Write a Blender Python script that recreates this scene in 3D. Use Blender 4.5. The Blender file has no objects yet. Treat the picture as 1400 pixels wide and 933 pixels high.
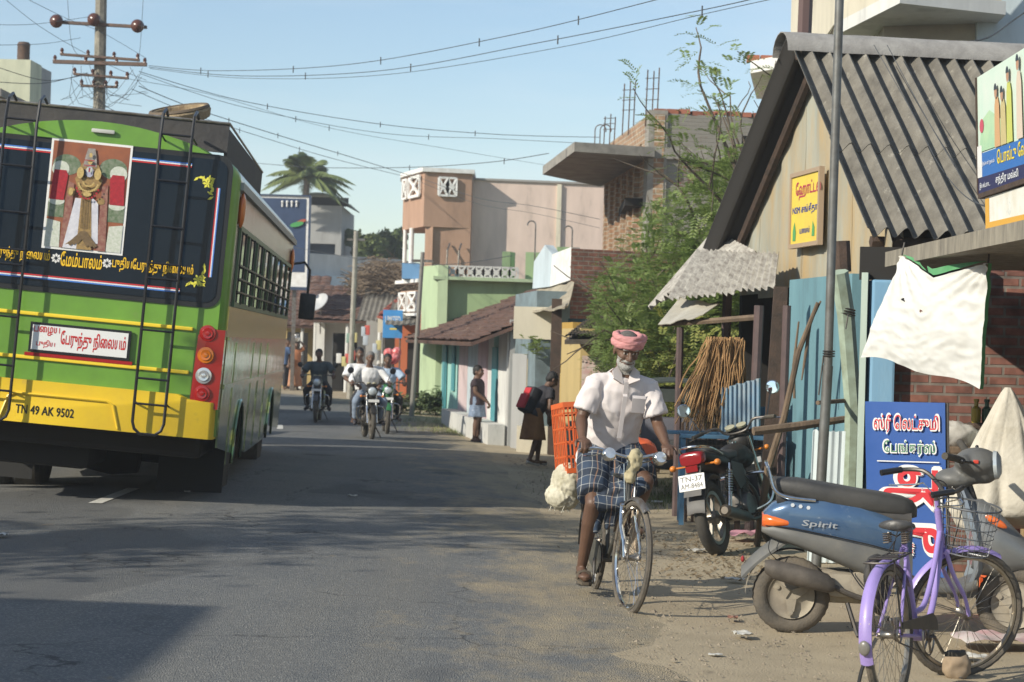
import bpy, bmesh, math, random
from mathutils import Vector as V, Matrix, noise
R = math.radians
rnd = random.Random(7)
scn = bpy.context.scene
col = scn.collection
# ------------------------------------------------------------------ camera
FPX, EYE, ROLL, PITCH = 2800.0, 1.62, R(1.6), 7.5/2800
cr = V((math.cos(ROLL), 0, math.sin(ROLL)))
cf = V((0, math.cos(PITCH), math.sin(PITCH)))
cu = cr.cross(cf).normalized(); cr = cf.cross(cu).normalized()
camd = bpy.data.cameras.new('camera')
camd.sensor_width = 36.0; camd.lens = FPX/1400*36
camd.clip_start = .1; camd.clip_end = 3000
camd.dof.use_dof = True; camd.dof.focus_distance = 12.6; camd.dof.aperture_fstop = 6.3
cam = bpy.data.objects.new('camera', camd); col.objects.link(cam)
cam.matrix_world = Matrix(((cr.x, cu.x, -cf.x, 0), (cr.y, cu.y, -cf.y, 0), (cr.z, cu.z, -cf.z, EYE), (0, 0, 0, 1)))
scn.camera = cam
# ------------------------------------------------------------------ light
SX, SY, SE = .81, .586, R(29)
L = V((SX*math.cos(SE), SY*math.cos(SE), -math.sin(SE))).normalized()
w = bpy.data.worlds.new('World'); scn.world = w; w.use_nodes = True
nt = w.node_tree; bg = nt.nodes['Background']
sky = nt.nodes.new('ShaderNodeTexSky'); sky.sky_type = 'NISHITA'; sky.sun_disc = False
sky.sun_elevation = SE; sky.sun_rotation = math.atan2(-L.x, -L.y)
sky.air_density = 1.0; sky.dust_density = .4; sky.ozone_density = 1.6
wtc = nt.nodes.new('ShaderNodeTexCoord'); wmp = nt.nodes.new('ShaderNodeMapping'); wmp.inputs['Scale'].default_value = (1.2, 1.2, 9); wmp.inputs['Rotation'].default_value = (0, .12, 0)
wnz = nt.nodes.new('ShaderNodeTexNoise'); wnz.inputs['Scale'].default_value = 2.2; wnz.inputs['Detail'].default_value = 7; wnz.inputs['Roughness'].default_value = .6
wmr = nt.nodes.new('ShaderNodeMapRange'); wmr.inputs[1].default_value = .40; wmr.inputs[2].default_value = .8; wmr.inputs[4].default_value = .5
wmx = nt.nodes.new('ShaderNodeMix'); wmx.data_type = 'RGBA'; wmx.inputs[7].default_value = (5.6, 6.2, 6.6, 1)      # thin high cloud
nt.links.new(wtc.outputs['Generated'], wmp.inputs[0]); nt.links.new(wmp.outputs[0], wnz.inputs[0]); nt.links.new(wnz.outputs[0], wmr.inputs[0]); nt.links.new(wmr.outputs[0], wmx.inputs[0]); nt.links.new(sky.outputs[0], wmx.inputs[6])
nt.links.new(wmx.outputs[2], bg.inputs[0]); bg.inputs[1].default_value = .112
sd = bpy.data.lights.new('sun', 'SUN'); sd.energy = 4.3; sd.angle = R(.55); sd.color = (1, .93, .79)
sun = bpy.data.objects.new('sun', sd); col.objects.link(sun)
sun.rotation_euler = L.to_track_quat('-Z', 'Y').to_euler(); sun.location = (-20, -10, 20)
scn.view_settings.view_transform = 'Standard'; scn.view_settings.look = 'None'
scn.view_settings.exposure = .42; scn.view_settings.gamma = 1.0; scn.view_settings.use_curve_mapping = False
scn.cycles.max_bounces = 5; scn.cycles.transparent_max_bounces = 12
# ------------------------------------------------------------------ helpers
def P(px, py, d):
    v = cf + cr*((px-700)/FPX) + cu*((466.5-py)/FPX)
    return V((0, 0, EYE)) + v*(d/v.y)
def X(px, d): return (px-700)/FPX*d
def Z(px, py, d): return P(px, py, d).z
def tag(o, label=None, cat=None, group=None, kind=None):
    if label: o['label'] = label
    if cat: o['category'] = cat
    if group: o['group'] = group
    if kind: o['kind'] = kind
    return o
def thing(name, label, cat, loc=(0, 0, 0), rz=0, group=None, rot=None):
    o = bpy.data.objects.new(name, None); col.objects.link(o)
    o.location = loc; o.rotation_euler = rot if rot else (0, 0, rz); o.empty_display_size = .2
    return tag(o, label, cat, group)
def dup(o, parent=None):
    c = o.copy(); col.objects.link(c); c.parent = parent
    for ch in list(o.children): dup(ch, c)
    return c
def link(name, me, mats, parent=None):
    o = bpy.data.objects.new(name, me); col.objects.link(o)
    if parent is not None: o.parent = parent
    for m in (mats if isinstance(mats, (list, tuple)) else [mats]): me.materials.append(m)
    return o
def axes(w):
    w = w.normalized(); a = V((0, 0, 1)) if abs(w.z) < .9 else V((1, 0, 0))
    u = w.cross(a).normalized(); return u, w.cross(u).normalized()
class MB:
    def __init__(s): s.v = []; s.f = []; s.m = []; s.cm = 0
    def add(s, vs, fs):
        b = len(s.v); s.v += [V(p) for p in vs]
        for f in fs: s.f.append([i+b for i in f]); s.m.append(s.cm)
        return s
    def mat(s, i): s.cm = i; return s
    def box(s, c, d, rot=None):
        c = V(c); x, y, z = d[0]/2, d[1]/2, d[2]/2
        vs = [V((i, j, k)) for i in (-x, x) for j in (-y, y) for k in (-z, z)]
        if rot is not None: vs = [rot @ p for p in vs]
        return s.add([p+c for p in vs], [(0, 1, 3, 2), (4, 6, 7, 5), (0, 4, 5, 1), (2, 3, 7, 6), (0, 2, 6, 4), (1, 5, 7, 3)])
    def box2(s, a, b):
        if a[2] == 0 and a[1] > 22: a = (a[0], a[1], -.6)
        return s.box([(a[i]+b[i])/2 for i in range(3)], [abs(b[i]-a[i]) for i in range(3)])
    def rbox(s, c, d, r=.02, rot=None):          # box with chamfered vertical + horizontal edges
        bm = bmesh.new(); bmesh.ops.create_cube(bm, size=1)
        for v in bm.verts: v.co = V((v.co.x*d[0], v.co.y*d[1], v.co.z*d[2]))
        bmesh.ops.bevel(bm, geom=list(bm.edges), offset=r, segments=2, affect='EDGES', profile=.6)
        bm.verts.index_update()
        vs = [v.co.copy() for v in bm.verts]
        if rot is not None: vs = [rot @ p for p in vs]
        s.add([p+V(c) for p in vs], [[v.index for v in f.verts] for f in bm.faces]); bm.free(); return s
    def poly(s, pts): return s.add(pts, [list(range(len(pts)))])
    def prism(s, pts, off):                       # polygon (3D pts) extruded by off
        n = len(pts); off = V(off); a = [V(p) for p in pts]
        if off.z > .2 and all(abs(p.z) < 1e-6 and p.y > 22 for p in a):   # footings reach below the dip of the street
            a = [p-V((0, 0, .6)) for p in a]; off = off+V((0, 0, .6))
        fs = [list(range(n))[::-1], list(range(n, 2*n))] + [(i, (i+1) % n, n+(i+1) % n, n+i) for i in range(n)]
        return s.add(a+[p+off for p in a], fs)
    def tube(s, pts, r, n=8, cap=True, closed=False):
        pts = [V(p) for p in pts]; k = len(pts)
        rs = r if isinstance(r, (list, tuple)) else [r]*k
        vs = []; u = None
        for i, p in enumerate(pts):
            if closed: t = pts[(i+1) % k]-pts[i-1]
            else: t = pts[min(i+1, k-1)]-pts[max(i-1, 0)]
            if t.length < 1e-9: t = V((0, 0, 1))
            t.normalize()
            if u is None: u, _ = axes(t)
            u = (u-t*u.dot(t))
            if u.length < 1e-6: u, _ = axes(t)
            u.normalize(); q = t.cross(u)
            for j in range(n):
                a = 2*math.pi*j/n; vs.append(p+(u*math.cos(a)+q*math.sin(a))*rs[i])
        fs = []
        for i in range(k if closed else k-1):
            for j in range(n):
                a, b = i*n, ((i+1) % k)*n
                fs.append((a+j, a+(j+1) % n, b+(j+1) % n, b+j))
        if cap and not closed: fs += [list(range(n))[::-1], [(k-1)*n+j for j in range(n)]]
        return s.add(vs, fs)
    def lathe(s, prof, o=(0, 0, 0), ax=(0, 0, 1), n=20):   # prof: (r, h)
        o = V(o); ax = V(ax).normalized(); u, q = axes(ax); vs = []; k = len(prof)
        for r, h in prof:
            for j in range(n):
                a = 2*math.pi*j/n; vs.append(o+ax*h+(u*math.cos(a)+q*math.sin(a))*max(r, 1e-4))
        fs = [(i*n+j, i*n+(j+1) % n, (i+1)*n+(j+1) % n, (i+1)*n+j) for i in range(k-1) for j in range(n)]
        if prof[0] != prof[-1]: fs += [list(range(n))[::-1], [(k-1)*n+j for j in range(n)]]
        return s.add(vs, fs)
    def torus(s, c, RR, r, ax=(0, 1, 0), n=40, m=8, flat=1.0, tread=0):
        c = V(c); ax = V(ax).normalized(); u, q = axes(ax); vs = []
        for i in range(n):
            a = 2*math.pi*i/n; e = u*math.cos(a)+q*math.sin(a)
            for j in range(m):
                b = 2*math.pi*j/m
                rr = RR+r*math.cos(b)+(tread*(i % 2) if math.cos(b) > .5 else 0)
                vs.append(c+e*rr+ax*(r*flat*math.sin(b)))
        fs = [(i*m+j, i*m+(j+1) % m, ((i+1) % n)*m+(j+1) % m, ((i+1) % n)*m+j) for i in range(n) for j in range(m)]
        return s.add(vs, fs)
    def ball(s, c, r, n=10, rot=None):            # ellipsoid
        r = (r, r, r) if not isinstance(r, (list, tuple)) else r; c = V(c); vs = []; k = n//2+1
        for i in range(k+1):
            t = math.pi*i/k
            for j in range(n):
                a = 2*math.pi*j/n
                p = V((r[0]*math.sin(t)*math.cos(a), r[1]*math.sin(t)*math.sin(a), r[2]*math.cos(t)))
                vs.append(c+(rot @ p if rot is not None else p))
        return s.add(vs, [(i*n+j, (i+1)*n+j, (i+1)*n+(j+1) % n, i*n+(j+1) % n) for i in range(k) for j in range(n)])
    def cap(s, a, ra, b, rb, n=10):               # capsule
        s.tube([a, b], [ra, rb], n); s.ball(a, ra, n); s.ball(b, rb, n); return s
    def loft(s, rings, cap=True):                 # rings: lists of points, same length
        n = len(rings[0]); vs = [p for r in rings for p in r]
        fs = [(i*n+j, i*n+(j+1) % n, (i+1)*n+(j+1) % n, (i+1)*n+j) for i in range(len(rings)-1) for j in range(n)]
        if cap: fs += [list(range(n))[::-1], [(len(rings)-1)*n+j for j in range(n)]]
        return s.add(vs, fs)
    def grid(s, f, nu, nv, th=None):              # f(u,v)->point ; th: thickness vector
        P_ = [[V(f(i/nu, j/nv)) for i in range(nu+1)] for j in range(nv+1)]
        vs = [p for r in P_ for p in r]; k = nu+1
        fs = [(j*k+i, j*k+i+1, (j+1)*k+i+1, (j+1)*k+i) for j in range(nv) for i in range(nu)]
        if th is not None:
            N = len(vs); th = V(th); vs = vs+[p+th for p in vs]
            fs += [[q+N for q in f_[::-1]] for f_ in list(fs)]
            for i in range(nu):
                fs.append((i, N+i, N+i+1, i+1)); a = nv*k+i; fs.append((a+1, N+a+1, N+a, a))
            for j in range(nv):
                a = j*k; fs.append((a+k, N+a+k, N+a, a)); a = j*k+nu; fs.append((a, N+a, N+a+k, a+k))
        return s.add(vs, fs)
    def xf(s, M): s.v = [M @ p for p in s.v]; return s
    def join(s, o): 
        b = len(s.v); s.v += o.v; s.f += [[i+b for i in f] for f in o.f]; s.m += o.m; return s
    def mesh(s, name, smooth=False, fix=True):
        me = bpy.data.meshes.new(name); me.from_pydata([tuple(p) for p in s.v], [], s.f)
        if any(s.m): me.polygons.foreach_set('material_index', s.m)
        if fix:
            bm = bmesh.new(); bm.from_mesh(me); bmesh.ops.recalc_face_normals(bm, faces=bm.faces); bm.to_mesh(me); bm.free()
        if smooth:
            me.polygons.foreach_set('use_smooth', [True]*len(me.polygons))
            if smooth != 2:
                try: me.set_sharp_from_angle(angle=R(42))
                except Exception: pass
        me.update(); return me
    def build(s, name, mats, parent=None, smooth=True, fix=True):
        return link(name, s.mesh(name, smooth, fix), mats, parent)
def arc(c, r, a0, a1, n=8, u=(1, 0, 0), q=(0, 0, 1)):
    c, u, q = V(c), V(u), V(q)
    return [c+u*(r*math.cos(a0+(a1-a0)*i/n))+q*(r*math.sin(a0+(a1-a0)*i/n)) for i in range(n+1)]
def remesh(mb, voxel, name, mats, parent=None, sm=3, wr=0, wscale=6, matfn=None, fac=.5, wdir=(1, 1, 1), loc=None):
    o = link(name, mb.mesh(name, False, False), [])
    m = o.modifiers.new('r', 'REMESH'); m.mode = 'VOXEL'; m.voxel_size = voxel
    if sm: k = o.modifiers.new('s', 'SMOOTH'); k.iterations = sm; k.factor = fac
    dg = bpy.context.evaluated_depsgraph_get(); dg.update()
    me = bpy.data.meshes.new_from_object(o.evaluated_get(dg))
    bpy.data.objects.remove(o)
    if wr:
        me.calc_loop_triangles(); cs = []
        for v in me.vertices:
            p = V((v.co.x*wdir[0], v.co.y*wdir[1], v.co.z*wdir[2]))*wscale
            h = noise.noise(p)+.5*noise.noise(p*2.3+V((3, 1, 2)))
            h = 1-abs(h)*1.6                       # ridged folds
            cs += list(v.co+v.normal*h*wr)
        me.vertices.foreach_set('co', cs); me.update()
    me.polygons.foreach_set('use_smooth', [True]*len(me.polygons))
    me.materials.clear()
    if matfn: me.polygons.foreach_set('material_index', [matfn(p.center) for p in me.polygons])
    me.name = name
    o = bpy.data.objects.new(name, me); col.objects.link(o); o.parent = parent
    for mm in (mats if isinstance(mats, (list, tuple)) else [mats]): me.materials.append(mm)
    return o
def text(body, mat, parent, o, u, v, width=None, height=None, name='lettering', bold=.02, ext=.0, n=None):
    """flat lettering: o = lower left corner, u / v = right and up directions"""
    c = bpy.data.curves.new(name, 'FONT'); c.body = body; c.resolution_u = 2
    t = bpy.data.objects.new('tmp', c); col.objects.link(t)
    dg = bpy.context.evaluated_depsgraph_get(); dg.update()
    me = bpy.data.meshes.new_from_object(t.evaluated_get(dg)); bpy.data.objects.remove(t)
    xs = [p.co.x for p in me.vertices]; ys = [p.co.y for p in me.vertices]
    x0, x1, y0, y1 = min(xs), max(xs), min(ys), max(ys)
    sy = (height/(y1-y0)) if height else None; sx = (width/(x1-x0)) if width else None
    sx = sx or sy; sy = sy or sx
    u, v, o = V(u).normalized(), V(v).normalized(), V(o)
    for p in me.vertices: p.co = o+u*((p.co.x-x0)*sx)+v*((p.co.y-y0)*sy)
    # weight: copies of the outline shifted by a hair, each a fraction of a millimetre proud of the last
    b = max(bold, .004); offs = [(0, 0), (b, 0), (0, b), (b, b)] if bold <= .04 else [(b*math.cos(t)*1.1, b*math.sin(t)*1.1) for t in [i*math.pi/5 for i in range(10)]]+[(0, 0)]
    nn = u.cross(v); vs = []; fs = []; N = len(me.vertices)
    if nn.dot(V((0, -1, 0))) < 0 and abs(nn.y) > .3: nn = -nn
    for i, (dx, dy) in enumerate(offs):
        vs += [tuple(p.co+u*(dx*sx)+v*(dy*sy)+nn*(.00012*i)) for p in me.vertices]; fs += [[q+N*i for q in p.vertices] for p in me.polygons]
    me = bpy.data.meshes.new(name); me.from_pydata(vs, [], fs)
    return link(name, me, mat, parent)
# ------------------------------------------------------------------ materials
MATS = {}
def M(name, c, rough=.7, metal=0, c2=None, ns=4, amt=1, bump=0, bs=60, c3=None, ns3=1.2, cut3=.55, coat=0, stretch=(1, 1, 1), spec=.5, emit=0, alpha=1, w3=.12):
    if name in MATS: return MATS[name]
    m = bpy.data.materials.new(name); m.use_nodes = True; n = m.node_tree.nodes; l = m.node_tree.links
    b = n['Principled BSDF']; b.inputs['Roughness'].default_value = rough; b.inputs['Metallic'].default_value = metal
    b.inputs['Specular IOR Level'].default_value = spec; b.inputs['Coat Weight'].default_value = coat
    b.inputs['Base Color'].default_value = (*c, 1)
    if alpha < 1: b.inputs['Alpha'].default_value = alpha
    if emit: b.inputs['Emission Color'].default_value = (*c, 1); b.inputs['Emission Strength'].default_value = emit
    tc = n.new('ShaderNodeTexCoord'); mp = n.new('ShaderNodeMapping'); mp.inputs['Scale'].default_value = stretch
    l.new(tc.outputs['Object'], mp.inputs[0]); cout = None
    if c2 is not None:
        t = n.new('ShaderNodeTexNoise'); t.inputs['Scale'].default_value = ns; t.inputs['Detail'].default_value = 7; t.inputs['Roughness'].default_value = .65
        l.new(mp.outputs[0], t.inputs['Vector'])
        r = n.new('ShaderNodeMapRange'); r.inputs[1].default_value = .32; r.inputs[2].default_value = .68; r.inputs[4].default_value = amt
        l.new(t.outputs[0], r.inputs[0])
        x = n.new('ShaderNodeMix'); x.data_type = 'RGBA'; x.inputs[6].default_value = (*c, 1); x.inputs[7].default_value = (*c2, 1)
        l.new(r.outputs[0], x.inputs[0]); l.new(x.outputs[2], b.inputs['Base Color']); cout = x.outputs[2]
        if not metal:
            rr = n.new('ShaderNodeMapRange'); rr.inputs[3].default_value = rough-.06; rr.inputs[4].default_value = min(1, rough+.12)
            l.new(t.outputs[0], rr.inputs[0]); l.new(rr.outputs[0], b.inputs['Roughness'])
    if c3 is not None:
        t = n.new('ShaderNodeTexNoise'); t.inputs['Scale'].default_value = ns3; t.inputs['Detail'].default_value = 9; t.inputs['Roughness'].default_value = .7
        l.new(mp.outputs[0], t.inputs['Vector'])
        r = n.new('ShaderNodeMapRange'); r.inputs[1].default_value = cut3; r.inputs[2].default_value = cut3+w3
        l.new(t.outputs[0], r.inputs[0])
        x = n.new('ShaderNodeMix'); x.data_type = 'RGBA'; x.inputs[6].default_value = (*c, 1); x.inputs[7].default_value = (*c3, 1)
        if cout: l.new(cout, x.inputs[6])
        l.new(r.outputs[0], x.inputs[0]); l.new(x.outputs[2], b.inputs['Base Color'])
    if bump:
        t = n.new('ShaderNodeTexNoise'); t.inputs['Scale'].default_value = bs; t.inputs['Detail'].default_value = 4
        l.new(mp.outputs[0], t.inputs['Vector'])
        k = n.new('ShaderNodeBump'); k.inputs['Strength'].default_value = min(1, bump); k.inputs['Distance'].default_value = .02
        l.new(t.outputs[0], k.inputs['Height']); l.new(k.outputs[0], b.inputs['Normal'])
    MATS[name] = m; return m
def brick(name, c1, c2, mortar, sc=1.0, plaster=None, pcut=.5, ns=1.1, size=(.23, .075), msize=.012):
    if name in MATS: return MATS[name]
    m = M(name, c1, .9); n = m.node_tree.nodes; l = m.node_tree.links; b = n['Principled BSDF']
    tc = [q for q in n if q.type == 'TEX_COORD'][0]
    sp = n.new('ShaderNodeSeparateXYZ'); l.new(tc.outputs['Object'], sp.inputs[0])
    ad = n.new('ShaderNodeMath'); l.new(sp.outputs[0], ad.inputs[0]); l.new(sp.outputs[1], ad.inputs[1])
    cb = n.new('ShaderNodeCombineXYZ'); l.new(ad.outputs[0], cb.inputs[0]); l.new(sp.outputs[2], cb.inputs[1])
    br = n.new('ShaderNodeTexBrick'); l.new(cb.outputs[0], br.inputs[0])
    br.inputs['Color1'].default_value = (*c1, 1); br.inputs['Color2'].default_value = (*c2, 1); br.inputs['Mortar'].default_value = (*mortar, 1)
    br.inputs['Scale'].default_value = 1; br.inputs['Brick Width'].default_value = size[0]*sc; br.inputs['Row Height'].default_value = size[1]*sc
    br.inputs['Mortar Size'].default_value = msize*sc; br.inputs['Mortar Smooth'].default_value = .3
    t = n.new('ShaderNodeTexNoise'); t.inputs['Scale'].default_value = 9; t.inputs['Detail'].default_value = 6; l.new(tc.outputs['Object'], t.inputs[0])
    mx = n.new('ShaderNodeMix'); mx.data_type = 'RGBA'; mx.blend_type = 'MULTIPLY'; mx.inputs[0].default_value = .8
    cr_ = n.new('ShaderNodeMapRange'); cr_.inputs[1].default_value = .3; cr_.inputs[2].default_value = .7; cr_.inputs[3].default_value = .45; cr_.inputs[4].default_value = 1.3
    l.new(t.outputs[0], cr_.inputs[0]); l.new(br.outputs[0], mx.inputs[6]); l.new(cr_.outputs[0], mx.inputs[7]); out = mx.outputs[2]
    bu = n.new('ShaderNodeBump'); bu.inputs['Strength'].default_value = .8; bu.inputs['Distance'].default_value = .015; bu.invert = True
    l.new(br.outputs['Fac'], bu.inputs['Height']); l.new(bu.outputs[0], b.inputs['Normal'])
    if plaster:
        t2 = n.new('ShaderNodeTexNoise'); t2.inputs['Scale'].default_value = ns; t2.inputs['Detail'].default_value = 8; t2.inputs['Roughness'].default_value = .62; l.new(tc.outputs['Object'], t2.inputs[0])
        r2 = n.new('ShaderNodeMapRange'); r2.inputs[1].default_value = pcut; r2.inputs[2].default_value = pcut+.04; l.new(t2.outputs[0], r2.inputs[0])
        m2 = n.new('ShaderNodeMix'); m2.data_type = 'RGBA'; l.new(r2.outputs[0], m2.inputs[0]); l.new(out, m2.inputs[6]); m2.inputs[7].default_value = (*plaster, 1); out = m2.outputs[2]
    l.new(out, b.inputs['Base Color']); return m
black = M('black_paint', (.012, .012, .014), .35)
rubber = M('tyre_rubber', (.03, .029, .027), .85, c2=(.09, .078, .06), ns=5, bump=.3, bs=90)
rubber_dusty = M('dusty_tyre_rubber', (.06, .055, .048), .9, c2=(.15, .125, .095), ns=6, bump=.3, bs=90)
chrome = M('chrome', (.72, .72, .7), .16, 1, c2=(.5, .48, .44), ns=30, amt=.8)
steel = M('dull_steel', (.32, .31, .29), .42, .85, c2=(.16, .12, .09), ns=14)
dark_metal = M('dark_metal', (.05, .05, .052), .45, .5, c2=(.1, .085, .07), ns=20)
plastic_black = M('worn_black_plastic', (.028, .028, .03), .5, c2=(.075, .068, .06), ns=7)
rust = M('rusty_steel', (.13, .075, .05), .8, .1, c2=(.06, .045, .04), ns=9, bump=.2)
wood = M('weathered_wood', (.2, .14, .09), .85, c2=(.09, .065, .045), ns=6, stretch=(1, 1, .25), bump=.4, bs=40)
wood_dark = M('dark_wood', (.085, .052, .036), .85, c2=(.04, .03, .024), ns=8, bump=.3)
conc = M('concrete', (.33, .31, .27), .9, c2=(.17, .16, .145), ns=3.5, bump=.3, bs=30, c3=(.09, .085, .08), ns3=1.7, cut3=.6)
glass_dark = M('dark_glass', (.008, .012, .018), .06, spec=.6)
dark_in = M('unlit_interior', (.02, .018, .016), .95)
white_paint = M('white_paint', (.76, .76, .74), .6, c2=(.5, .48, .44), ns=6, amt=.7)
# ------------------------------------------------------------------ ground and road
CL = [(-3.4, -40), (-3.5, 0), (-3.58, 12), (-3.64, 22), (-3.86, 32), (-4.6, 41), (-6.0, 49), (-8.8, 56.5), (-13.5, 62), (-21, 66), (-34, 70), (-60, 74), (-140, 80)]
def cr_spline(pts, n):
    out = []
    for i in range(len(pts)-1):
        p = [V((*pts[max(0, min(len(pts)-1, i+k))], 0)) for k in (-1, 0, 1, 2)]
        for j in range(n):
            t = j/n; out.append(.5*((2*p[1])+(p[2]-p[0])*t+(2*p[0]-5*p[1]+4*p[2]-p[3])*t*t+(3*p[1]-p[0]-3*p[2]+p[3])*t**3))
    out.append(V((*pts[-1], 0))); return out
CLS = cr_spline(CL, 8)
def road_d(x, y):
    best = 1e9; q = V((x, y, 0))
    for a, b in zip(CLS[:-1], CLS[1:]):
        if abs(a.y-y) > 40 and abs(b.y-y) > 40 and abs(a.x-x) > 30: continue
        d = b-a; t = max(0, min(1, (q-a).dot(d)/d.length_squared)); best = min(best, (q-a-d*t).length)
    return best
def gz(x, y):
    d = road_d(x, y)
    return .14*max(0, 1-(d/5.0)**2)-.23*math.exp(-((y-40)/9)**2)
def rhalf(y): 
    return 4.75 if y < 10 else (4.75-(y-10)*.055 if y < 28 else 3.75)
def axis_vals(parts):
    out = []
    for a, b, s in parts:
        k = max(1, int(round((b-a)/s))); out += [a+(b-a)*i/k for i in range(k)]
    return out+[parts[-1][1]]
xs = axis_vals([(-900, -100, 200), (-100, -30, 10), (-30, -12, 2), (-12, 6, .35), (6, 20, 2), (20, 100, 10), (100, 900, 200)])
ys = axis_vals([(-300, -20, 70), (-20, 6, 3), (6, 45, .35), (45, 82, .8), (82, 120, 5), (120, 2000, 300)])
gv = []
for y in ys:
    for x in xs:
        z = -.23*math.exp(-((y-40)/9)**2)
        if abs(x) < 100 and y < 120: z = gz(x, y)
        dd = road_d(x, y) if (-14 < x < 12 and 4 < y < 85) else 0
        if -12 < x < 8 and 4 < y < 82 and dd > 3.6:
            z += min(1, (dd-3.6)/1.5)*(.028*noise.noise(V((x*.9, y*.7, 0)))+.014*noise.noise(V((x*3, y*3, 5))))
        gv.append((x, y, z))
k = len(xs)
gf = [(j*k+i, j*k+i+1, (j+1)*k+i+1, (j+1)*k+i) for j in range(len(ys)-1) for i in range(k-1)]
g = MB().add(gv, gf)
def ground_mat():
    m = M('sandy_ground', (.40, .33, .22), .95, c2=(.29, .235, .155), ns=.9, c3=(.15, .12, .08), ns3=3.2, cut3=.6, bump=.45, bs=70)
    return m
ground = tag(g.build('ground', ground_mat(), None, True, False), kind='structure')
def asphalt():
    m = M('asphalt', (.062, .06, .057), .82); n = m.node_tree.nodes; l = m.node_tree.links; b = n['Principled BSDF']
    tc = [q for q in n if q.type == 'TEX_COORD'][0]
    def nz(s, d=8, ro=.6, st=None):
        t = n.new('ShaderNodeTexNoise'); t.inputs['Scale'].default_value = s; t.inputs['Detail'].default_value = d; t.inputs['Roughness'].default_value = ro
        if st:
            q = n.new('ShaderNodeMapping'); q.inputs['Scale'].default_value = st; l.new(tc.outputs['Object'], q.inputs[0]); l.new(q.outputs[0], t.inputs[0])
        else: l.new(tc.outputs['Object'], t.inputs[0])
        return t.outputs[0]
    def mr(i, a, b_, c=0, d=1):
        r = n.new('ShaderNodeMapRange'); [r.inputs[k_].__setattr__('default_value', v_) for k_, v_ in ((1, a), (2, b_), (3, c), (4, d))]; l.new(i, r.inputs[0]); return r.outputs[0]
    def mix(f, a, b_):
        x = n.new('ShaderNodeMix'); x.data_type = 'RGBA'; l.new(f, x.inputs[0])
        for s_, v_ in ((6, a), (7, b_)):
            if isinstance(v_, tuple): x.inputs[s_].default_value = (*v_, 1)
            else: l.new(v_, x.inputs[s_])
        return x.outputs[2]
    c = mix(mr(nz(1.1, 6), .35, .65), (.102, .108, .112), (.14, .142, .138))
    c = mix(mr(nz(.5, 5, .6, (3, .12, 1)), .45, .7), c, (.15, .145, .13))          # tyre lanes along the road
    vo = n.new('ShaderNodeTexVoronoi'); vo.inputs['Scale'].default_value = 110; l.new(tc.outputs['Object'], vo.inputs[0])
    sv = n.new('ShaderNodeSeparateColor'); l.new(vo.outputs['Color'], sv.inputs[0])
    c = mix(mr(sv.outputs[0], .62, 1, 0, .75), c, (.30, .29, .26))                    # pale aggregate
    c = mix(mr(nz(2.6, 8, .7, (1, .35, 1)), .66, .72, 0, .75), c, (.27, .21, .13))      # sandy patches
    c = mix(mr(nz(.42, 3, .4, (1, .45, 1)), .56, .575, 0, .55), c, (.075, .077, .078))      # older tar patches
    vc = n.new('ShaderNodeTexVoronoi'); vc.feature = 'DISTANCE_TO_EDGE'; vc.inputs['Scale'].default_value = .55
    wv = n.new('ShaderNodeVectorMath'); wv.operation = 'MULTIPLY_ADD'; wn = n.new('ShaderNodeTexNoise'); wn.inputs['Scale'].default_value = 2.5; wn.inputs['Detail'].default_value = 6
    l.new(tc.outputs['Object'], wn.inputs[0]); l.new(wn.outputs['Color'], wv.inputs[0]); wv.inputs[1].default_value = (.9, .9, .9); l.new(tc.outputs['Object'], wv.inputs[2]); l.new(wv.outputs[0], vc.inputs['Vector'])
    ck = n.new('ShaderNodeMath'); ck.operation = 'MULTIPLY'; l.new(mr(vc.outputs['Distance'], .004, .012, .8, 0), ck.inputs[0]); l.new(mr(nz(.6, 2), .45, .6), ck.inputs[1])
    c = mix(ck.outputs[0], c, (.03, .03, .03))
    c = mix(mr(nz(.9, 2, .3), .70, .74, 0, .6), c, (.035, .035, .036))                       # oil spots
    at = n.new('ShaderNodeAttribute'); at.attribute_name = 'edge'
    ad = n.new('ShaderNodeMath'); ad.operation = 'SUBTRACT'; l.new(at.outputs['Fac'], ad.inputs[0])
    l.new(mr(nz(2.4, 11, .74, (1, .5, 1)), .25, .75, 0, 2.6), ad.inputs[1])
    dust = mr(ad.outputs[0], -1.1, .1, 1, 0)
    c = mix(dust, c, mix(mr(nz(30, 4), .3, .7), (.38, .315, .21), (.28, .23, .15)))
    l.new(c, b.inputs['Base Color'])
    bu = n.new('ShaderNodeBump'); bu.inputs['Strength'].default_value = .8; bu.inputs['Distance'].default_value = .012
    l.new(vo.outputs['Distance'], bu.inputs['Height']); l.new(bu.outputs[0], b.inputs['Normal'])
    return m
rd = MB(); edge = []; rows = 0; NC = 24
fine = []
for a, b in zip(CLS[:-1], CLS[1:]):
    for i in range(3): fine.append(a.lerp(b, i/3))
fine.append(CLS[-1])
vs = []
for i, p in enumerate(fine):
    t = (fine[min(i+1, len(fine)-1)]-fine[max(i-1, 0)]).normalized(); nr = V((t.y, -t.x, 0))
    rw = rhalf(p.y)+.12*noise.noise(V((p.y*.8, 0, 3))); lw = 4.3
    for j in range(NC+1):
        s = -lw+(rw+lw)*j/NC; q = p+nr*s; vs.append((q.x, q.y, gz(q.x, q.y)+.006+(0 if 0 < j < NC else -.02))); edge.append(min(s+lw, rw-s))
kk = NC+1
rd.add(vs, [(j*kk+i, j*kk+i+1, (j+1)*kk+i+1, (j+1)*kk+i) for j in range(len(fine)-1) for i in range(NC)])
road = tag(rd.build('road', asphalt(), None, True, False), kind='structure')
at = road.data.attributes.new('edge', 'FLOAT', 'POINT'); at.data.foreach_set('value', edge)
mk = MB()
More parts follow.
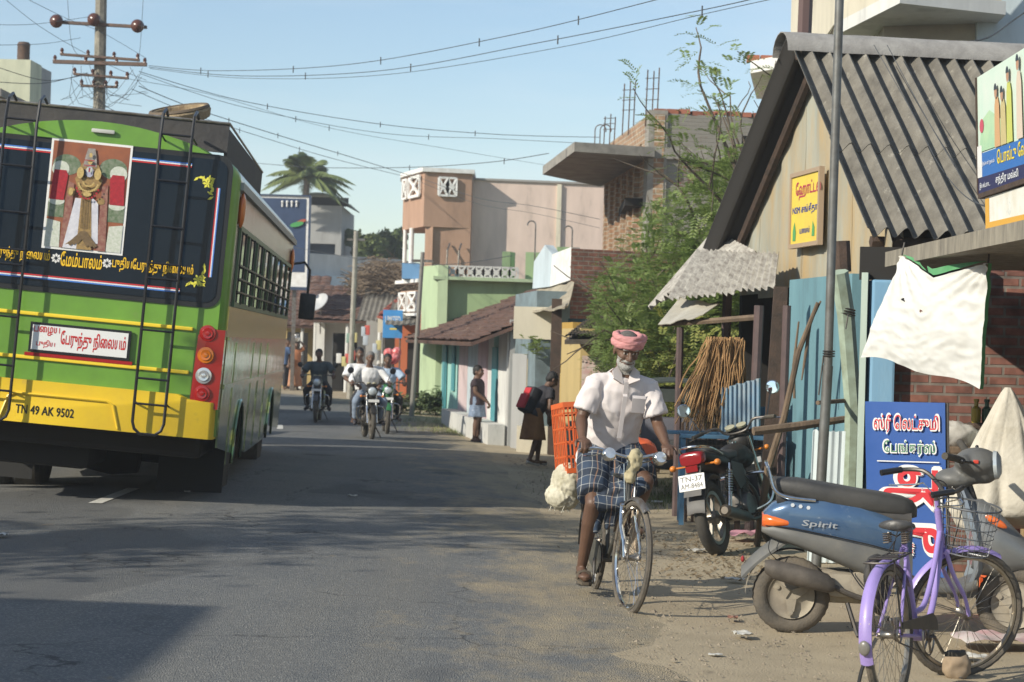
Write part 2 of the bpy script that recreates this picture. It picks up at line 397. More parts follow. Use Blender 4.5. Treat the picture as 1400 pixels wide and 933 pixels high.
mark = M('worn_road_paint', (.68, .67, .62), .8, c2=(.3, .29, .26), ns=14, amt=.8)
cum = [0]
for a, b in zip(CLS[:-1], CLS[1:]): cum.append(cum[-1]+(b-a).length)
def on_cl(s):
    for i in range(len(cum)-1):
        if cum[i+1] >= s: 
            t = (s-cum[i])/(cum[i+1]-cum[i]); return CLS[i].lerp(CLS[i+1], t), (CLS[i+1]-CLS[i]).normalized()
    return CLS[-1], V((0, 1, 0))
y0 = 0
s = 40+17.6
for q in range(-2, 14):
    s0 = 40+17.9+q*10.6
    pts = []
    for i in range(7):
        p, t = on_cl(s0+1.9*i/6); nr = V((t.y, -t.x, 0))
        for e in (-.06, .06):
            w_ = p+nr*e; pts.append((w_.x, w_.y, gz(w_.x, w_.y)+.0115))
    mk.add(pts, [(2*i, 2*i+1, 2*i+3, 2*i+2) for i in range(6)])
tag(mk.build('road_marking', mark, None, False, False), kind='structure')
# low grass tufts by the far verge (stuff)
def blades(name, spots, n, h, mats, seed=1):
    r = random.Random(seed); mb = MB()
    for (cx, cy, rx, ry) in spots:
        for i in range(n):
            x = cx+r.gauss(0, rx/2); y = cy+r.gauss(0, ry/2); z = gz(x, y)-.01; a = r.uniform(0, 6.28); hh = h*r.uniform(.4, 1.2)
            d = V((math.cos(a), math.sin(a), 0)); e = V((-d.y, d.x, 0))*.006*h/.1; t = V((x, y, z))+d*hh*r.uniform(.2, .8)+V((0, 0, hh))
            mb.add([V((x, y, z))-e, V((x, y, z))+e, t], [(0, 1, 2)])
    return tag(mb.build(name, mats, None, False, False), kind='stuff')
# ------------------------------------------------------------------ bus
UX, UY, UZ = V((1, 0, 0)), V((0, 1, 0)), V((0, 0, 1))
def bus():
    T = thing('bus', 'green and yellow passenger bus with dark rear window and chrome sides', 'bus', (-3.72, 17.8, gz(-3.7, 20)+.0))
    T.rotation_mode = 'XYZ'
    T.matrix_world = Matrix.Translation((-3.86, 17.8, .0)) @ Matrix.Rotation(R(3.4), 4, 'Z') @ Matrix.Rotation(R(4.0), 4, 'Y')
    green = M('bus_green_paint', (.16, .35, .04), .35, c2=(.12, .26, .035), ns=2.5, coat=.2, c3=(.2, .24, .09), ns3=3, cut3=.58, w3=.3)
    yel = M('bus_yellow_paint', (.80, .55, .02), .38, c2=(.62, .40, .03), ns=3, amt=.6, coat=.15, c3=(.4, .28, .07), ns3=3.5, cut3=.6, w3=.25)
    trim = M('bus_yellow_trim', (.85, .62, .04), .4)
    metal = M('polished_bus_panel', (.34, .44, .26), .12, 1, c2=(.22, .29, .16), ns=3, bump=.45, bs=2.4)  # greenish reflections put into the base colour of the metal
    gold = M('gold_bus_panel', (.72, .56, .2), .25, .75, c2=(.55, .42, .14), ns=4, bump=.3, bs=4)
    redm = M('tail_lamp_red', (.33, .012, .01), .2, coat=.5)
    h = 1.225
    # rear shell outline (x,z) rounded corners; body z .72..3.25
    def shell(y, s=1.0, z0=.84):
        pts = []
        for x, z in ((-h, z0), (h, z0)): pts.append((x*s, z))
        r = .16
        for i in range(7): 
            a = i/6*math.pi/2; pts.append((s*(h-r+r*math.cos(a)), 3.14-r+.12+r*math.sin(a)))
        for i in range(1, 12):
            x = (h-r)*(1-2*i/12); pts.append((x*s, 3.26+.26*(1-(x/h)**2)-.035))
        for i in range(7):
            a = math.pi/2+i/6*math.pi/2; pts.append((s*(-h+r+r*math.cos(a)), 3.14-r+.12+r*math.sin(a)))
        return [V((x, y, z)) for x, z in pts]
    b = MB(); n = len(shell(0))
    b.loft([shell(0, .955), shell(.03, .975), shell(.10, 1.0), shell(.22, 1.004)])
    b.build('rear_body', green, T)
    b = MB(); b.loft([shell(.22, .998, .98), shell(10.3, .998, .98), shell(10.45, .96, .98)]); b.build('body', M('bus_side_upper', (.45, .4, .36), .22, .75, c2=(.3, .24, .2), ns=2, bump=.3, bs=3), T)
    # lower skirts with wheel arches : polished panels
    for sd in (1, -1):
        x = sd*(h+.004)
        p = MB()
        def arch(cx, r=.56):
            return [(cx+r*math.cos(a), .5+r*1.05*math.sin(a)) for a in [math.pi*(1-i/10) for i in range(11)]]
        prof = [(.2, .74)]+[(q[0], max(.6, q[1])) for q in arch(2.55)]+[(4, .5), (6.9, .5)]+[(q[0], max(.6, q[1])) for q in arch(7.95)]+[(10.4, .5), (10.4, 1.72), (.2, 1.72)]
        p.prism([V((x, y, z)) for y, z in prof], (sd*.018, 0, 0))
        sp = p.build('side_panel', metal, T, False)
        q = MB().box((sd*(h+.028), 5.3, 1.28), (.02, 10.2, .045)); q.box((sd*(h+.028), 5.3, 1.71), (.02, 10.2, .03))
        for yy in (1.3, 3.8, 5.0, 6.3): q.box((sd*(h+.025), yy, 1.1), (.008, .02, 1.15))
        q.build('moulding', metal, sp, False)
        g = MB().box((sd*(h+.004), 5.3, 1.86), (.02, 10.2, .27)); g.build('gold_band', gold, T, False)
        for cx in (2.55, 7.95):
            a_ = MB(); pts = [V((sd*(h+.03), cx+.57*math.cos(t), .5+.6*math.sin(t))) for t in [math.pi*i/12 for i in range(13)]]
            a_.tube(pts, .018, 6); a_.build('arch_trim', metal, T)
    # windows right and left
        g = MB(); fr = MB(); br = MB()
        g.box((sd*(h+.0), 5.4, 2.36), (.012, 9.6, .66))
        wn = g.build('side_window', glass_dark, T, False)
        for i in range(9):
            y = .62+i*1.19; fr.box((sd*(h+.012), y, 2.36), (.02, .09, .7))
        fr.box((sd*(h+.012), 5.4, 2.02), (.024, 9.7, .045)); fr.box((sd*(h+.012), 5.4, 2.71), (.024, 9.7, .045))
        fr.build('window_frame', M('window_frame_green', (.09, .16, .08), .4), wn, False)
        for zz in (2.14, 2.26, 2.38): br.box((sd*(h+.03), 5.4, zz), (.014, 9.5, .014))
        for i in range(8): br.box((sd*(h+.026), 1.2+i*1.19, 2.36), (.02, .03, .66))
        br.build('window_bars', black, wn, False)
    gtr = MB().box((h+.01, 5.3, 3.06), (.05, 10.2, .07)); gtr.build('roof_gutter', M('gutter_grey', (.3, .31, .3), .5), T, False)
    MB().rbox((0, 5.2, .8), (2.2, 9.8, .36), .05).build('chassis', dark_in, T, False)
    u = MB().rbox((-.35, 1.2, .56), (.9, 1.2, .3), .08); u.lathe([(.0, -.3), (.2, -.26), (.24, 0), (.2, .26), (0, .3)], (.05, 2.55, .48), (1, 0, 0), 14); u.tube([(-.9, 2.55, .48), (.9, 2.55, .48)], .08)
    u.build('axle', dark_in, T)
    # rear bumper
    pr = [(-1.2, .74), (1.2, .74), (1.19, 1.10), (-1.19, 1.10)]
    bp = MB(); bp.loft([[V((x, y, z)) for x, z in ((-1.21*k_, .82), (1.21*k_, .82), (1.205*k_, 1.14), (.98*k_, 1.155), (.9*k_, 1.19), (-.9*k_, 1.19), (-.98*k_, 1.155), (-1.205*k_, 1.14))] for y, k_ in ((-.045, .97), (-.03, .99), (.0, 1.005), (.25, 1.012))])
    bumper = bp.build('bumper', yel, T)
    rc = MB(); rc.tube([(-.62, -.052, .84), (-.56, -.052, 1.04), (-.5, -.052, 1.07), (.28, -.052, 1.07), (.34, -.052, 1.04), (.4, -.052, .84)], .012, 6); rc.build('plate_recess_ridge', yel, bumper)
    text('TN 49 AK 9502', black, bumper, (-.49, -.0475, .895), UX, UZ, width=.5, height=.075, name='registration', bold=.03)
    # rear window
    def rr(x0, x1, z0, z1, r, y, bow=0, n=5):
        pts = []
        for cx, cz, a0 in ((x1-r, z0+r, -90), (x1-r, z1-r, 0), (x0+r, z1-r, 90), (x0+r, z0+r, 180)):
            for i in range(n+1):
                a = R(a0+90*i/n); pts.append(V((cx+r*math.cos(a), y, cz+r*math.sin(a))))
        return pts
    seal = MB().prism(rr(-1.17, 1.17, 1.96, 3.30, .13, -.012), (0, .02, 0)); sl = seal.build('rear_window', M('window_rubber', (.015, .016, .017), .45), T, False)
    MB().prism(rr(-1.125, 1.125, 2.005, 3.255, .10, -.018), (0, .006, 0)).build('glass', M('tinted_glass', (.006, .012, .022), .12, c2=(.01, .018, .03), ns=1.5, spec=.22), sl, False)
    st = MB()
    for off, mi in ((0, 0), (.014, 1), (.026, 2)):
        st.mat(mi)
        for z in (3.17+off, 2.10-off): st.box((-.12, -.0205, z), (1.86, .003, .011))
        st.box((1.05+off*.8, -.0205, 2.62), (.01, .003, .78)); st.box((-1.05-off*.8, -.0205, 2.62), (.01, .003, .78))
    st.build('pinstripes', [M('red_tape', (.6, .03, .03), .4), M('white_tape', (.75, .75, .78), .4), M('blue_tape', (.06, .2, .6), .4)], sl, False)
    lem = M('yellow_sticker', (.78, .72, .08), .5)
    def flower(cx, cz, sx, sz, name='flower_sticker'):
        f = MB(); r = random.Random(int(abs(cx*100+cz*10)))
        for i in range(7):
            for (dx, dz) in ((i*.022, 0), (0, -i*.026)):
                a = r.uniform(0, 6.28); c = V((cx+sx*dx+r.uniform(-.01, .01), -.0215, cz+sz*dz+r.uniform(-.01, .01)))
                u_ = V((math.cos(a), 0, math.sin(a))); v_ = V((-u_.z, 0, u_.x))
                f.poly([c-u_*.03, c+v_*.012, c+u_*.03, c-v_*.012])
        for i in range(6):
            a = i*math.pi/3; c = V((cx+sx*.04, -.0225, cz-sz*.04)); f.poly([c, c+V((math.cos(a-.4)*.03, 0, math.sin(a-.4)*.03)), c+V((math.cos(a)*.045, 0, math.sin(a)*.045)), c+V((math.cos(a+.4)*.03, 0, math.sin(a+.4)*.03))])
        f.build(name, lem, sl, False, False)
    flower(1.0, 3.08, -1, 1); flower(1.0, 2.16, -1, -1); flower(-1.0, 3.08, 1, 1); flower(-1.0, 2.16, 1, -1)
    # destination line in the glass
    yt = M('yellow_lettering', (.85, .52, .02), .5)
    t2 = '\u0bc7பருந்து நி\u0bb2\u0bc8யம்'.replace('\u0bb2\u0bc8', '\u0bc8ல')
    def tl(s, x, wd): text(s, yt, sl, (x, -.0225, 2.20), UX, UZ, width=wd, height=.125, name='destination_lettering', bold=.035)
    tl('புதிய'+'\u0bc7பருந்து நி\u0bc8லயம்', .21, .70); tl('\u0bc7மம்பாலம்', -.235, .355); tl('ப\u0bc8ழய '+'\u0bc7பருந்து நி\u0bc8லயம்', -1.05, .72)
    fl = MB()
    for cx in (-.275, .165):
        c = V((cx, -.0225, 2.262))
        for i in range(8):
            a = i*math.pi/4; e = V((math.cos(a), 0, math.sin(a))); q = V((-e.z, 0, e.x)); fl.poly([c+e*.01, c+e*.03+q*.012, c+e*.045, c+e*.03-q*.012])
    fl.build('flower_sticker', white_paint, sl, False, False)
    # devotional print
    pic = MB().box((-.06, -.0215, 2.82), (.70, .004, .96)); pc = pic.build('devotional_print', M('print_border', (.78, .77, .74), .5), sl, False)
    yy = -.0245
    def sheet(name, mt, polys):
        m_ = MB()
        if len(polys) < 7 and len(polys) > 1:
            for i, p_ in enumerate(polys): sheet(name, mt, [p_])
            return
        for i, p_ in enumerate(polys): m_.poly([V((x-.06, yy-.0004*i, z+2.82)) for x, z in p_])
        return m_.build(name, mt, pc, False, False)
    def ell(cx, cz, rx, rz, n=20): return [(cx+rx*math.cos(2*math.pi*i/n), cz+rz*math.sin(2*math.pi*i/n)) for i in range(n)]
    sheet('backdrop', M('print_orange', (.34, .11, .045), .5, c2=(.2, .07, .04), ns=4), [[(-.33, -.46), (.33, -.46), (.33, .46), (-.33, .46)]])
    yy = -.0262
    sheet('green_garland', M('print_green', (.07, .13, .05), .5, c2=(.25, .27, .2), ns=30), [ell(-.2, .26, .12, .09), ell(.2, .26, .12, .09), [(-.33, -.2), (-.19, -.2), (-.19, -.05), (-.33, -.05)], [(.19, -.2), (.33, -.2), (.33, -.05), (.19, -.05)]])
    yy = -.0282
    sheet('white_garland', M('print_white', (.66, .66, .6), .5, c2=(.45, .5, .38), ns=40), [ell(-.25, .22, .075, .07), ell(.25, .22, .075, .07), [(-.33, -.46), (-.2, -.46), (-.21, -.24), (-.33, -.22)], [(.2, -.46), (.33, -.46), (.33, -.22), (.21, -.24)], ell(-.26, -.06, .07, .035), ell(.26, -.06, .07, .035)])
    yy = -.0305
    sheet('red_garland', M('print_red', (.45, .02, .03), .5, c2=(.28, .01, .02), ns=40), [[(-.32, -.05), (-.2, -.05), (-.18, .17), (-.2, .21), (-.3, .21), (-.31, .15)], [(.32, -.05), (.2, -.05), (.18, .17), (.2, .21), (.3, .21), (.31, .15)]])
    yy = -.032
    sheet('maroon_panel', M('print_maroon', (.2, .05, .045), .5, c2=(.35, .2, .14), ns=25), [[(-.2, -.46), (-.12, -.46), (-.12, .1), (-.17, .12)], [(.12, -.46), (.2, -.46), (.17, .12), (.12, .1)]])
    yy = -.0333
    sheet('white_robe', M('print_robe', (.7, .69, .72), .5, c2=(.5, .5, .56), ns=20), [[(-.17, -.46), (-.03, -.46), (-.05, -.02), (-.1, -.02)], [(.03, -.4), (.13, -.4), (.1, -.05), (.04, 0)]])
    yy = -.0347
    goldp = M('print_gold', (.42, .27, .09), .5, c2=(.2, .13, .06), ns=28)
    sheet('gold_figure', goldp, [[(-.08, .05), (.08, .05), (.12, .15), (.08, .2), (-.08, .2), (-.12, .15)], [(-.05, -.46), (.08, -.46), (.03, .08), (-.05, .08)], ell(-.14, .03, .035, .04), ell(.12, -.03, .035, .03), ell(0, .23, .09, .08), [(-.15, -.43), (0, -.3), (.14, -.43), (0, -.38)]])
    yy = -.0367
    sheet('crown', M('print_crown', (.36, .33, .3), .5, c2=(.2, .17, .14), ns=35), [[(-.06, .26), (.06, .26), (.045, .36), (.03, .42), (-.03, .42), (-.045, .36)]])
    sheet('face', M('print_face', (.42, .42, .52), .5), [ell(0, .215, .036, .046)])
    yy = -.0382
    dkp = M('print_dark', (.07, .045, .03), .5); sheet('hair', dkp, [ell(-.048, .20, .018, .035), ell(.048, .20, .018, .035)])
    rr_ = random.Random(9)
    sheet('robe_folds', M('print_brown_fold', (.20, .13, .06), .5, c2=(.12, .08, .04), ns=30), [[(-.13+.03*i, -.42+.012*i), (-.02+.012*i, -.30), (.0+.012*i, -.33), (-.10+.03*i, -.44+.01*i)] for i in range(3)]+[[(.13-.03*i, -.42+.012*i), (.02-.012*i, -.30), (-.01-.012*i, -.33), (.10-.03*i, -.44)] for i in range(3)]+[[(-.03+.02*i, -.28), (-.024+.02*i, -.28), (-.034+.02*i, .02), (-.04+.02*i, .02)] for i in range(4)])
    yy = -.0428
    sheet('jewels', M('print_bright_gold', (.62, .46, .18), .5, c2=(.4, .28, .1), ns=60), [ell(.085*math.sin(a)*1.0, .13-.085*math.cos(a), .009, .009, 8) for a in [-1.3+.2*i for i in range(14)]]+[ell(.05*math.sin(a), .14-.05*math.cos(a), .007, .007, 8) for a in [-1.2+.24*i for i in range(11)]]+[ell(0, .02, .035, .02), ell(-.14, .03, .02, .03), ell(.0, .30, .02, .02), ell(0, .36, .014, .02), ell(-.075, .20, .03, .05), ell(.075, .20, .03, .05)])
    yy = -.0455-.012
    sheet('red_marks', M('print_red', (.45, .02, .03), .5), [[(-.006, .215), (.006, .215), (.005, .25), (-.005, .25)]]+[ell(.1*math.sin(a), .11-.13*math.cos(a), .010, .010, 7) for a in [-1.2+.24*i for i in range(11)]]+[[(-.05, .265+.045*i), (.05-.012*i, .265+.045*i), (.05-.012*i, .272+.045*i), (-.05, .272+.045*i)] for i in range(2)])
    sheet('forehead_mark', M('print_white', (.66, .66, .6), .5), [[(-.022, .215), (-.010, .21), (-.010, .25), (-.022, .25)], [(.010, .21), (.022, .215), (.022, .25), (.010, .25)]])
    # yellow ribs, route board
    for z in (1.765, 1.385):
        MB().rbox((-.05, -.012, z), (2.02, .022, .032), .008).build('yellow_rib', trim, T, False)
    bd = MB().box((-.0, -.022, 1.565), (.87, .02, .26)).build('route_board', black, T, False)
    MB().box((-.0, -.034, 1.565), (.825, .006, .215)).build('panel', M('board_white', (.74, .74, .72), .5), bd, False)
    rt = M('red_lettering', (.55, .02, .02), .5)
    text('ப\u0bc8ழய', rt, bd, (-.40, -.0385, 1.585), UX, UZ, width=.22, height=.075, bold=.03); text('புதிய', rt, bd, (-.37, -.0385, 1.475), UX, UZ, width=.16, height=.07, bold=.03)
    text('\u0bc7பருந்து நி\u0bc8லயம்', rt, bd, (-.165, -.0385, 1.48), UX, UZ, width=.56, height=.16, bold=.035)
    MB().box((-.0, -.02, 1.415), (.93, .012, .03)).build('red_strip', M('red_reflector', (.35, .01, .01), .35), T, False)
    # tail light clusters
    for sd in (1, -1):
        c = MB(); c.loft([[V((sd*x, y, z)) for x, z, y in ((.99, 1.085, y1), (1.235, 1.085, y2), (1.24, 1.5, y2), (1.24, 1.78, y2), (1.1, 1.78, y1), (1.01, 1.72, y1))] for y1, y2 in ((-.035, -.015), (.03, .16))])
        ls = c.build('tail_light', redm, T, False)
        for i, (z, mt) in enumerate(((1.74, redm), (1.55, M('amber_lamp', (.6, .16, .01), .15, coat=.5)), (1.37, M('clear_lamp', (.6, .6, .6), .1, .6)), (1.215, redm))):
            q = MB(); q.lathe([(0, .03), (.02, .028), (.022, .02), (.045, .022), (.05, .014), (.07, .012), (.074, 0)], (sd*1.09, -.026, z), (0, -1, 0), 18); q.build('lamp', mt, ls)
    # ladders
    for sd in (1, -1):
        x0, x1 = sd*.53, sd*.80
        ld = MB()
        def rail(x): return [(x, .25, 3.62), (x, .08, 3.66), (x, -.09, 3.60), (x, -.15, 3.4), (x, -.13, 2.5), (x, -.13, .95)]
        a = rail(x0); bb = rail(x1)[::-1]
        ld.tube(a[:-1]+[(x0, -.13, .92), (x0+sd*.02, -.13, .86), (x0+sd*.07, -.13, .82), (x1-sd*.07, -.13, .82), (x1-sd*.02, -.13, .86), (x1, -.13, .92)]+bb[1:], .014, 7)
        la = ld.build('ladder', black, T)
        rg = None
        for z in (1.08, 1.3, 1.72, 2.17, 2.3, 2.62, 3.02, 3.42): MB().tube([(x0, -.135 if z < 2.6 else -.145, z), (x1, -.135 if z < 2.6 else -.145, z)], .011, 6).build('rung', black, la)
        bk = None
        for z in (1.1, 2.3, 3.42): 
            for x in (x0, x1): MB().tube([(x, -.13, z), (x+sd*.03, .02, z-.05)], .009, 6).build('bracket', black, la)
    # roof rack
    rk = MB(); dk = M('rack_tarpaulin', (.03, .03, .034), .75, c2=(.06, .055, .05), ns=3, bump=.4, bs=12)
    for a, c in (((-1.02, .45, 3.36), (1.06, .48, 3.62)), ((1.03, .48, 3.30), (1.06, 5.2, 3.58)), ((-1.06, .48, 3.30), (-1.03, 5.2, 3.58))): rk.box2(a, c)
    rack = rk.build('roof_rack', dk, T, False)
    rl = MB(); rl.tube([(-1.06, .44, 3.625), (1.06, .44, 3.625), (1.06, 5.2, 3.585)], .012, 6)
    rl.build('rack_rail', steel, rack)
    MB().rbox((.02, -.02, 3.40), (.2, .03, .035), .01).build('roof_lamp', M('lamp_lens', (.5, .5, .46), .3), T)
    for y, z in ((.42, 2.86), (9.9, 2.8)):
        MB().ball((h+.02, y, z), (.035, .09, .16), 12).build('side_marker_lamp', M('orange_lens', (.65, .16, .02), .25, coat=.4), T)
    mr = MB(); mr.tube([(h-.03, 10.2, 2.75), (h+.18, 10.25, 2.8), (h+.26, 10.25, 2.7), (h+.26, 10.25, 2.35)], .02, 6); mr.rbox((h+.27, 10.25, 2.2), (.22, .07, .36), .03)
    mr.build('side_mirror', plastic_black, T)
    # wheels
    def whl(x, y, dual):
        wm = MB()
        for k_ in ((0, .3) if dual else (0,)):
            sgn = 1 if x > 0 else -1
            wm.lathe([(.28, -.13), (.46, -.14), (.50, -.10), (.505, 0), (.50, .10), (.46, .14), (.28, .13)], (x-sgn*k_, y, .505), (1, 0, 0), 36)
        wo = wm.build('wheel', rubber, T)
        MB().lathe([(0, -.06), (.12, -.06), (.14, .02), (.26, .1), (.3, .12), (.3, -.12)], (x, y, .505), (1 if x > 0 else -1, 0, 0), 24).build('rim', steel, wo)
    for x in (1.03, -1.03): whl(x, 2.55, True); whl(x, 7.95, False)
    for sd in (1, -1):
        MB().box((sd*.9, 1.75, .50), (.62, .012, .62)).build('mud_flap', M('mud_flap_rubber', (.02, .02, .02), .8), T, False)
    # rolled bundle tied on the roof
    bu = MB(); 
    p = T.matrix_world @ V((.55, 1.2, 3.66))
    q = thing('bundle', 'round tan cane basket lying on top of the bus roof rack', 'basket', p)
    MB().lathe([(0, 0), (.2, .0), (.27, .03), (.29, .1), (.27, .14), (.24, .13), (.22, .05), (0, .04)], (0, 0, .0), (-.15, -.25, 1), 22).build('basket_bowl', M('cane', (.42, .33, .2), .8, c2=(.2, .14, .08), ns=8, bump=.6, bs=60), q)
    MB().torus((-.02, -.03, .12), .265, .022, (-.15, -.25, 1), 26, 6).build('rim', M('cane_dark', (.12, .09, .06), .8), q)
    q.name = 'basket'
bus()
# ------------------------------------------------------------------ buildings
def wall(mb, a, b, z0, z1, th=.22, holes=(), off=0):
    """wall from plan point a to b (seen side on its right hand looking a->b is outside = -n); holes: (s0,s1,z0,z1) metres"""
    a, b = V((a[0], a[1], 0)), V((b[0], b[1], 0)); d = (b-a); Ln = d.length; d.normalize(); n = V((-d.y, d.x, 0))
    ss = sorted({0, Ln, *[h_[0] for h_ in holes], *[h_[1] for h_ in holes]}); zz = sorted({z0, z1, *[h_[2] for h_ in holes], *[h_[3] for h_ in holes]})
    for s0, s1 in zip(ss[:-1], ss[1:]):
        for q0, q1 in zip(zz[:-1], zz[1:]):
            if any(h_[0] <= (s0+s1)/2 <= h_[1] and h_[2] <= (q0+q1)/2 <= h_[3] for h_ in holes): continue
            p = [a+d*s0, a+d*s1, a+d*s1+n*th, a+d*s0+n*th]
            mb.prism([v+V((0, 0, q0)) for v in p], (0, 0, q1-q0))
    return mb
def plan(mb, pts, z0, z1): return mb.prism([V((x, y, z0)) for x, y in pts], (0, 0, z1-z0))
def corr(mb, o, u, v, pitch=.146, amp=.026, th=.007, res=6, sag=0, rag=0):
    """corrugated sheet: o corner, u across the waves, v down the slope"""
    o, u, v = V(o), V(u), V(v); n = u.cross(v).normalized(); n = n if n.z > 0 else -n
    k = max(1, round(u.length/pitch)); nu = k*res
    def f(a, b):
        return o+u*a+v*(b*(1+(rag*noise.noise(V((a*9, 0, 1))) if b == 1 else 0)))+n*(amp*math.cos(2*math.pi*a*k)-sag*math.sin(math.pi*b)+.006*noise.noise(V((a*5, b*3, o.x))))
    return mb.grid(f, nu, 6, n*-th)
def tiles(mb, a, b, c, d, rows=18, colsn=30, h=.035, seed=0):
    """clay tile roof on quad a(eave left) b(eave right) c(ridge right) d(ridge left): stepped rows with half round ribs"""
    a, b, c, d = map(V, (a, b, c, d)); n = (b-a).cross(d-a).normalized(); n = n if n.z > 0 else -n; res = 6
    def f(u, v):
        p = a.lerp(b, u).lerp(d.lerp(c, u), v); r_ = v*rows; st = (r_-math.floor(r_+1e-6)); 
        return p+n*(h*abs(math.sin(math.pi*u*colsn))+h*.9*(1-st)+.035*noise.noise(V((u*colsn*.35, math.floor(r_)*.6, seed)))-.05*math.sin(math.pi*v)*math.sin(math.pi*u))
    P_ = []
    vs = []; k = colsn*4+1; rr = []
    for j in range(rows):
        for e in (0.0, .98): rr.append((j+e)/rows)
    for v_ in rr:
        for i in range(k):
            vs.append(f(i/(k-1), min(v_, .9999)))
    fs = [(j*k+i, j*k+i+1, (j+1)*k+i+1, (j+1)*k+i) for j in range(len(rr)-1) for i in range(k-1)]
    mb.add(vs, fs)
    mb.prism([a-n*.02, b-n*.02, c-n*.02, d-n*.02], -n*.06); return mb
claytile = M('clay_roof_tiles', (.16, .085, .06), .9, c2=(.075, .05, .042), ns=5, c3=(.22, .16, .125), ns3=2.2, cut3=.58, bump=.3)
claytile_red = M('red_roof_tiles', (.36, .10, .07), .85, c2=(.24, .075, .055), ns=5)
asb = M('asbestos_sheet', (.20, .185, .155), .92, c2=(.10, .092, .078), ns=4, c3=(.33, .31, .26), ns3=7, cut3=.6, bump=.35, bs=50)
asb_lt = M('pale_asbestos_sheet', (.5, .48, .43), .92, c2=(.22, .2, .18), ns=11, c3=(.1, .09, .08), ns3=16, cut3=.6, bump=.4, bs=40)
brick_raw = brick('raw_brick', (.22, .12, .085), (.17, .10, .075), (.25, .23, .2), 1.0, plaster=(.24, .225, .195), pcut=.37, ns=.9)
brick_red = brick('old_red_brick', (.23, .095, .065), (.15, .07, .055), (.2, .17, .14), 1.0)
brick_pale = brick('pale_brick', (.36, .24, .15), (.30, .17, .10), (.42, .38, .3), 1.0, size=(.3, .1))
def painted(name, c, c2=None, c3=None, **k): return M(name, c, .85, c2=c2 or tuple(x*.8 for x in c), ns=2.2, c3=c3 or tuple(x*.5+.02 for x in c), ns3=2.2, cut3=.57, w3=.25, stretch=(1, 1, .3), bump=.15, bs=18, **k)
cream = painted('cream_plaster', (.62, .57, .45)); whitewash = painted('whitewash', (.66, .66, .63)); paleblue = painted('pale_blue_plaster', (.5, .58, .62))
mint = painted('mint_plaster', (.34, .60, .54)); greenp = painted('green_plaster', (.33, .46, .24)); green_lt = painted('light_green_plaster', (.42, .53, .33))
pink = painted('pink_plaster', (.70, .55, .47)); tan_ = painted('tan_plaster', (.42, .26, .18)); ochre = painted('ochre_plaster', (.50, .38, .17)); dirty_w = painted('dirty_white_plaster', (.55, .55, .52), (.4, .4, .38), (.15, .15, .15))
teal = painted('teal_plaster', (.15, .29, .33), (.11, .22, .26)); skyblue = painted('sky_blue_plaster', (.17, .36, .55), (.25, .42, .56), (.4, .38, .33)); grey_pl = painted('grey_plaster', (.34, .34, .33))
def lattice(mb, o, u, v, k=1, r=.03, dy=(0, -.05, 0)):
    """square lattice panels: frame and a cross"""
    o, u, v, dy = V(o), V(u), V(v), V(dy)
    for i in range(k):
        a = o+u*(i/k); b = o+u*((i+1)/k); c = b+v; d = a+v; m = (a+c)/2
        for p, q in ((a, b), (b, c), (c, d), (d, a), (a, c), (b, d)): 
            t = (q-p).normalized(); s_ = t.cross(dy.normalized())*r; mb.prism([p-s_, q-s_, q+s_, p+s_], dy)
        mb.prism([m+(u.normalized()*math.cos(t)+v.normalized()*math.sin(t))*r*3.2 for t in [j*math.pi/3 for j in range(6)]], dy*1.1)
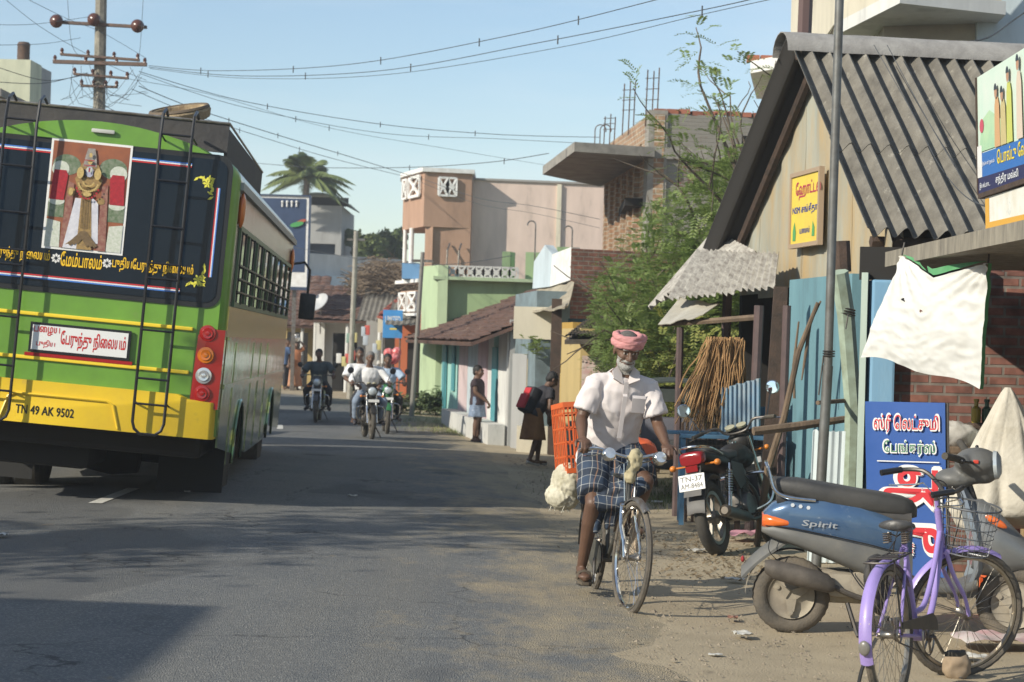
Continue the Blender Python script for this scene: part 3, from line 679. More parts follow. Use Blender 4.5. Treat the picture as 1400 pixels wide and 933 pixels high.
# ---- pink and brown house
def pink_house():
    T = thing('house', 'two storey pink and brown house with white lattice panels and corner balcony', 'house', (-1.2, 60, 0))
    def B(mb, n, m, par=None, sm=False):
        base = V((-1.2, 60, 0)); mb.xf(Matrix.Translation(-base)); return mb.build(n, m, par or T, sm)
    C0 = (-2.6, 58.0); L1 = (-3.32, 60.3); Rb = (-1.27, 58.35); Rp0 = (-1.27, 58.95); Rp1 = (3.3, 59.6); back = (2.5, 68); bl = (-4.2, 67)
    zt = 6.62
    # brown tower body with verandah void on the upper floor
    m = MB(); plan(m, [C0, Rb, (-1.2, 61.5), (-3.4, 61.8), L1], 4.95, zt-.12); plan(m, [(-2.45, 58.15), Rb, (-1.2, 61.5), (-2.3, 61.6)], .0, 4.95)
    plan(m, [(-2.55, 58.1), (-2.33, 58.05), (-2.35, 58.3), (-2.55, 58.35)], 3.45, 4.95)
    plan(m, [C0, (-2.46, 58.02), (-3.16, 60.35), L1], 2.5, 3.15)
    B(m, 'tower_wall', tan_)
    m = MB(); plan(m, [(-2.66, 57.9), (-1.2, 58.25), (-1.2, 61.6), (-3.5, 61.9), (-3.42, 60.3)], zt-.12, zt); B(m, 'parapet_coping', white_paint)
    m = MB(); plan(m, [(-2.72, 57.8), (-2.3, 57.9), (-3.0, 60.4), (-3.5, 60.4)], 3.36, 3.46); plan(m, [(-2.68, 57.9), (-2.4, 57.95), (-3.1, 60.4), (-3.42, 60.4)], 2.42, 2.5); B(m, 'balcony_slab', white_paint)
    m = MB(); m.lathe([(.07, 0), (.07, 1.5)], (-2.98, 59.1, 3.46), n=12); m.lathe([(.06, 0), (.06, 1.5)], (-3.22, 60.1, 3.46), n=12); B(m, 'column', white_paint)
    d = V((L1[0]-C0[0], L1[1]-C0[1], 0)); c0 = V((C0[0], C0[1], 0)); nn = V((-.95, -.3, 0))*.05
    m = MB(); lattice(m, c0+V((0, 0, 5.85))+d*.12+nn, d*.5, (0, 0, .55), 1, .04, nn); lattice(m, c0+V((0, 0, 5.85))+d*.72+nn, d*.2, (0, 0, .55), 1, .03, nn)
    lattice(m, c0+V((0, 0, 2.58))+d*.1+nn, d*.42, (0, 0, .5), 1, .04, nn); lattice(m, c0+V((0, 0, 2.58))+d*.6+nn, d*.35, (0, 0, .5), 1, .03, nn)
    B(m, 'lattice_panel', white_paint); m = MB(); lattice(m, (-2.2, 58.06, 5.85), (.5, .13, 0), (0, 0, .5), 2, .03); B(m, 'lattice_window', white_paint)
    m = MB(); m.box((-2.95, 59.0, 3.7), (.5, .9, .45)); B(m, 'washing_on_rail', M('blue_cloth', (.13, .28, .48), .9))
    m = MB(); plan(m, [Rp0, Rp1, back, (-1.1, 66)], 0, 6.38); B(m, 'long_wall', pink)
    m = MB(); plan(m, [(-1.3, 58.89), (3.35, 59.54), (3.3, 59.9), (-1.3, 59.2)], 6.38, 6.44); B(m, 'wall_coping', M('grey_coping', (.3, .28, .26), .8))
    m = MB(); m.box((1.25, 59.28, 3.2), (.13, .1, 6.3)); B(m, 'pilaster', cream)
    m = MB()
    for x in (-1.95, -1.62): m.tube([(x, 58.0, 2.2), (x+.05, 58.0, 4.3), (x+.1, 58.2, 4.5)], .03, 6)
    B(m, 'downpipe', steel)
    m = MB(); tiles(m, (-2.6, 57.2, 2.0), (-2.0, 57.2, 2.0), (-2.0, 58.0, 2.5), (-2.6, 58.0, 2.5), 5, 6); B(m, 'tiled_hood', claytile_red)
pink_house()
# ---- green house
def green_house():
    o = V((-2.1, 50, 0)); T = thing('house', 'low green house with lattice parapet and stub pillars on its flat roof', 'house', o)
    def B(mb, n, m, sm=False): mb.xf(Matrix.Translation(-o)); return mb.build(n, m, T, sm)
    m = MB(); plan(m, [(-1.78, 50), (1.6, 50.5), (1.6, 57), (-2.5, 57), (-2.15, 51.2)], 0, 3.2); B(m, 'wall', greenp)
    m = MB(); plan(m, [(-1.84, 49.75), (-1.60, 49.75), (-1.60, 50.2), (-2.2, 51.4), (-2.28, 51.0)], 0, 3.55); B(m, 'corner_pier', green_lt)
    m = MB(); plan(m, [(-1.95, 49.7), (1.7, 50.3), (1.7, 50.9), (-1.95, 50.4)], 3.2, 3.28); B(m, 'cornice', green_lt)
    m = MB(); lattice(m, (-1.6, 50.0, 3.28), (1.7, .12, 0), (0, 0, .26), 8, .022); B(m, 'parapet_lattice', dirty_w)
    for x0, x1, z in ((-.30, .02, 3.95), (.28, .72, 3.95), (1.05, 1.5, 4.1)):
        m = MB(); plan(m, [(x0, 50.3), (x1-.12, 50.35), (x1, 50.8), (x0, 50.7)], 3.2, z); B(m, 'stub_pillar', greenp)
    m = MB()
    for x, z in ((-1.7, 2.6), (.5, 4.6), (1.4, 4.5)): m.tube([(x, 50.0, 0 if x < 0 else 3.3), (x, 50.0, z)]+arc((x-.1, 50.0, z), .1, 0, 3.3, 6)[1:], .018, 5)
    B(m, 'vent_pipe', steel, True)
green_house()
# ---- brick building under construction
def brick_building():
    o = V((2.5, 39, 0)); T = thing('unfinished_building', 'unfinished bare brick building with concrete sunshade slab and rebar stubs', 'building', o)
    def B(mb, n, m, sm=False, par=None): mb.xf(Matrix.Translation(-o)); return mb.build(n, m, par or T, sm)
    A = (2.5, 39); Bk = (1.95, 45.5); Cr = (9.0, 40.4)
    m = MB(); wall(m, A, Cr, 0, 6.15, .3, holes=[(1.85, 2.5, 5.55, 5.8), (1.2, 2.2, 3.2, 4.3), (.9, 1.2, 4.75, 4.9)]); B(m, 'front_wall', brick_raw)
    m = MB(); wall(m, Bk, (A[0], A[1]-.02), 0, 6.12, .3, holes=[(5.3, 5.6, 5.5, 5.65)]); B(m, 'side_wall', brick_pale)
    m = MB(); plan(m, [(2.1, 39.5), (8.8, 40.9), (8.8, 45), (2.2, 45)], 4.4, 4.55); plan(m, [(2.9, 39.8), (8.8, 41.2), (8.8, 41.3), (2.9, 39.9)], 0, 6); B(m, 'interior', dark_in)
    m = MB(); plan(m, [A, (2.86, 39.06), (2.84, 39.3), (2.47, 39.3)], 0, 6.2); m.xf(Matrix.Translation((-.01, -.03, 0))); plan(m, [(2.46, 38.95), (5.6, 39.5), (5.6, 39.7), (2.46, 39.2)], 5.28, 5.5); B(m, 'concrete_frame', conc)
    # sunshade slab over the street
    m = MB(); plan(m, [(2.6, 38.72), (1.06, 38.1), (.55, 43.4), (1.9, 46.2)], 5.28, 5.46); m.xf(Matrix.Translation((0, 0, 0)))
    B(m, 'sunshade_slab', conc)
    m = MB(); plan(m, [(3.9, 39.1), (4.9, 39.38), (4.8, 38.7), (4.1, 38.6)], 5.0, 5.08); B(m, 'window_hood', conc)
    m = MB(); 
    for i in range(6): m.box((2.02+.07*i, 45.0-i*.95, 2.5), (.14, .3, 5.4))
    B(m, 'brick_piers', brick_pale)
    m = MB(); r = random.Random(3)
    for i in range(16): m.box((2.7+i*.24, 39.12+i*.05, 6.19+r.uniform(-.01, .03)), (.22, .14, .09), Matrix.Rotation(r.uniform(-.15, .35), 3, 'Z'))
    B(m, 'loose_top_bricks', M('loose_red_brick', (.34, .12, .07), .9, c2=(.22, .09, .06)))
    for (px, y0, y1, dd, k) in ((890, 152, 93, 39.2, 1), (858, 165, 110, 41.5, 1), (832, 185, 155, 44, 1)):
        m = MB(); b = P(px, y0, dd); hgt = P(px, y1, dd).z-b.z
        for dx in (-.1, 0.02, .12):
            m.tube([b+V((dx, .1*abs(dx), -.3)), b+V((dx+.02, 0, hgt+rnd.uniform(-.08, .05)))], .013, 5)
        for i in range(1, 4): m.tube([b+V((-.12, 0, hgt*i/4)), b+V((.15, 0, hgt*i/4+.02))], .007, 4)
        B(m, 'rebar_stub', rust)
    m = MB()
    for px in (813, 820):
        b = P(px, 200, 44.5); m.tube([b, b+V((0, 0, .35))]+arc(b+V((.12, 0, .35)), .12, math.pi, -.3, 7)[1:], .012, 5)
    B(m, 'hooked_rebar', rust, True)
brick_building()
# ---- white and blue house with lean roof, in front of the brick building
def small_houses():
    # A: mint and pink row cottage with long tiled roof
    o = V((-1.0, 43, 0)); T = thing('cottage', 'mint and white cottage with a long low clay tiled roof', 'cottage', o)
    def B(mb, n, m, sm=False): mb.xf(Matrix.Translation(-o)); return mb.build(n, m, T, sm)
    A = V((-1.86, 50.3, 0)); E = V((-.05, 36.6, 0)); d = (E-A).normalized(); n = V((-d.y, d.x, 0))   # n points away from street
    def pt(s, t=0, z=0): return A+d*s+n*t+V((0, 0, z))
    Ln = (E-A).length
    segs = [(0, 1.5, .45, mint), (1.5, 5.6, .0, mint), (5.6, 7.2, -.02, painted('pale_pink_plaster', (.6, .48, .48))), (7.2, 9.2, .0, paleblue), (9.2, 10.6, -.02, painted('faded_pink_plaster', (.56, .42, .45))), (10.6, 11.6, .02, whitewash), (11.6, 12.6, .0, mint), (12.6, Ln, -.03, whitewash)]
    for s0, s1, t, mt in segs:
        m = MB(); p = [pt(s0, t), pt(s1, t), pt(s1, t+.25), pt(s0, t+.25)]; m.prism(p, (0, 0, 1.95)); B(m, 'wall', mt)
    m = MB(); m.prism([pt(Ln, -.0), pt(Ln, 3.5), pt(Ln+.15, 3.5), pt(Ln+.15, 0)], (0, 0, 2.1)); B(m, 'end_wall', grey_pl)
    m = MB(); tiles(m, pt(-.3, -.75, 1.72), pt(Ln+.35, -.75, 1.68), pt(Ln+.2, 2.3, 2.95), pt(-.2, 2.3, 3.0), 16, 60); B(m, 'roof', claytile, False)
    m = MB()
    for s, w_, c in ((2.2, .8, 0), (11.75, .75, 0), (4.3, .5, .5)): m.prism([pt(s, -.02, .1+c), pt(s+w_, -.02, .1+c), pt(s+w_, -.05, .1+c), pt(s, -.05, .1+c)], (0, 0, 1.5-c))
    B(m, 'door', M('blue_green_door', (.08, .3, .33), .6, c2=(.06, .22, .26)))
    m = MB(); m.prism([pt(5.4, -.05), pt(Ln+.1, -.05), pt(Ln+.1, -.35), pt(5.4, -.35)], (0, 0, .22)); B(m, 'plinth', dirty_w)
    # B: white and blue parapet house, doorway in the dark, lean-to canopy
    o = V((1.0, 34, 0)); T = thing('house', 'small white and blue parapet house with sagging canopy and brick side', 'house', o)
    m = MB(); p0 = P(728, 395, 36.5); p1 = P(752, 392, 35.2); p2 = P(780, 383, 34); q0 = P(730, 358, 36.5); q1 = P(745, 335, 35.7); q2 = P(755, 348, 35.2); q3 = P(781, 338, 34)
    m.prism([p0, p1, q2, q1, q0], (.15, .12, 0)); B(m, 'blue_parapet', paleblue)
    m = MB(); m.prism([p1, p2, q3, q2], (.15, .12, 0)); B(m, 'white_parapet', white_paint)
    m = MB(); a, b = P(781, 340, 34), P(858, 348, 34.6); m.prism([(a.x, a.y, 0), (b.x+1.2, b.y+.2, 0), (b.x+1.2, b.y+1.2, 0), (a.x, a.y+2.2, 0)], (0, 0, a.z)); B(m, 'brick_wall', brick_red)
    m = MB(); m.prism([(a.x-.55, a.y-.4, 0), (a.x-.0, a.y-.25, 0), (a.x, a.y+2, 0), (a.x-.9, a.y+2.6, 0)], (0, 0, 2.55)); B(m, 'inner_wall', M('shaded_blue_wall', (.2, .27, .3), .9, c2=(.12, .15, .16), ns=3))  # pale blue darkened in the colour to stand for deep shade
    m = MB(); e0, e1, r0, r1 = P(706, 428, 34.6), P(772, 420, 31.8), P(785, 386, 33.8), P(735, 394, 36.4)
    m.grid(lambda u, v: e0.lerp(e1, u).lerp(r1.lerp(r0, u), v)+V((0, 0, .05*noise.noise(V((u*6, v*4, 0)))-.12*math.sin(math.pi*v))), 14, 8, (0, 0, -.03)); B(m, 'canopy', M('dusty_canopy', (.4, .36, .27), .9, c2=(.2, .17, .13), ns=3, bump=.4), True)
    m = MB(); m.box2((.02, 33.6, 1.75), (.72, 34.1, 2.28)); B(m, 'cream_box_hood', cream)
    m = MB(); m.box2((.62, 32.6, 0), (.78, 32.8, 2.4)); B(m, 'corner_post', wood_dark)
    m = MB(); m.box2((.9, 33.2, .2), (1.25, 33.3, 2.1)); B(m, 'dark_door', M('dark_teal_door', (.02, .07, .09), .6))
    # C: grey and yellow yard wall with gate
    o = V((.3, 35, 0)); T = thing('yard_wall', 'yellow plastered yard wall with grey gate post', 'wall', o)
    m = MB(); m.prism([(.02, 35.2, 0), (.26, 34.6, 0), (.42, 34.7, 0), (.15, 35.6, 0)], (0, 0, 1.5)); B(m, 'gate_post', grey_pl)
    m = MB(); m.prism([(.26, 34.62, 0), (.86, 33.6, 0), (.95, 33.8, 0), (.42, 34.8, 0)], (0, 0, 1.42)); B(m, 'panel', ochre)
    m = MB(); m.box2((.12, 33.2, 0), (.62, 33.7, .33)); B(m, 'step', cream)
    # D: ochre hut with old tile roof right behind the cyclist
    o = V((1.4, 28, 0)); T = thing('hut', 'ochre mud hut with a low worn tile roof behind the cyclist', 'hut', o)
    x0 = X(770, 28.6)
    m = MB(); wall(m, (.72, 29.6), (.95, 28.3), 0, 1.9, .2); wall(m, (.95, 28.3), (1.75, 28.35), 0, 1.85, .2); B(m, 'wall', ochre)
    m = MB(); plan(m, [(.74, 30.6), (.88, 29.8), (1.8, 30), (1.8, 31)], 0, 2.0); B(m, 'rear_wall', painted('yellow_door_paint', (.45, .28, .06)))
    m = MB(); e0, e1 = P(772, 463, 27.7), P(872, 462, 27.9); r0, r1 = P(815, 430, 30.3), P(905, 418, 30.6)
    tiles(m, e0, e1, r1, r0, 12, 20, .03, 5); B(m, 'roof', M('old_grey_tiles', (.17, .14, .115), .95, c2=(.08, .065, .055), ns=6, c3=(.3, .27, .22), ns3=4, cut3=.6))
    m = MB(); a = P(796, 500, 28.1); m.box2((a.x, 28.17, 1.08), (a.x+.45, 28.2, 1.52)); B(m, 'poster', M('faded_poster', (.6, .56, .5), .7, c2=(.5, .3, .28), ns=9))
    m = MB(); m.box2((.75, 27.6, 0), (1.25, 28.2, .38)); m.box2((.8, 27.9, .38), (1.3, 28.25, .62)); B(m, 'stone_step', conc)
small_houses()
# ---- far row of shops at the bend
def shop(name, label, x0, x1, y, zt, wallm, eave, ridge, roofm, tile=True, posts=(), extra=None, ez=None):
    o = V((x0, y, 0)); T = thing(name, label, 'shop', o)
    def B(mb, n, m, sm=False): mb.xf(Matrix.Translation(-o)); return mb.build(n, m, T, sm)
    m = MB(); wall(m, (x0, y), (x1, y), 0, zt, .2, holes=[(.35*(x1-x0), .8*(x1-x0), 0, 1.9)]); B(m, 'wall', wallm)
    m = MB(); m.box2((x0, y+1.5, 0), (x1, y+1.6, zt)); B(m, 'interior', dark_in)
    m = MB()
    a, b, c, d = (x0-.2, y-1.5, eave), (x1+.2, y-1.5, eave), (x1+.2, y+2.5, ridge), (x0-.2, y+2.5, ridge)
    if tile: tiles(m, a, b, c, d, 14, int((x1-x0)/.25))
    else: corr(m, d, V(c)-V(d), V(a)-V(d), .16, .014, .01, 4)
    B(m, 'roof', roofm)
    for px in posts: m = MB().tube([(px, y-1.3, 0), (px+.02, y-1.3, eave+.05)], .06, 7); B(m, 'post', whitewash)
    if extra: extra(T, B)
def ex1(T, B):
    m = MB(); m.box2((-6.4, 66.6, 0), (-6.1, 67, 2.2)); B(m, 'white_pillar', whitewash)
shop('shop', 'tan shop at the road bend with rusty tiled roof and yellow post', -8.2, -6.6, 69.5, 2.4, ochre, 2.1, 3.9, claytile, True, (-7.0,))
shop('shop', 'white pillared shop with pale sheet awning at the road bend', -6.5, -4.7, 67, 2.4, whitewash, 2.3, 3.5, claytile, True, (-5.3,), ex1)
shop('shop', 'dark shopfront under a thatch heap beside the concrete pole', -4.6, -3.1, 64.5, 2.4, grey_pl, 2.3, 3.5, asb, False, (-4.1,))
shop('shop', 'dark shopfront with red tiled roof under the blue board', -3.4, -2.35, 59.5, 2.3, M('orange_door_frame', (.42, .12, .05), .7), 2.15, 3.0, asb, False, ())
T = thing('tiled_canopy', 'small red tiled canopy roof above the blue board', 'roof', (-3.3, 60, 0))
m = MB(); tiles(m, P(515, 432, 60.5), P(560, 436, 59.8), P(566, 408, 61.5), P(548, 405, 61.8), 7, 9); m.xf(Matrix.Translation((3.3, -60, 0))); m.build('tiles', claytile_red, T, False)
m = MB(); a, b = P(517, 434, 60.6), P(560, 438, 60.2); m.box2((a.x, 60.5, a.z-.45), (b.x, 60.7, a.z)); m.xf(Matrix.Translation((3.3, -60, 0))); m.build('fascia', cream, T, False)
# blue signboard
o = P(523, 462, 58.6); T = thing('signboard', 'sky blue signboard with white letters over the far shops', 'signboard', o)
w_, h_ = .56, .80
m = MB().box((w_/2, 0, h_/2), (w_, .05, h_)); m.build('board', M('sign_blue', (.05, .27, .62), .5, c2=(.05, .22, .5)), T, False)
text('LIMITED', white_paint, T, (.06, -.03, .45), UX, UZ, width=.44, height=.17); MB().box((.3, -.028, .26), (.2, .004, .05)).build('yellow_strip', M('sign_yellow', (.7, .55, .1), .6), T, False)
m = MB(); 
for x in (.05, .5): m.tube([(x, .05, -1.5), (x, .05, .2)], .025, 5)
m.build('stand', steel, T)
# thatch / brushwood heap on the roofs
r = random.Random(5); m = MB(); c0 = P(510, 410, 65.5)
for i in range(1600):
    a = r.uniform(0, 1); x = -5.2+2.4*a+r.gauss(0, .15); z = 3.3+r.uniform(0, 1)*(.95*math.sin(math.pi*min(1, a*.9+.12)))+.1*r.gauss(0, 1)
    y = 66.3+r.uniform(-1.1, 1.1); d = V((r.gauss(0, 1), r.gauss(0, .6), r.gauss(0, .5))).normalized()*r.uniform(.25, .7)
    p = V((x, y, z)); e = V((0, 0, .012)); m.add([p-d/2-e, p+d/2-e, p+d/2+e, p-d/2+e], [(0, 1, 2, 3)])
tag(m.build('brushwood', M('dry_brushwood', (.2, .15, .1), .95, c2=(.09, .07, .055), ns=3), None, False, False), 'tangled heap of dry brown brushwood piled on the far shop roofs', 'brushwood')
# satellite dish
T = thing('satellite_dish', 'small grey satellite dish on a tiled shop roof', 'dish', P(438, 440, 66.0))
MB().lathe([(0, 0), (.15, .02), (.28, .07), (.36, .13), (.35, .15), (.27, .09), (0, .02)], (0, 0, .55), (-.5, -.6, .6), 20).build('bowl', M('dish_grey', (.4, .41, .42), .5), T)
MB().tube([(0, .05, -.4), (0, .05, .55)], .025, 6).build('mast', steel, T)
# long pale blue house behind, grey block, billboard
o = V((-8, 80, 0)); T = thing('house', 'long pale blue house with a brown window behind the far shops', 'house', o)
def Bq(mb, n, m, sm=False): mb.xf(Matrix.Translation(-o)); return mb.build(n, m, T, sm)
m = MB(); a, b = P(380, 388, 78), P(545, 385, 84); m.prism([(a.x-2, 77.6, 0), (b.x+.4, 84, 0), (b.x+1, 90, 0), (a.x-2, 90, 0)], (0, 0, P(400, 372, 78).z)); Bq(m, 'wall', paleblue)
m = MB(); m.prism([(a.x-2, 77.8, 0), (b.x, 84.4, 0), (b.x+1, 90, 0), (a.x-2, 90, 0)], (0, 0, P(400, 343, 79).z)); Bq(m, 'parapet_wall', dirty_w)
m = MB(); p = P(432, 410, 79.0); m.box((p.x, p.y+.7-.0, p.z), (.62, .1, .85)); p2 = P(432, 410, 79.2); Bq(m, 'window', M('brown_shutter', (.17, .07, .05), .7))
m = MB(); m.prism([(a.x-2, 77.3, .0), (-7.6, 79.0, 0), (-7.6, 79.1, 0), (a.x-2, 77.6, 0)], (0, 0, P(385, 432, 78).z)); Bq(m, 'blue_dado', skyblue)
o = V((-8, 92, 0)); T = thing('building', 'grey concrete block with a curved tin roof behind the billboard', 'building', o)
m = MB(); a, b = P(405, 280, 92), P(468, 280, 92); wall(m, (a.x-1, 92), (b.x, 92), 0, a.z, .3, holes=[(1.2, 2.8, 5.3, 6.0)]); m.prism([(b.x-.3, 92.3, 0), (b.x, 92.3, 0), (b.x, 99, 0), (b.x-.3, 99, 0)], (0, 0, a.z)); Bq(m, 'wall', grey_pl)
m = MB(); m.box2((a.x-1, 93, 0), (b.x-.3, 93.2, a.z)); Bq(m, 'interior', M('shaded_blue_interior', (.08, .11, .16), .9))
m = MB(); m.grid(lambda u, v: V((a.x+.3+u*2.2, 91.6+v*5, a.z+.1+.45*math.sin(math.pi*(.25+.8*u)))), 12, 3, (0, 0, -.05)); Bq(m, 'tin_roof', M('green_grey_tin', (.2, .24, .22), .6, .3), True)
m = MB(); m.box2((a.x+.3, 92.5, a.z), (a.x+2.3, 92.6, a.z+.4)); Bq(m, 'roof_netting', dark_in)
o = P(375, 440, 66); T = thing('billboard', 'dark navy billboard standing behind the bus with a red and green swoosh', 'billboard', (o.x, 66, 0))
m = MB(); tl, br_ = P(372, 268, 66), P(424, 374, 66); navy = M('navy_print', (.03, .055, .12), .5, c2=(.02, .04, .09), ns=2)
xx0, xx1, zz0, zz1 = tl.x-1.3, P(422, 300, 66).x, br_.z-.35, tl.z
m.box2((xx0-.0, 66, zz0-.1), (xx1, 66.1, zz1)); m.xf(Matrix.Translation((-o.x, -66, 0))); bb = m.build('board', white_paint, T, False)
m = MB(); m.box2((xx0, 65.985, zz0+.38), (xx1-.09, 65.998, zz1-.07)); m.xf(Matrix.Translation((-o.x, -66, 0))); m.build('navy_print', navy, bb, False)
m = MB(); m.box2((xx0-.1, 65.9, zz0-.2), (xx1+.04, 66.15, zz0-.1)); m.box2((xx1, 65.95, zz0-.1), (xx1+.06, 66.12, zz1)); m.box2((xx0, 65.95, zz1), (xx1+.06, 66.12, zz1+.05)); m.xf(Matrix.Translation((-o.x, -66, 0))); m.build('frame', M('board_frame', (.03, .05, .1), .5), bb, False)
for cc, px, py, rx, rz in (((.35, .08, .04), 412, 303, .16, .06), ((.06, .28, .08), 406, 307, .22, .08)):
    q = P(px, py, 65.97); m = MB(); m.poly([q+V((rx*math.cos(t), -.004*rx*50, rz*math.sin(t)+.05*math.cos(t))) for t in [i*math.pi/8 for i in range(16)]]); m.xf(Matrix.Translation((-o.x, -66, 0))); m.build('swoosh', M('swoosh_%d' % px, cc, .5), bb, False, False)
for i in range(4):
    q = P(386+i*6.5, 283, 65.96); m = MB().tube([q, q+V((.0, -.01, .12))], .03, 6); m.ball(q+V((0, 0, .16)), .045, 8); m.xf(Matrix.Translation((-o.x, -66, 0))); m.build('lamp_fitting', white_paint, bb)
m = MB(); 
for x in (-1.0, .6): m.box((x, .2, 1.2), (.12, .12, 2.6+2*zz0-2.4))
m.build('stand', steel, T, False)
# building top left beyond the bus
o = P(40, 120, 46); o.z = 0; T = thing('building', 'weathered cream building top with a water pipe stub at far left', 'building', o)
m = MB(); a = P(-60, 78, 46); b = P(42, 82, 46); c = P(70, 110, 50); m.prism([(a.x, 46, 0), (b.x, 46, 0), (b.x+.02, 47, 0), (a.x, 50, 0)], (0, 0, b.z)); Bq(m, 'wall', painted('stained_cream_plaster', (.55, .56, .42), (.38, .4, .3), (.2, .2, .15)))
m = MB(); m.prism([(b.x, 46.05, 0), (b.x, 46.05, b.z), (c.x-.3, 49, c.z+.1), (c.x-.25, 49.2, c.z+.3), (c.x, 50, c.z+.2), (c.x, 50, 0)], (-.1, .25, 0)); Bq(m, 'side_wall', grey_pl)
m = MB(); q = P(32, 80, 46.3); m.lathe([(.14, -.1), (.14, .28), (.15, .3), (.12, .36), (0, .38)], q, (0, 0, 1), 14); Bq(m, 'pipe_stub', rust, True)
# unseen blocks along the left pavement, added for their shade on the road
def block(x0, y0, x1, y1, z, mat_, lab, doors=True, rz=0):
    T = thing('building', lab, 'building', ((x0+x1)/2, (y0+y1)/2, 0), R(rz)); hx, hy = (x1-x0)/2, (y1-y0)/2
    m = MB(); wall(m, (hx, -hy), (hx, hy), 0, z, .25, holes=[(hy*.5, hy*.5+1, 0, 2.1), (hy*1.1, hy*1.1+1.2, 1, 2.1)]); wall(m, (-hx, -hy), (hx-.25, -hy), 0, z, .25); wall(m, (hx-.25, hy), (-hx, hy), 0, z, .25); wall(m, (-hx, hy), (-hx, -hy), 0, z, .25); m.build('wall', mat_, T, False)
    MB().box((0, 0, z-.05), (2*hx+.5, 2*hy+.5, .14)).build('flat_roof', conc, T, False)
    MB().box((hx-.6, 0, 1.4), (.1, 2*hy-.6, 2.8)).build('shutter', M('grey_shutter', (.2, .2, .2), .6, .4), T, False)
# added out of view and sized so their shade bands cross the carriageway
block(-20, -14, -9.0, 6.0, 5.0, cream, 'unseen cream block on the left, added to shade the nearest road')
block(-16, 26.0, -9.4, 28.2, 5.6, whitewash, 'unseen whitewashed block across the road, added for a shade band past the bus')
block(-16, 31.6, -9.4, 34.0, 3.4, cream, 'unseen low cream block across the road, added for a short shade band')
block(-17, 37.2, -9.6, 40.6, 6.0, ochre, 'unseen ochre block across the road by the power pole, added for its shade')
block(-18, 44.6, -11.6, 46.0, 4.6, pink, 'unseen low pink block across the road, added for shade at the bend')
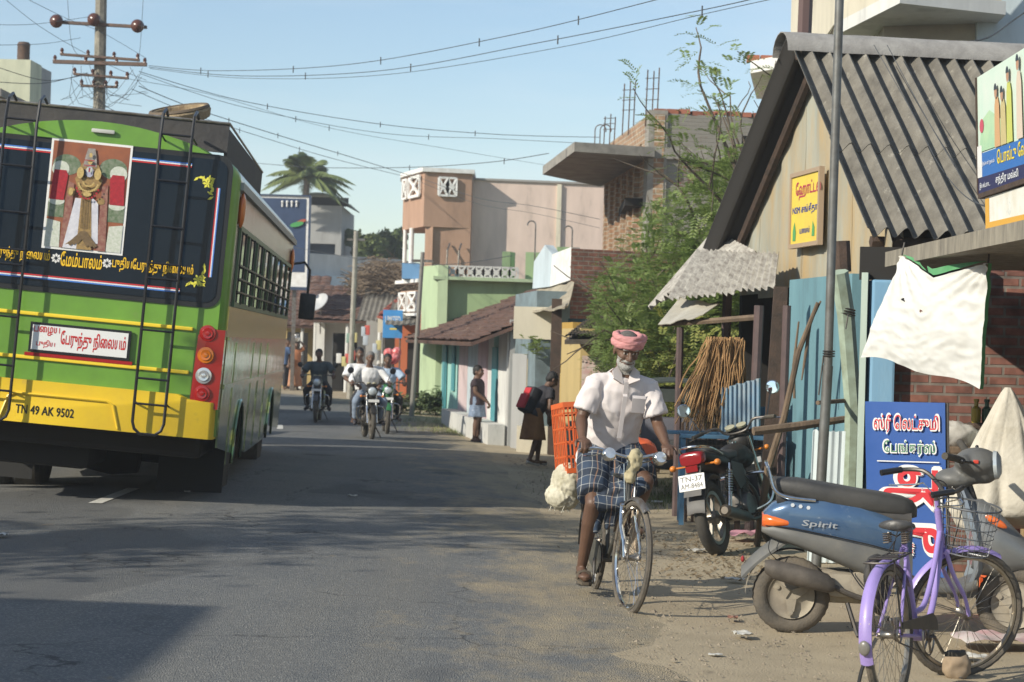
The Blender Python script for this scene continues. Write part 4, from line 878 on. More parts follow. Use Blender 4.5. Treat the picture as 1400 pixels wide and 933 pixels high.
# ------------------------------------------------------------------ gabled hut
HO = V((2.47, 19.0, 0)); HU = V((.989, .148, 0)); HV = V((-.148, .989, 0))
def hp(u, v, z=0): return HO+HU*u+HV*v+V((0, 0, z))
def hut():
    T = thing('hut', 'tin walled roadside hut with steep grey corrugated roof and blue walls', 'hut', HO)
    def B(mb, n, m, sm=False, par=None): mb.xf(Matrix.Translation(-HO)); return mb.build(n, m, par or T, sm)
    zr, ze, zf = 4.5, 2.64, 2.70
    # near slope in two courses
    m = MB(); r0 = hp(0, 0, zr+.04); e0 = hp(0, -2.47, ze); mid = r0.lerp(e0, .56)
    corr(m, mid+V((0, 0, -.015)), HU*7.0, e0-mid,   .172, .05, .008, 8, 0, .03); B(m, 'roof', asb, True)
    m = MB(); corr(m, r0, HU*7.0, mid-r0+ (e0-mid)*.08,   .172, .05, .008, 8); B(m, 'roof', asb, True)
    # far slope (seen from below), coloured near black
    m = MB(); f0 = hp(0, 3.0, zf); corr(m, hp(0, 0, zr+.02), HU*7.0, f0-hp(0, 0, zr+.02), .235, .045, .008, 6); B(m, 'far_roof', M('dark_roof_sheet', (.05, .047, .045), .95), True)
    m = MB()
    m.grid(lambda u, v: hp(-.06+u*7.1, .26*math.cos(math.pi*v), zr-.09+.2*math.sin(math.pi*v)+.006*noise.noise(V((u*20, v, 0)))), 40, 8, (0, 0, -.01)); rc = B(m, 'ridge_cap', M('ridge_cement', (.33, .32, .3), .9, c2=(.2, .19, .18), ns=5, bump=.3), True)
    for u0, rr in ((3.2, .05), (4.55, .04)):
        m = MB(); m.grid(lambda u, v: hp(u0+u*.35, -.28+.55*v, zr+.09+.06*math.sin(math.pi*v)+.03*noise.noise(V((u*7, v*7, u0)))), 6, 6, (0, 0, -.01)); B(m, 'torn_patch', black, True, rc)
    # gable sheets
    gm = M('weathered_gable_tin', (.40, .41, .35), .65, .1, c2=(.29, .31, .27), ns=3, stretch=(1, 1, .25), c3=(.45, .31, .14), ns3=1.3, cut3=.42, w3=.25, bump=.15, bs=8)
    vs_ = [-2.3, -1.65, -.95, -.2, .55, 1.3, 2.1, 2.8]
    def top(v): return (zr-.02+(ze-zr)*(-v)/2.47 if v < 0 else zr-.02+(zf-zr)*v/3.0)-.03
    for i in range(len(vs_)-1):
        a, b = vs_[i], vs_[i+1]; m = MB(); bz = 2.18+.05*math.sin(i*2.1)+(.05 if i > 3 else 0); u0 = .36+.012*(i % 2)
        pts = [hp(u0, a-.03, bz), hp(u0, b, bz+.04*math.sin(i)), hp(u0, b, top(b))]
        if a < 0 < b: pts.append(hp(u0, 0, top(0)))
        pts.append(hp(u0, a-.03, top(a)))
        def rib(u, v, a=a, b=b, bz=bz, u0=u0):
            vv = a-.03+(b-a+.03)*u; return hp(u0+.006*math.sin(u*12)+.012*noise.noise(V((vv*3, v*3, 0))), vv, bz+(max(top(vv), bz+.01)-bz)*v)
        m.grid(rib, 18, 14, HU*.006); B(m, 'gable_sheet', gm, True)
    m = MB(); 
    for u in (.3, 2.2, 4.4): m.tube([hp(u, -2.4, ze-.1), hp(u, 0, zr-.12), hp(u, 2.9, zf-.1)], .05, 6)
    for v, z in ((-2.3, ze-.08), (2.8, zf-.1), (0, zr-.1)): m.tube([hp(.1, v, z), hp(6.8, v, z)], .05, 6)
    B(m, 'rafters', wood_dark)
    # downturned tin flap near eave corner
    m = MB(); m.grid(lambda u, v: hp(.2-.06*u, -2.35-.35*u, 2.66-.55*v*(1-.25*u)-.1*u+.03*math.sin(u*4)), 8, 8, HU*.006); B(m, 'tin_flap', gm, True)
    # blue inner wall, dark recess, side walls
    m = MB(); m.prism([hp(.0, -2.15), hp(.02, -.25), hp(.14, -.25), hp(.12, -2.15)], (0, 0, 2.3)); B(m, 'blue_wall', teal)
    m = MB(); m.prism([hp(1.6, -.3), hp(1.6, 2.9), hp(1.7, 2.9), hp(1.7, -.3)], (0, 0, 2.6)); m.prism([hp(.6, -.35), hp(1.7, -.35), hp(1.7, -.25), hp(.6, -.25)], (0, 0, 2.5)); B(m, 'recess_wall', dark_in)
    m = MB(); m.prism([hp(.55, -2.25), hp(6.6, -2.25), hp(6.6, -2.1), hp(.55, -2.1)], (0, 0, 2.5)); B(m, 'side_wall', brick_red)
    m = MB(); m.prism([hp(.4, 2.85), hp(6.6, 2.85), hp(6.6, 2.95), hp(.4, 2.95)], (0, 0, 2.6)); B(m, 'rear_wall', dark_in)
    m = MB()
    for (px, dd, t, z0, w_) in ((1026, 18.6, 1038, 0, .045), (1067, 17.6, 1076, 0, .036)):
        a = P(px, 660, dd); a.z = 0; b = P(t, 418, dd); m = MB().tube([a, b], w_, 8); B(m, 'porch_post', M('purple_brown_post', (.11, .07, .065), .7, c2=(.07, .05, .05), ns=7), True)
    m = MB().tube([V((X(990, 21), 21, 0)), V((X(993, 21), 21, 2.5))], .05, 7); B(m, 'porch_post', M('purple_brown_post', (.11, .07, .065), .7), True)
    m = MB(); a, b = P(1052, 640, 17.9), P(1068, 392, 17.9); a.z = 0; m.prism([a-V((.09, 0, 0)), a+V((.07, 0, 0)), b+V((.06, 0, 0)), b-V((.06, 0, 0))], (0, .04, 0)); B(m, 'door_board', wood_dark)
hut()
# yellow framed sign on the gable
so = hp(.30, .62, 2.66); T = thing('sign', 'yellow framed sign with red and blue Tamil lettering on the hut gable', 'sign', so)
sv = -HV; n_ = -HU
def sp(u, z, off=0): return sv*u+V((0, 0, z))+n_*off
T2 = MB().prism([sp(0, 0), sp(.9, 0), sp(.9, .66), sp(0, .66)], n_*.03); pl = T2.build('panel', M('yellow_enamel', (.72, .55, .06), .5, c2=(.62, .46, .08), ns=5, c3=(.3, .22, .08), ns3=4, cut3=.68), T, False)
m = MB()
for a, b in (((-.03, -.03), (.93, .01)), ((-.03, .65), (.93, .69)), ((-.03, .01), (.01, .65)), ((.89, .01), (.93, .65))): m.prism([sp(a[0], a[1], -.005), sp(b[0], a[1], -.005), sp(b[0], b[1], -.005), sp(a[0], b[1], -.005)], n_*.05)
m.build('frame', M('sign_frame', (.34, .25, .17), .7), T, False)
text('\u0bb9\u0bcbட்டல்'.replace('\u0bb9\u0bcb', '\u0bc7ஹா'), M('sign_red', (.4, .03, .08), .6), pl, sp(.14, .42, .033), sv, UZ, width=.8, height=.17, bold=.03)
text('NSM சங்கீதா', M('sign_blue_text', (.03, .05, .25), .6), pl, sp(.05, .27, .033), sv, UZ, width=.8, height=.1, bold=.03)
text('உணவகம்', M('sign_blue_text', (.03, .05, .25), .6), pl, sp(.3, .1, .033), sv, UZ, width=.32, height=.06, bold=.03)
m = MB(); m.poly([sp(.08, .04, .034), sp(.17, .04, .034), sp(.18, .12, .034), (sp(.13, .22, .034)), sp(.08, .14, .034)]); m.poly([sp(.7, .06, .034), sp(.78, .06, .034), sp(.78, .14, .034), sp(.72, .2, .034)]); m.build('bottle_picture', M('leaf_green_print', (.08, .3, .1), .6), pl, False, False)
# lean to of broken asbestos sheets behind the hut
def lean_to():
    o = V((2.2, 22.5, 0)); T = thing('lean_to', 'low lean-to roof of broken pale asbestos sheets on thin posts', 'shelter', o)
    def B(mb, n, m, sm=False): mb.xf(Matrix.Translation(-o)); return mb.build(n, m, T, sm)
    def quad(pts, mt, n, ds, p=.15, a=.025, rag=.1):
        q = [P(x, y, d) for (x, y), d in zip(pts, ds)]; m = MB()
        k = 40; U0, U1, V0, V1 = q[0], q[1], q[3], q[2]   # u: q0->q1 across corrugations, v: q0->q3 down
        nn = (q[1]-q[0]).cross(q[3]-q[0]).normalized(); nn = nn if nn.z > 0 else -nn; kk_ = max(2, round((q[1]-q[0]).length/p))
        m.grid(lambda u, v: q[0].lerp(q[1], u).lerp(q[3].lerp(q[2], u), v)+nn*(a*math.cos(2*math.pi*u*kk_))+(q[3]-q[0])*(rag*noise.noise(V((u*8, n_seed, 0))) if v > .99 else 0), kk_*6, 6, nn*-.008)
        B(m, n, mt, True)
    n_seed = 1.3
    quad([(978, 316), (1035, 345), (925, 398), (892, 416)], asb_lt, 'sheet', (22.8, 20.6, 20.8, 22.4))
    n_seed = 2.7
    quad([(955, 342), (1066, 346), (1060, 393), (915, 408)], asb_lt, 'sheet', (21.4, 19.6, 18.9, 20.4), .11, .02, .08)
    n_seed = 4.1
    quad([(930, 408), (984, 416), (962, 431), (900, 445)], M('pale_tin', (.56, .53, .45), .6, .2, c2=(.4, .37, .3), ns=4), 'tin_sheet', (20.8, 20.0, 19.4, 20.2), .5, .01, .05)
    for px, yb, dd, yt, r_ in ((926, 612, 20.0, 448, .036),):
        a = P(px, yb, dd); a.z = 0; m = MB().tube([a, P(px+4, yt, dd)], r_, 7); B(m, 'post', M('purple_brown_post', (.1, .06, .06), .7), True)
    m = MB(); m.tube([P(905, 443, 20.3), P(960, 440, 19.6), P(1035, 434, 18.7)], .03, 6); B(m, 'cross_pole', wood, True)
lean_to()
# hanging bundle of coir
r = random.Random(11); m = MB(); top_ = P(992, 468, 18.7)
for i in range(420):
    a = r.uniform(-1, 1); t0 = top_+V((a*.17, r.uniform(-.12, .12), r.uniform(-.05, .05))); ln = r.uniform(.45, .8)
    pts = [t0]; q = V(t0); dx = (-.15+a*.09)*r.uniform(.7, 1.2)+r.gauss(0, .06)
    for k in range(5):
        q = q+V((dx*.12*(1+k*.1)+r.gauss(0, .014), r.gauss(0, .015), -ln/5)); pts.append(q)
    m.tube(pts, .006, 3, False)
tag(m.build('coir_bundle', M('coir_fibre', (.42, .25, .11), .95, c2=(.26, .15, .07), ns=10), None, True, False), 'bundle of orange brown coir fibre hanging from a pole by the lean-to', 'coir')
# blue corrugated fence sheet
q0, q1, q2, q3 = P(984, 532, 18.6), P(1040, 517, 18.3), P(1040, 584, 18.3), P(984, 592, 18.6)
m = MB(); o = V((q0.x, q0.y, 0)); k = 9
m.grid(lambda u, v: q0.lerp(q1, u).lerp(q3.lerp(q2, u), v)+V((0, .022*math.cos(2*math.pi*k*u), .02*noise.noise(V((u*8, 0, 0)))*(1-v))), k*8, 3, (0, .006, 0)); m.xf(Matrix.Translation(-o))
T = thing('corrugated_panel', 'upright blue corrugated sheet standing behind the black motorcycle', 'panel', o); m.build('sheet', M('faded_blue_tin', (.2, .33, .45), .55, .2, c2=(.33, .38, .4), ns=6, c3=(.25, .17, .1), ns3=5, cut3=.68), T)
m = MB().box((.2, .08, .5), (.05, .05, 1.0)); m.build('batten', wood_dark, T, False)
# blue vendor bench with mesh cage
o = V((1.98, 18.7, 0.06)); T = thing('vendor_bench', 'blue painted wooden bench with a wire mesh cage below it', 'bench', o, R(-3))
bl = M('blue_bench_paint', (.05, .17, .30), .6, c2=(.07, .13, .19), ns=8)
m = MB(); m.rbox((.05, -.25, .80), (.95, .2, .035), .006); m.rbox((-.05, -.02, .82), (1.05, .18, .03), .006); m.build('top', bl, T, False); m = MB(); m.rbox((.35, .2, 1.02), (1.25, .03, .10), .006); m.build('back_rail', bl, T, False)
for x, y in ((-.4, -.3), (.5, -.3), (-.4, .2), (.5, .2)): MB().box((x, y, .39), (.045, .045, .78)).build('leg', bl, T, False)
m = MB()
for i in range(22): m.tube([(-.38+i*.04, -.29, .12), (-.38+i*.04, -.29, .77)], .003, 3)
for i in range(14): m.tube([(-.4, -.29, .12+i*.05), (.5, -.29, .12+i*.05)], .003, 3)
m.build('mesh', dark_metal, T, False)
MB().box((.05, .0, .45), (.8, .4, .6)).build('dark_crate', M('dark_sacking', (.04, .045, .05), .9), T, False)
# leaning sticks and poles
def stick(label, pts, r_, mt, name='pole', group=None):
    m = MB().tube(pts, r_, 7); o = V(pts[0]); m.xf(Matrix.Translation(-o)); t = m.build(name, mt, None); t.location = o
    return tag(t, label, name.replace('_', ' '), group)
def gp(px, dd): return V((X(px, dd), dd, 0))
stick('crooked grey branch leaning against the hut front between bench and tall pole', [gp(1042, 17.2), P(1050, 640, 17.1), P(1072, 570, 17.0), P(1092, 480, 16.9), P(1118, 414, 16.8)], [.03, .032, .028, .024, .016], wood, 'leaning_branch')
stick('thin forked dead branch behind the leaning branch', [P(1086, 545, 17.4), P(1085, 500, 17.4), P(1092, 440, 17.3)], [.012, .014, .008], wood, 'dead_branch')
stick('short dark twig hanging beside the leaning branch', [P(1096, 520, 16.9), P(1102, 480, 16.9), P(1108, 440, 16.9), P(1122, 412, 16.8)], [.006, .014, .014, .008], wood, 'dead_twig')
stick('long horizontal log tied across the front of the hut', [P(1030, 590, 16.2), P(1090, 583, 16.3), P(1165, 572, 16.6)], [.035, .036, .028], wood, 'log')
stick('thin horizontal stick tied to the tall steel pole', [P(1118, 551, 15.9), P(1170, 547, 16.6)], .018, wood, 'stick')
stick('leaning pale green pipe with a rope tie beside the tall pole', [gp(1168, 16.4)+V((0, 0, 0)), P(1166, 560, 16.4), P(1156, 430, 16.3), P(1147, 372, 16.2)], [.062, .068, .072, .075], M('mossy_pipe', (.36, .45, .36), .7, c2=(.2, .23, .16), ns=5), 'pipe')
m = MB(); q = P(1158, 430, 16.28); 
for i in range(3): m.torus(q+V((0, 0, i*.02)), .064, .006, (.15, .05, 1), 16, 4)
m.tube([q+V((0, -.065, 0)), q+V((-.02, -.08, -.12))], .005, 4); m.xf(Matrix.Translation(-q)); t = m.build('rope', dark_metal, None); t.location = q; tag(t, 'dark rope wound round the pale green pipe', 'rope')
stick('dark stained wooden upright at the corner of the hut eave', [P(1152, 372, 16.4), P(1150, 330, 16.4)], .07, wood_dark, 'post')
a = P(1118, 660, 16.0); a.z = 0; o = V(a)
m = MB(); m.grid(lambda u, v: P(1112+u*44, 590+v*0, 16.0)*(1-v)+gp(1112+u*44, 16.0)*v+V((0, .006*math.sin(u*30), .03*noise.noise(V((u*6, 1, 0)))*(1-v))), 20, 8, (0, .03, 0)); m.xf(Matrix.Translation(-o))
t = m.build('plank', M('peeling_white_wood', (.6, .66, .66), .75, c2=(.45, .52, .54), ns=5, c3=(.2, .14, .09), ns3=6, cut3=.6, stretch=(1, 1, .2)), None); t.location = o; tag(t, 'peeling white painted planks standing behind the tall pole', 'plank')
# tall steel pole near the hut
T = thing('utility_pole', 'tall plain grey steel pole rising in front of the hut roof', 'pole', gp(1124, 15.6))
a = gp(1124, 15.6); m = MB(); b = P(1149, -40, 15.6); mid_ = P(1132, 500, 15.6)
m.tube([a-a, mid_-a], .039, 12); sh = M('grey_steel_pole', (.17, .175, .17), .5, .35, c2=(.1, .095, .085), ns=6, c3=(.3, .29, .27), ns3=14, cut3=.68); m.build('shaft', sh, T)
m = MB(); m.tube([mid_-a, b-a], .034, 12); m.build('shaft', sh, T)
m = MB(); q = P(1133, 487, 15.6)-a
for i in range(3): m.torus(q+V((0, 0, i*.018)), .043, .006, (0, 0, 1), 14, 4)
m.tube([q+V((-.04, 0, 0)), q+V((-.07, -.01, -.3))], .006, 4); m.build('wire_tie', dark_metal, T)
stick('dark brown steel post sticking up behind the hut ridge', [gp(1098, 21)+V((0, 0, 0)), P(1099, 60, 21), P(1103, -40, 21)], .075, M('brown_steel_post', (.1, .06, .055), .6), 'steel_post')
# ------------------------------------------------------------------ shop at right
def kiosk():
    o = V((3.3, 14, 0)); T = thing('shop', 'roadside brick shop with a sloping concrete awning at the right edge', 'shop', o)
    def B(mb, n, m, sm=False, par=None): mb.xf(Matrix.Translation(-o)); return mb.build(n, m, par or T, sm)
    m = MB(); m.prism([V((2.76, 15.25, 2.29)), V((2.90, 10.5, 2.31)), V((4.6, 10.5, 2.31)), V((4.6, 15.25, 2.29))], (0, 0, .11)); B(m, 'awning', M('stained_awning_concrete', (.3, .27, .21), .9, c2=(.15, .135, .11), ns=14, stretch=(1, 1, .2), bump=.3))
    m = MB(); m.prism([(2.9, 15.5, 0), (6, 15.6, 0), (6, 15.8, 0), (2.9, 15.7, 0)], (0, 0, 2.29)); B(m, 'brick_wall', brick('bare_red_brick', (.25, .11, .08), (.2, .09, .07), (.2, .17, .145), 1.0))
    m = MB(); m.rbox((2.79, 15.52, 1.1), (.19, .25, 2.2), .02); B(m, 'blue_pier', skyblue)
    m = MB(); m.prism([(2.615, 15.4, 0), (2.66, 15.38, 0), (2.70, 15.55, 0), (2.655, 15.6, 0)], (0, 0, 2.25)); B(m, 'door_frame', painted('pale_green_frame', (.4, .48, .42)))
    m = MB(); m.prism([(2.62, 15.5, 2.2), (3.4, 15.3, 2.2), (3.4, 15.34, 2.2), (2.62, 15.54, 2.2)], (0, 0, .25)); B(m, 'dark_lintel', dark_in)
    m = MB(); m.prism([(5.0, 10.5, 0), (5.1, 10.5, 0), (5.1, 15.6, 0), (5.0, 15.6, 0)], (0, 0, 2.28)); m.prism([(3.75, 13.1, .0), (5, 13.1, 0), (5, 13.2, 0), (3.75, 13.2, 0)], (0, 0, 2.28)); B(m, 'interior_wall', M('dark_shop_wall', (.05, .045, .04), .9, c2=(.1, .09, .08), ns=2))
    m = MB(); m.rbox((3.42, 13.5, 1.14), (.06, .07, 2.3), .01); B(m, 'post', M('yellow_brown_post', (.34, .24, .1), .8, c2=(.2, .14, .08), ns=9))
    m = MB(); m.box((3.78, 13.0, 1.62), (.75, .06, .045)); B(m, 'beam', M('pale_beam', (.45, .43, .4), .7))
    m = MB(); m.rbox((3.4, 14.6, .98), (1.2, .5, .05), .01); m.rbox((3.4, 14.65, .7), (1.15, .4, .04), .01)
    for x in (2.98, 3.35, 3.75): m.rbox((x, 14.4, .5), (.05, .05, .98), .008)
    ct = B(m, 'counter', wood)
kiosk()
def tbox(name, label, cat, c, s_, mt, rz=0, grp=None, r_=.01):
    T = MB().rbox((0, 0, s_[2]/2), s_, r_).build(name, mt, None, False); T.location = c; T.rotation_euler = (0, 0, rz); tag(T, label, cat, grp); return T
# goods on the counter
m = MB(); 
c = V((3.12, 14.5, 1.0)); remesh(MB().ball((0, 0, .08), (.2, .14, .09), 12).ball((.13, .02, .06), (.12, .1, .07), 10), .02, 'plastic_bag', M('crumpled_white_plastic', (.6, .58, .54), .5, c2=(.4, .38, .34), ns=12), None, 1, .02, 9); bpy.data.objects['plastic_bag'].location = c; tag(bpy.data.objects['plastic_bag'], 'crumpled white plastic bag on the shop counter under the white tarp', 'bag')
T = thing('carton', 'small carton with red and green printing on the shop counter', 'carton', (3.48, 14.35, 1.01), R(8)); MB().rbox((0, 0, .075), (.28, .2, .15), .004).build('box', M('carton_white', (.6, .62, .56), .6), T, False)
m = MB(); 
for i in range(3): m.box((-.09+i*.09, -.103, .08), (.07, .004, .1))
m.build('green_print', M('carton_green', (.25, .5, .35), .6, c2=(.5, .2, .16), ns=25), T, False)
T = thing('bottles_tray', 'dark tray of small jars behind the white tarp corner', 'tray', (3.42, 14.55, 1.15)); MB().rbox((0, 0, 0), (.3, .2, .04), .008).build('tray', wood_dark, T, False)
for i in range(4):
    MB().lathe([(.03, 0), (.035, .02), (.035, .1), (.015, .12), (.015, .15), (.02, .15), (.02, .17), (0, .17)], (-.11+i*.075, 0, .02), n=12).build('jar', M('jar_%d' % (i % 2), ((.3, .22, .03), (.04, .09, .05))[i % 2], .3), T)
T.name = 'jar_tray'
# white tarpaulin with green edge
def tarp():
    TL, TR, BL, BR, TM = P(1232, 349, 14.5), P(1350, 360, 13.1), P(1177, 489, 14.75), P(1341, 534, 13.3), P(1277, 380, 13.85)
    o = (TL+BR)/2; o.z = 2.0; T = thing('tarpaulin', 'white tarpaulin sheet with a green edge tied under the shop awning', 'tarpaulin', o)
    def f(u, v):
        top_ = TL.lerp(TM, u*2) if u < .5 else TM.lerp(TR, u*2-1)
        sm_ = 2*(TM-TL.lerp(TR, .5))*u*(1-u)*2
        t = V(top_)
        bt = BL.lerp(BR, u)+V((0, 0, .02*math.sin(u*9)+.03*math.sin(math.pi*u)))
        p = t.lerp(bt, v)
        nrm = V((-.75, -.65, 0))
        w_ = .05*math.sin(math.pi*v)*math.sin(math.pi*u)+.022*noise.noise(V((u*3+v*2, v*2.2-u, 1)))+.009*(1-abs(noise.noise(V((u*6+v*3, v*7, 4)))*2.4))+.004*noise.noise(V((u*22, v*22, 4)))
        rad = .018*math.sin(22*math.atan2(v+.05, u+.05))*math.exp(-3.5*math.hypot(u, v))+.018*math.sin(22*math.atan2(v+.05, 1.05-u))*math.exp(-3.5*math.hypot(1-u, v))
        return p+nrm*(w_+rad)-o
    holes = [((.24, .36), .03), ((.47, .37), .022)]
    m = MB(); nu = nv = 70; kk = nu+1
    vs = [f(i/nu, j/nv) for j in range(nv+1) for i in range(nu+1)]; fs = []
    for j in range(nv):
        for i in range(nu):
            u, v = (i+.5)/nu, (j+.5)/nv
            if any(abs(u-h[0])+abs(v-h[1])*1.6 < rr+.012*noise.noise(V((u*60, v*60, 0))) for h, rr in holes): continue
            fs.append((j*kk+i, j*kk+i+1, (j+1)*kk+i+1, (j+1)*kk+i))
    m.add(vs, fs); wm = M('white_tarpaulin', (.66, .66, .63), .6, c2=(.54, .53, .49), ns=5, amt=.7); sh = m.build('sheet', wm, T, 2)
    gm = M('green_tarp_edge', (.06, .25, .09), .7, c2=(.11, .3, .14), ns=9)
    m = MB(); m.grid(lambda u, v: f(.42+u*.58, 0)+V((0, -.012, .015))+V((0, 0, .0+.045*v*math.sin(math.pi*min(1, u*.6+.4))))+V((0, .05*v, 0)), 16, 4, (0, .004, 0)); m.grid(lambda u, v: f(u*.42, 0)+V((0, -.01, .005))+V((.01, .03*v, .03*v*math.sin(math.pi*u))), 16, 3, (0, .004, 0)); m.build('green_hem', gm, T)
    m = MB(); m.grid(lambda u, v: f(1, v)+V((.03*u, .03*u, 0)), 2, 20, (0, .003, 0)); m.build('green_hem', gm, T)
    m = MB(); m.tube([f(0, 0), f(0, 0)+V((.02, .02, .09))], .006, 4); m.tube([f(1, 0), f(1, 0)+V((.02, .05, .14))], .006, 4); m.build('tie', dark_metal, T)
tarp()
# shop banner
def banner():
    a = V((X(1190, 13.9), 13.9, 0)); T = thing('banner', 'blue Tamil banner board with red and white letters leaning by the scooter', 'sign', a)
    tl, tr = P(1183, 549, 13.95)-a, P(1292, 551, 13.75)-a; bl_, br2 = V((.02, .0, .10)), V((.56, -.2, .10))
    tl = V(tl); u = (tr-tl); Wd = u.length; u.normalize(); v = (tl-bl_); Hh = v.length; v.normalize(); n = u.cross(v).normalized(); n = n if n.y < 0 else -n
    m = MB(); m.grid(lambda p, q: bl_+u*(Wd*p)+v*(Hh*q)+n*(.008*math.sin(math.pi*q*3+1)*math.exp(-6*p)+.012*math.exp(-9*p)*math.sin(q*8)), 24, 24, n*-.012)
    bd = m.build('vinyl_face', M('banner_blue', (.025, .085, .30), .35, c2=(.035, .10, .34), ns=2), T)
    def q(s, t, off=.014): return bl_+u*s+v*t+n*off
    wh, rd_, gn = M('banner_white', (.72, .72, .7), .5), M('banner_red', (.55, .02, .03), .5), M('banner_green', (.06, .2, .1), .5)
    l1 = 'ஸ்ரீ \u0bc6லட்சுமி'; l2 = '\u0bc7பங்கர்ஸ்'
    text(l1, wh, bd, q(.055, Hh-.215, .017), u, v, width=Wd-.09, height=.135, bold=.044); text(l1, rd_, bd, q(.062, Hh-.208, .019), u, v, width=Wd-.104, height=.12, bold=.012)
    text(l2, wh, bd, q(.12, Hh-.365, .017), u, v, width=.36, height=.11, bold=.044); text(l2, gn, bd, q(.126, Hh-.359, .019), u, v, width=.348, height=.098, bold=.01)
    m = MB(); m.prism([q(.08, Hh-.405, .015), q(Wd-.04, Hh-.405, .015), q(Wd-.04, Hh-.398, .015), q(.08, Hh-.398, .015)], n*.002); m.build('rule_line', wh, bd, False)
    big = (('அ', .12, Hh-.70, .36, .24), ('கு', .13, .1, .36, .26))
    for s_, x, z, w_, h_ in big:
        text(s_, wh, bd, q(x-.02, z-.02, .017), u, v, width=w_+.04, height=h_+.04, bold=.045); text(s_, rd_, bd, q(x, z, .019), u, v, width=w_, height=h_, bold=.03)
    m = MB()
    for p_, q_ in ((bl_-V((0, 0, .1)), tl), (bl_+u*Wd-V((0, 0, .1)), tl+u*Wd)): m.prism([p_+n*-.014, p_+u*.02+n*-.014, q_+u*.02+n*-.014, q_+n*-.014], n*-.025)
    m.build('frame', dark_metal, T, False)
banner()
# hoardings standing on the awning
def hoarding():
    a = V((2.95, 13.0, 2.43)); d = V((.03, -1, 0)).normalized(); T = thing('hoarding', 'finance poster hoarding with a painted family and blue band on the shop awning', 'hoarding', a)
    n = V((-1, -.03, 0)).normalized(); H0 = .24; H1 = .98; Ln = 1.9; v = V((-.045, 0, 1)).normalized()
    def q(s, t, off=0): return d*s+v*t+n*off
    def pan(s0, s1, t0, t1, off, mt, nm, par): return MB().prism([q(s0, t0, off), q(s1, t0, off), q(s1, t1, off), q(s0, t1, off)], n*.003).build(nm, mt, par, False)
    b = MB().prism([q(0, H0, -.03), q(Ln, H0+.03, -.03), q(Ln, H1+.06, -.03), q(0, H1, -.03)], n*.03).build('board', M('poster_white', (.62, .68, .6), .5, c2=(.5, .66, .55), ns=3), T, False)
    pan(.0, Ln, H0+.10, H0+.25, .001, M('poster_blue', (.03, .14, .42), .5), 'blue_band', b); pan(0, Ln, H0, H0+.10, .001, M('poster_navy', (.02, .02, .08), .5), 'navy_band', b)
    text('\u0bc6பால்டு \u0bc7லான்', M('poster_yellow', (.75, .6, .05), .5), b, q(.46, H0+.15, .007), d, v, width=.8, height=.085, bold=.03)
    text('நீங்கள் நலம்', M('poster_lt', (.7, .72, .75), .5), b, q(.1, H0+.16, .007), d, v, width=.3, height=.035)
    text('சந்திர மல்லி', M('poster_lt', (.7, .72, .75), .5), b, q(.42, H0+.02, .007), d, v, width=.5, height=.065, bold=.03)
    text('இயல்பாக...', M('poster_lt', (.7, .72, .75), .5), b, q(.04, H0+.02, .007), d, v, width=.25, height=.045, bold=.03)
    pan(.0, .1, H0+.1, H0+.3, .005, white_paint, 'tag_strip', b)
    gr = M('poster_green', (.3, .52, .33), .5, c2=(.5, .65, .4), ns=5); m = MB(); m.poly([q(.05, H0+.26, .006), q(.6, H0+.26, .006), q(.55, H0+.42, .006), q(.3, H0+.5, .006), q(.1, H0+.45, .006)]); m.build('green_field', gr, b, False, False)
    skn = M('poster_skin', (.42, .24, .15), .6)
    for i, (s, hh, c) in enumerate(((.48, .42, (.55, .33, .16)), (.62, .38, (.5, .42, .2)), (.76, .5, (.5, .52, .12)), (.98, .55, (.6, .5, .4)), (1.25, .5, (.2, .4, .5)))):
        m = MB(); z = H0+.255; m.poly([q(s-.06, z, .009+i*.001), q(s+.07, z, .009+i*.001), q(s+.055, z+hh*.6, .009+i*.001), q(s+.03, z+hh*.72, .009+i*.001), q(s-.03, z+hh*.72, .009+i*.001), q(s-.05, z+hh*.6, .009+i*.001)]); fg = m.build('printed_figure', M('poster_dress%d' % i, c, .6), b, False, False)
        m = MB(); m.poly([q(s+.03*math.cos(t), z+hh*.8+.042*math.sin(t), .015+i*.001) for t in [k*math.pi/6 for k in range(12)]]); m.build('printed_face', skn, fg, False, False)
        m = MB(); m.poly([q(s+.033*math.cos(t), z+hh*.83+.04*math.sin(t), .0165+i*.001) for t in [k*math.pi/8 for k in range(9)]]); m.build('printed_hair', black, fg, False, False)
    m = MB(); m.poly([q(.12+.05*math.cos(t), H0+.42+.045*math.sin(t), .009) for t in [k*math.pi/5 for k in range(10)]]); m.build('red_flowers', M('poster_red', (.5, .08, .12), .6), b, False, False)
    m = MB(); m.prism([q(0, H0, -.05), q(Ln, H0+.03, -.05), q(Ln, H0+.0, -.05), q(0, H0-.03, -.05)], n*.06); m.prism([q(-.02, H0, -.05), q(0, H0, -.05), q(0, H1, -.05), q(-.02, H1, -.05)], n*.06); m.build('frame', wood_dark, T, False)
    # torn lower poster
    b2 = MB().prism([q(.12, 0, -.03), q(Ln, .0, -.03), q(Ln, H0-.02, -.03), q(.1, H0-.03, -.03)], n*.02).build('torn_poster', M('torn_poster_paper', (.6, .57, .47), .8, c2=(.7, .7, .66), ns=7, c3=(.2, .3, .35), ns3=5, cut3=.62), T, False)
    pan(.12, .2, 0, H0-.04, -.008, M('poster_orange', (.62, .34, .05), .6), 'orange_edge', b2); pan(.2, Ln, .0, .05, -.008, M('poster_orange', (.62, .34, .05), .6), 'orange_edge', b2)
hoarding()
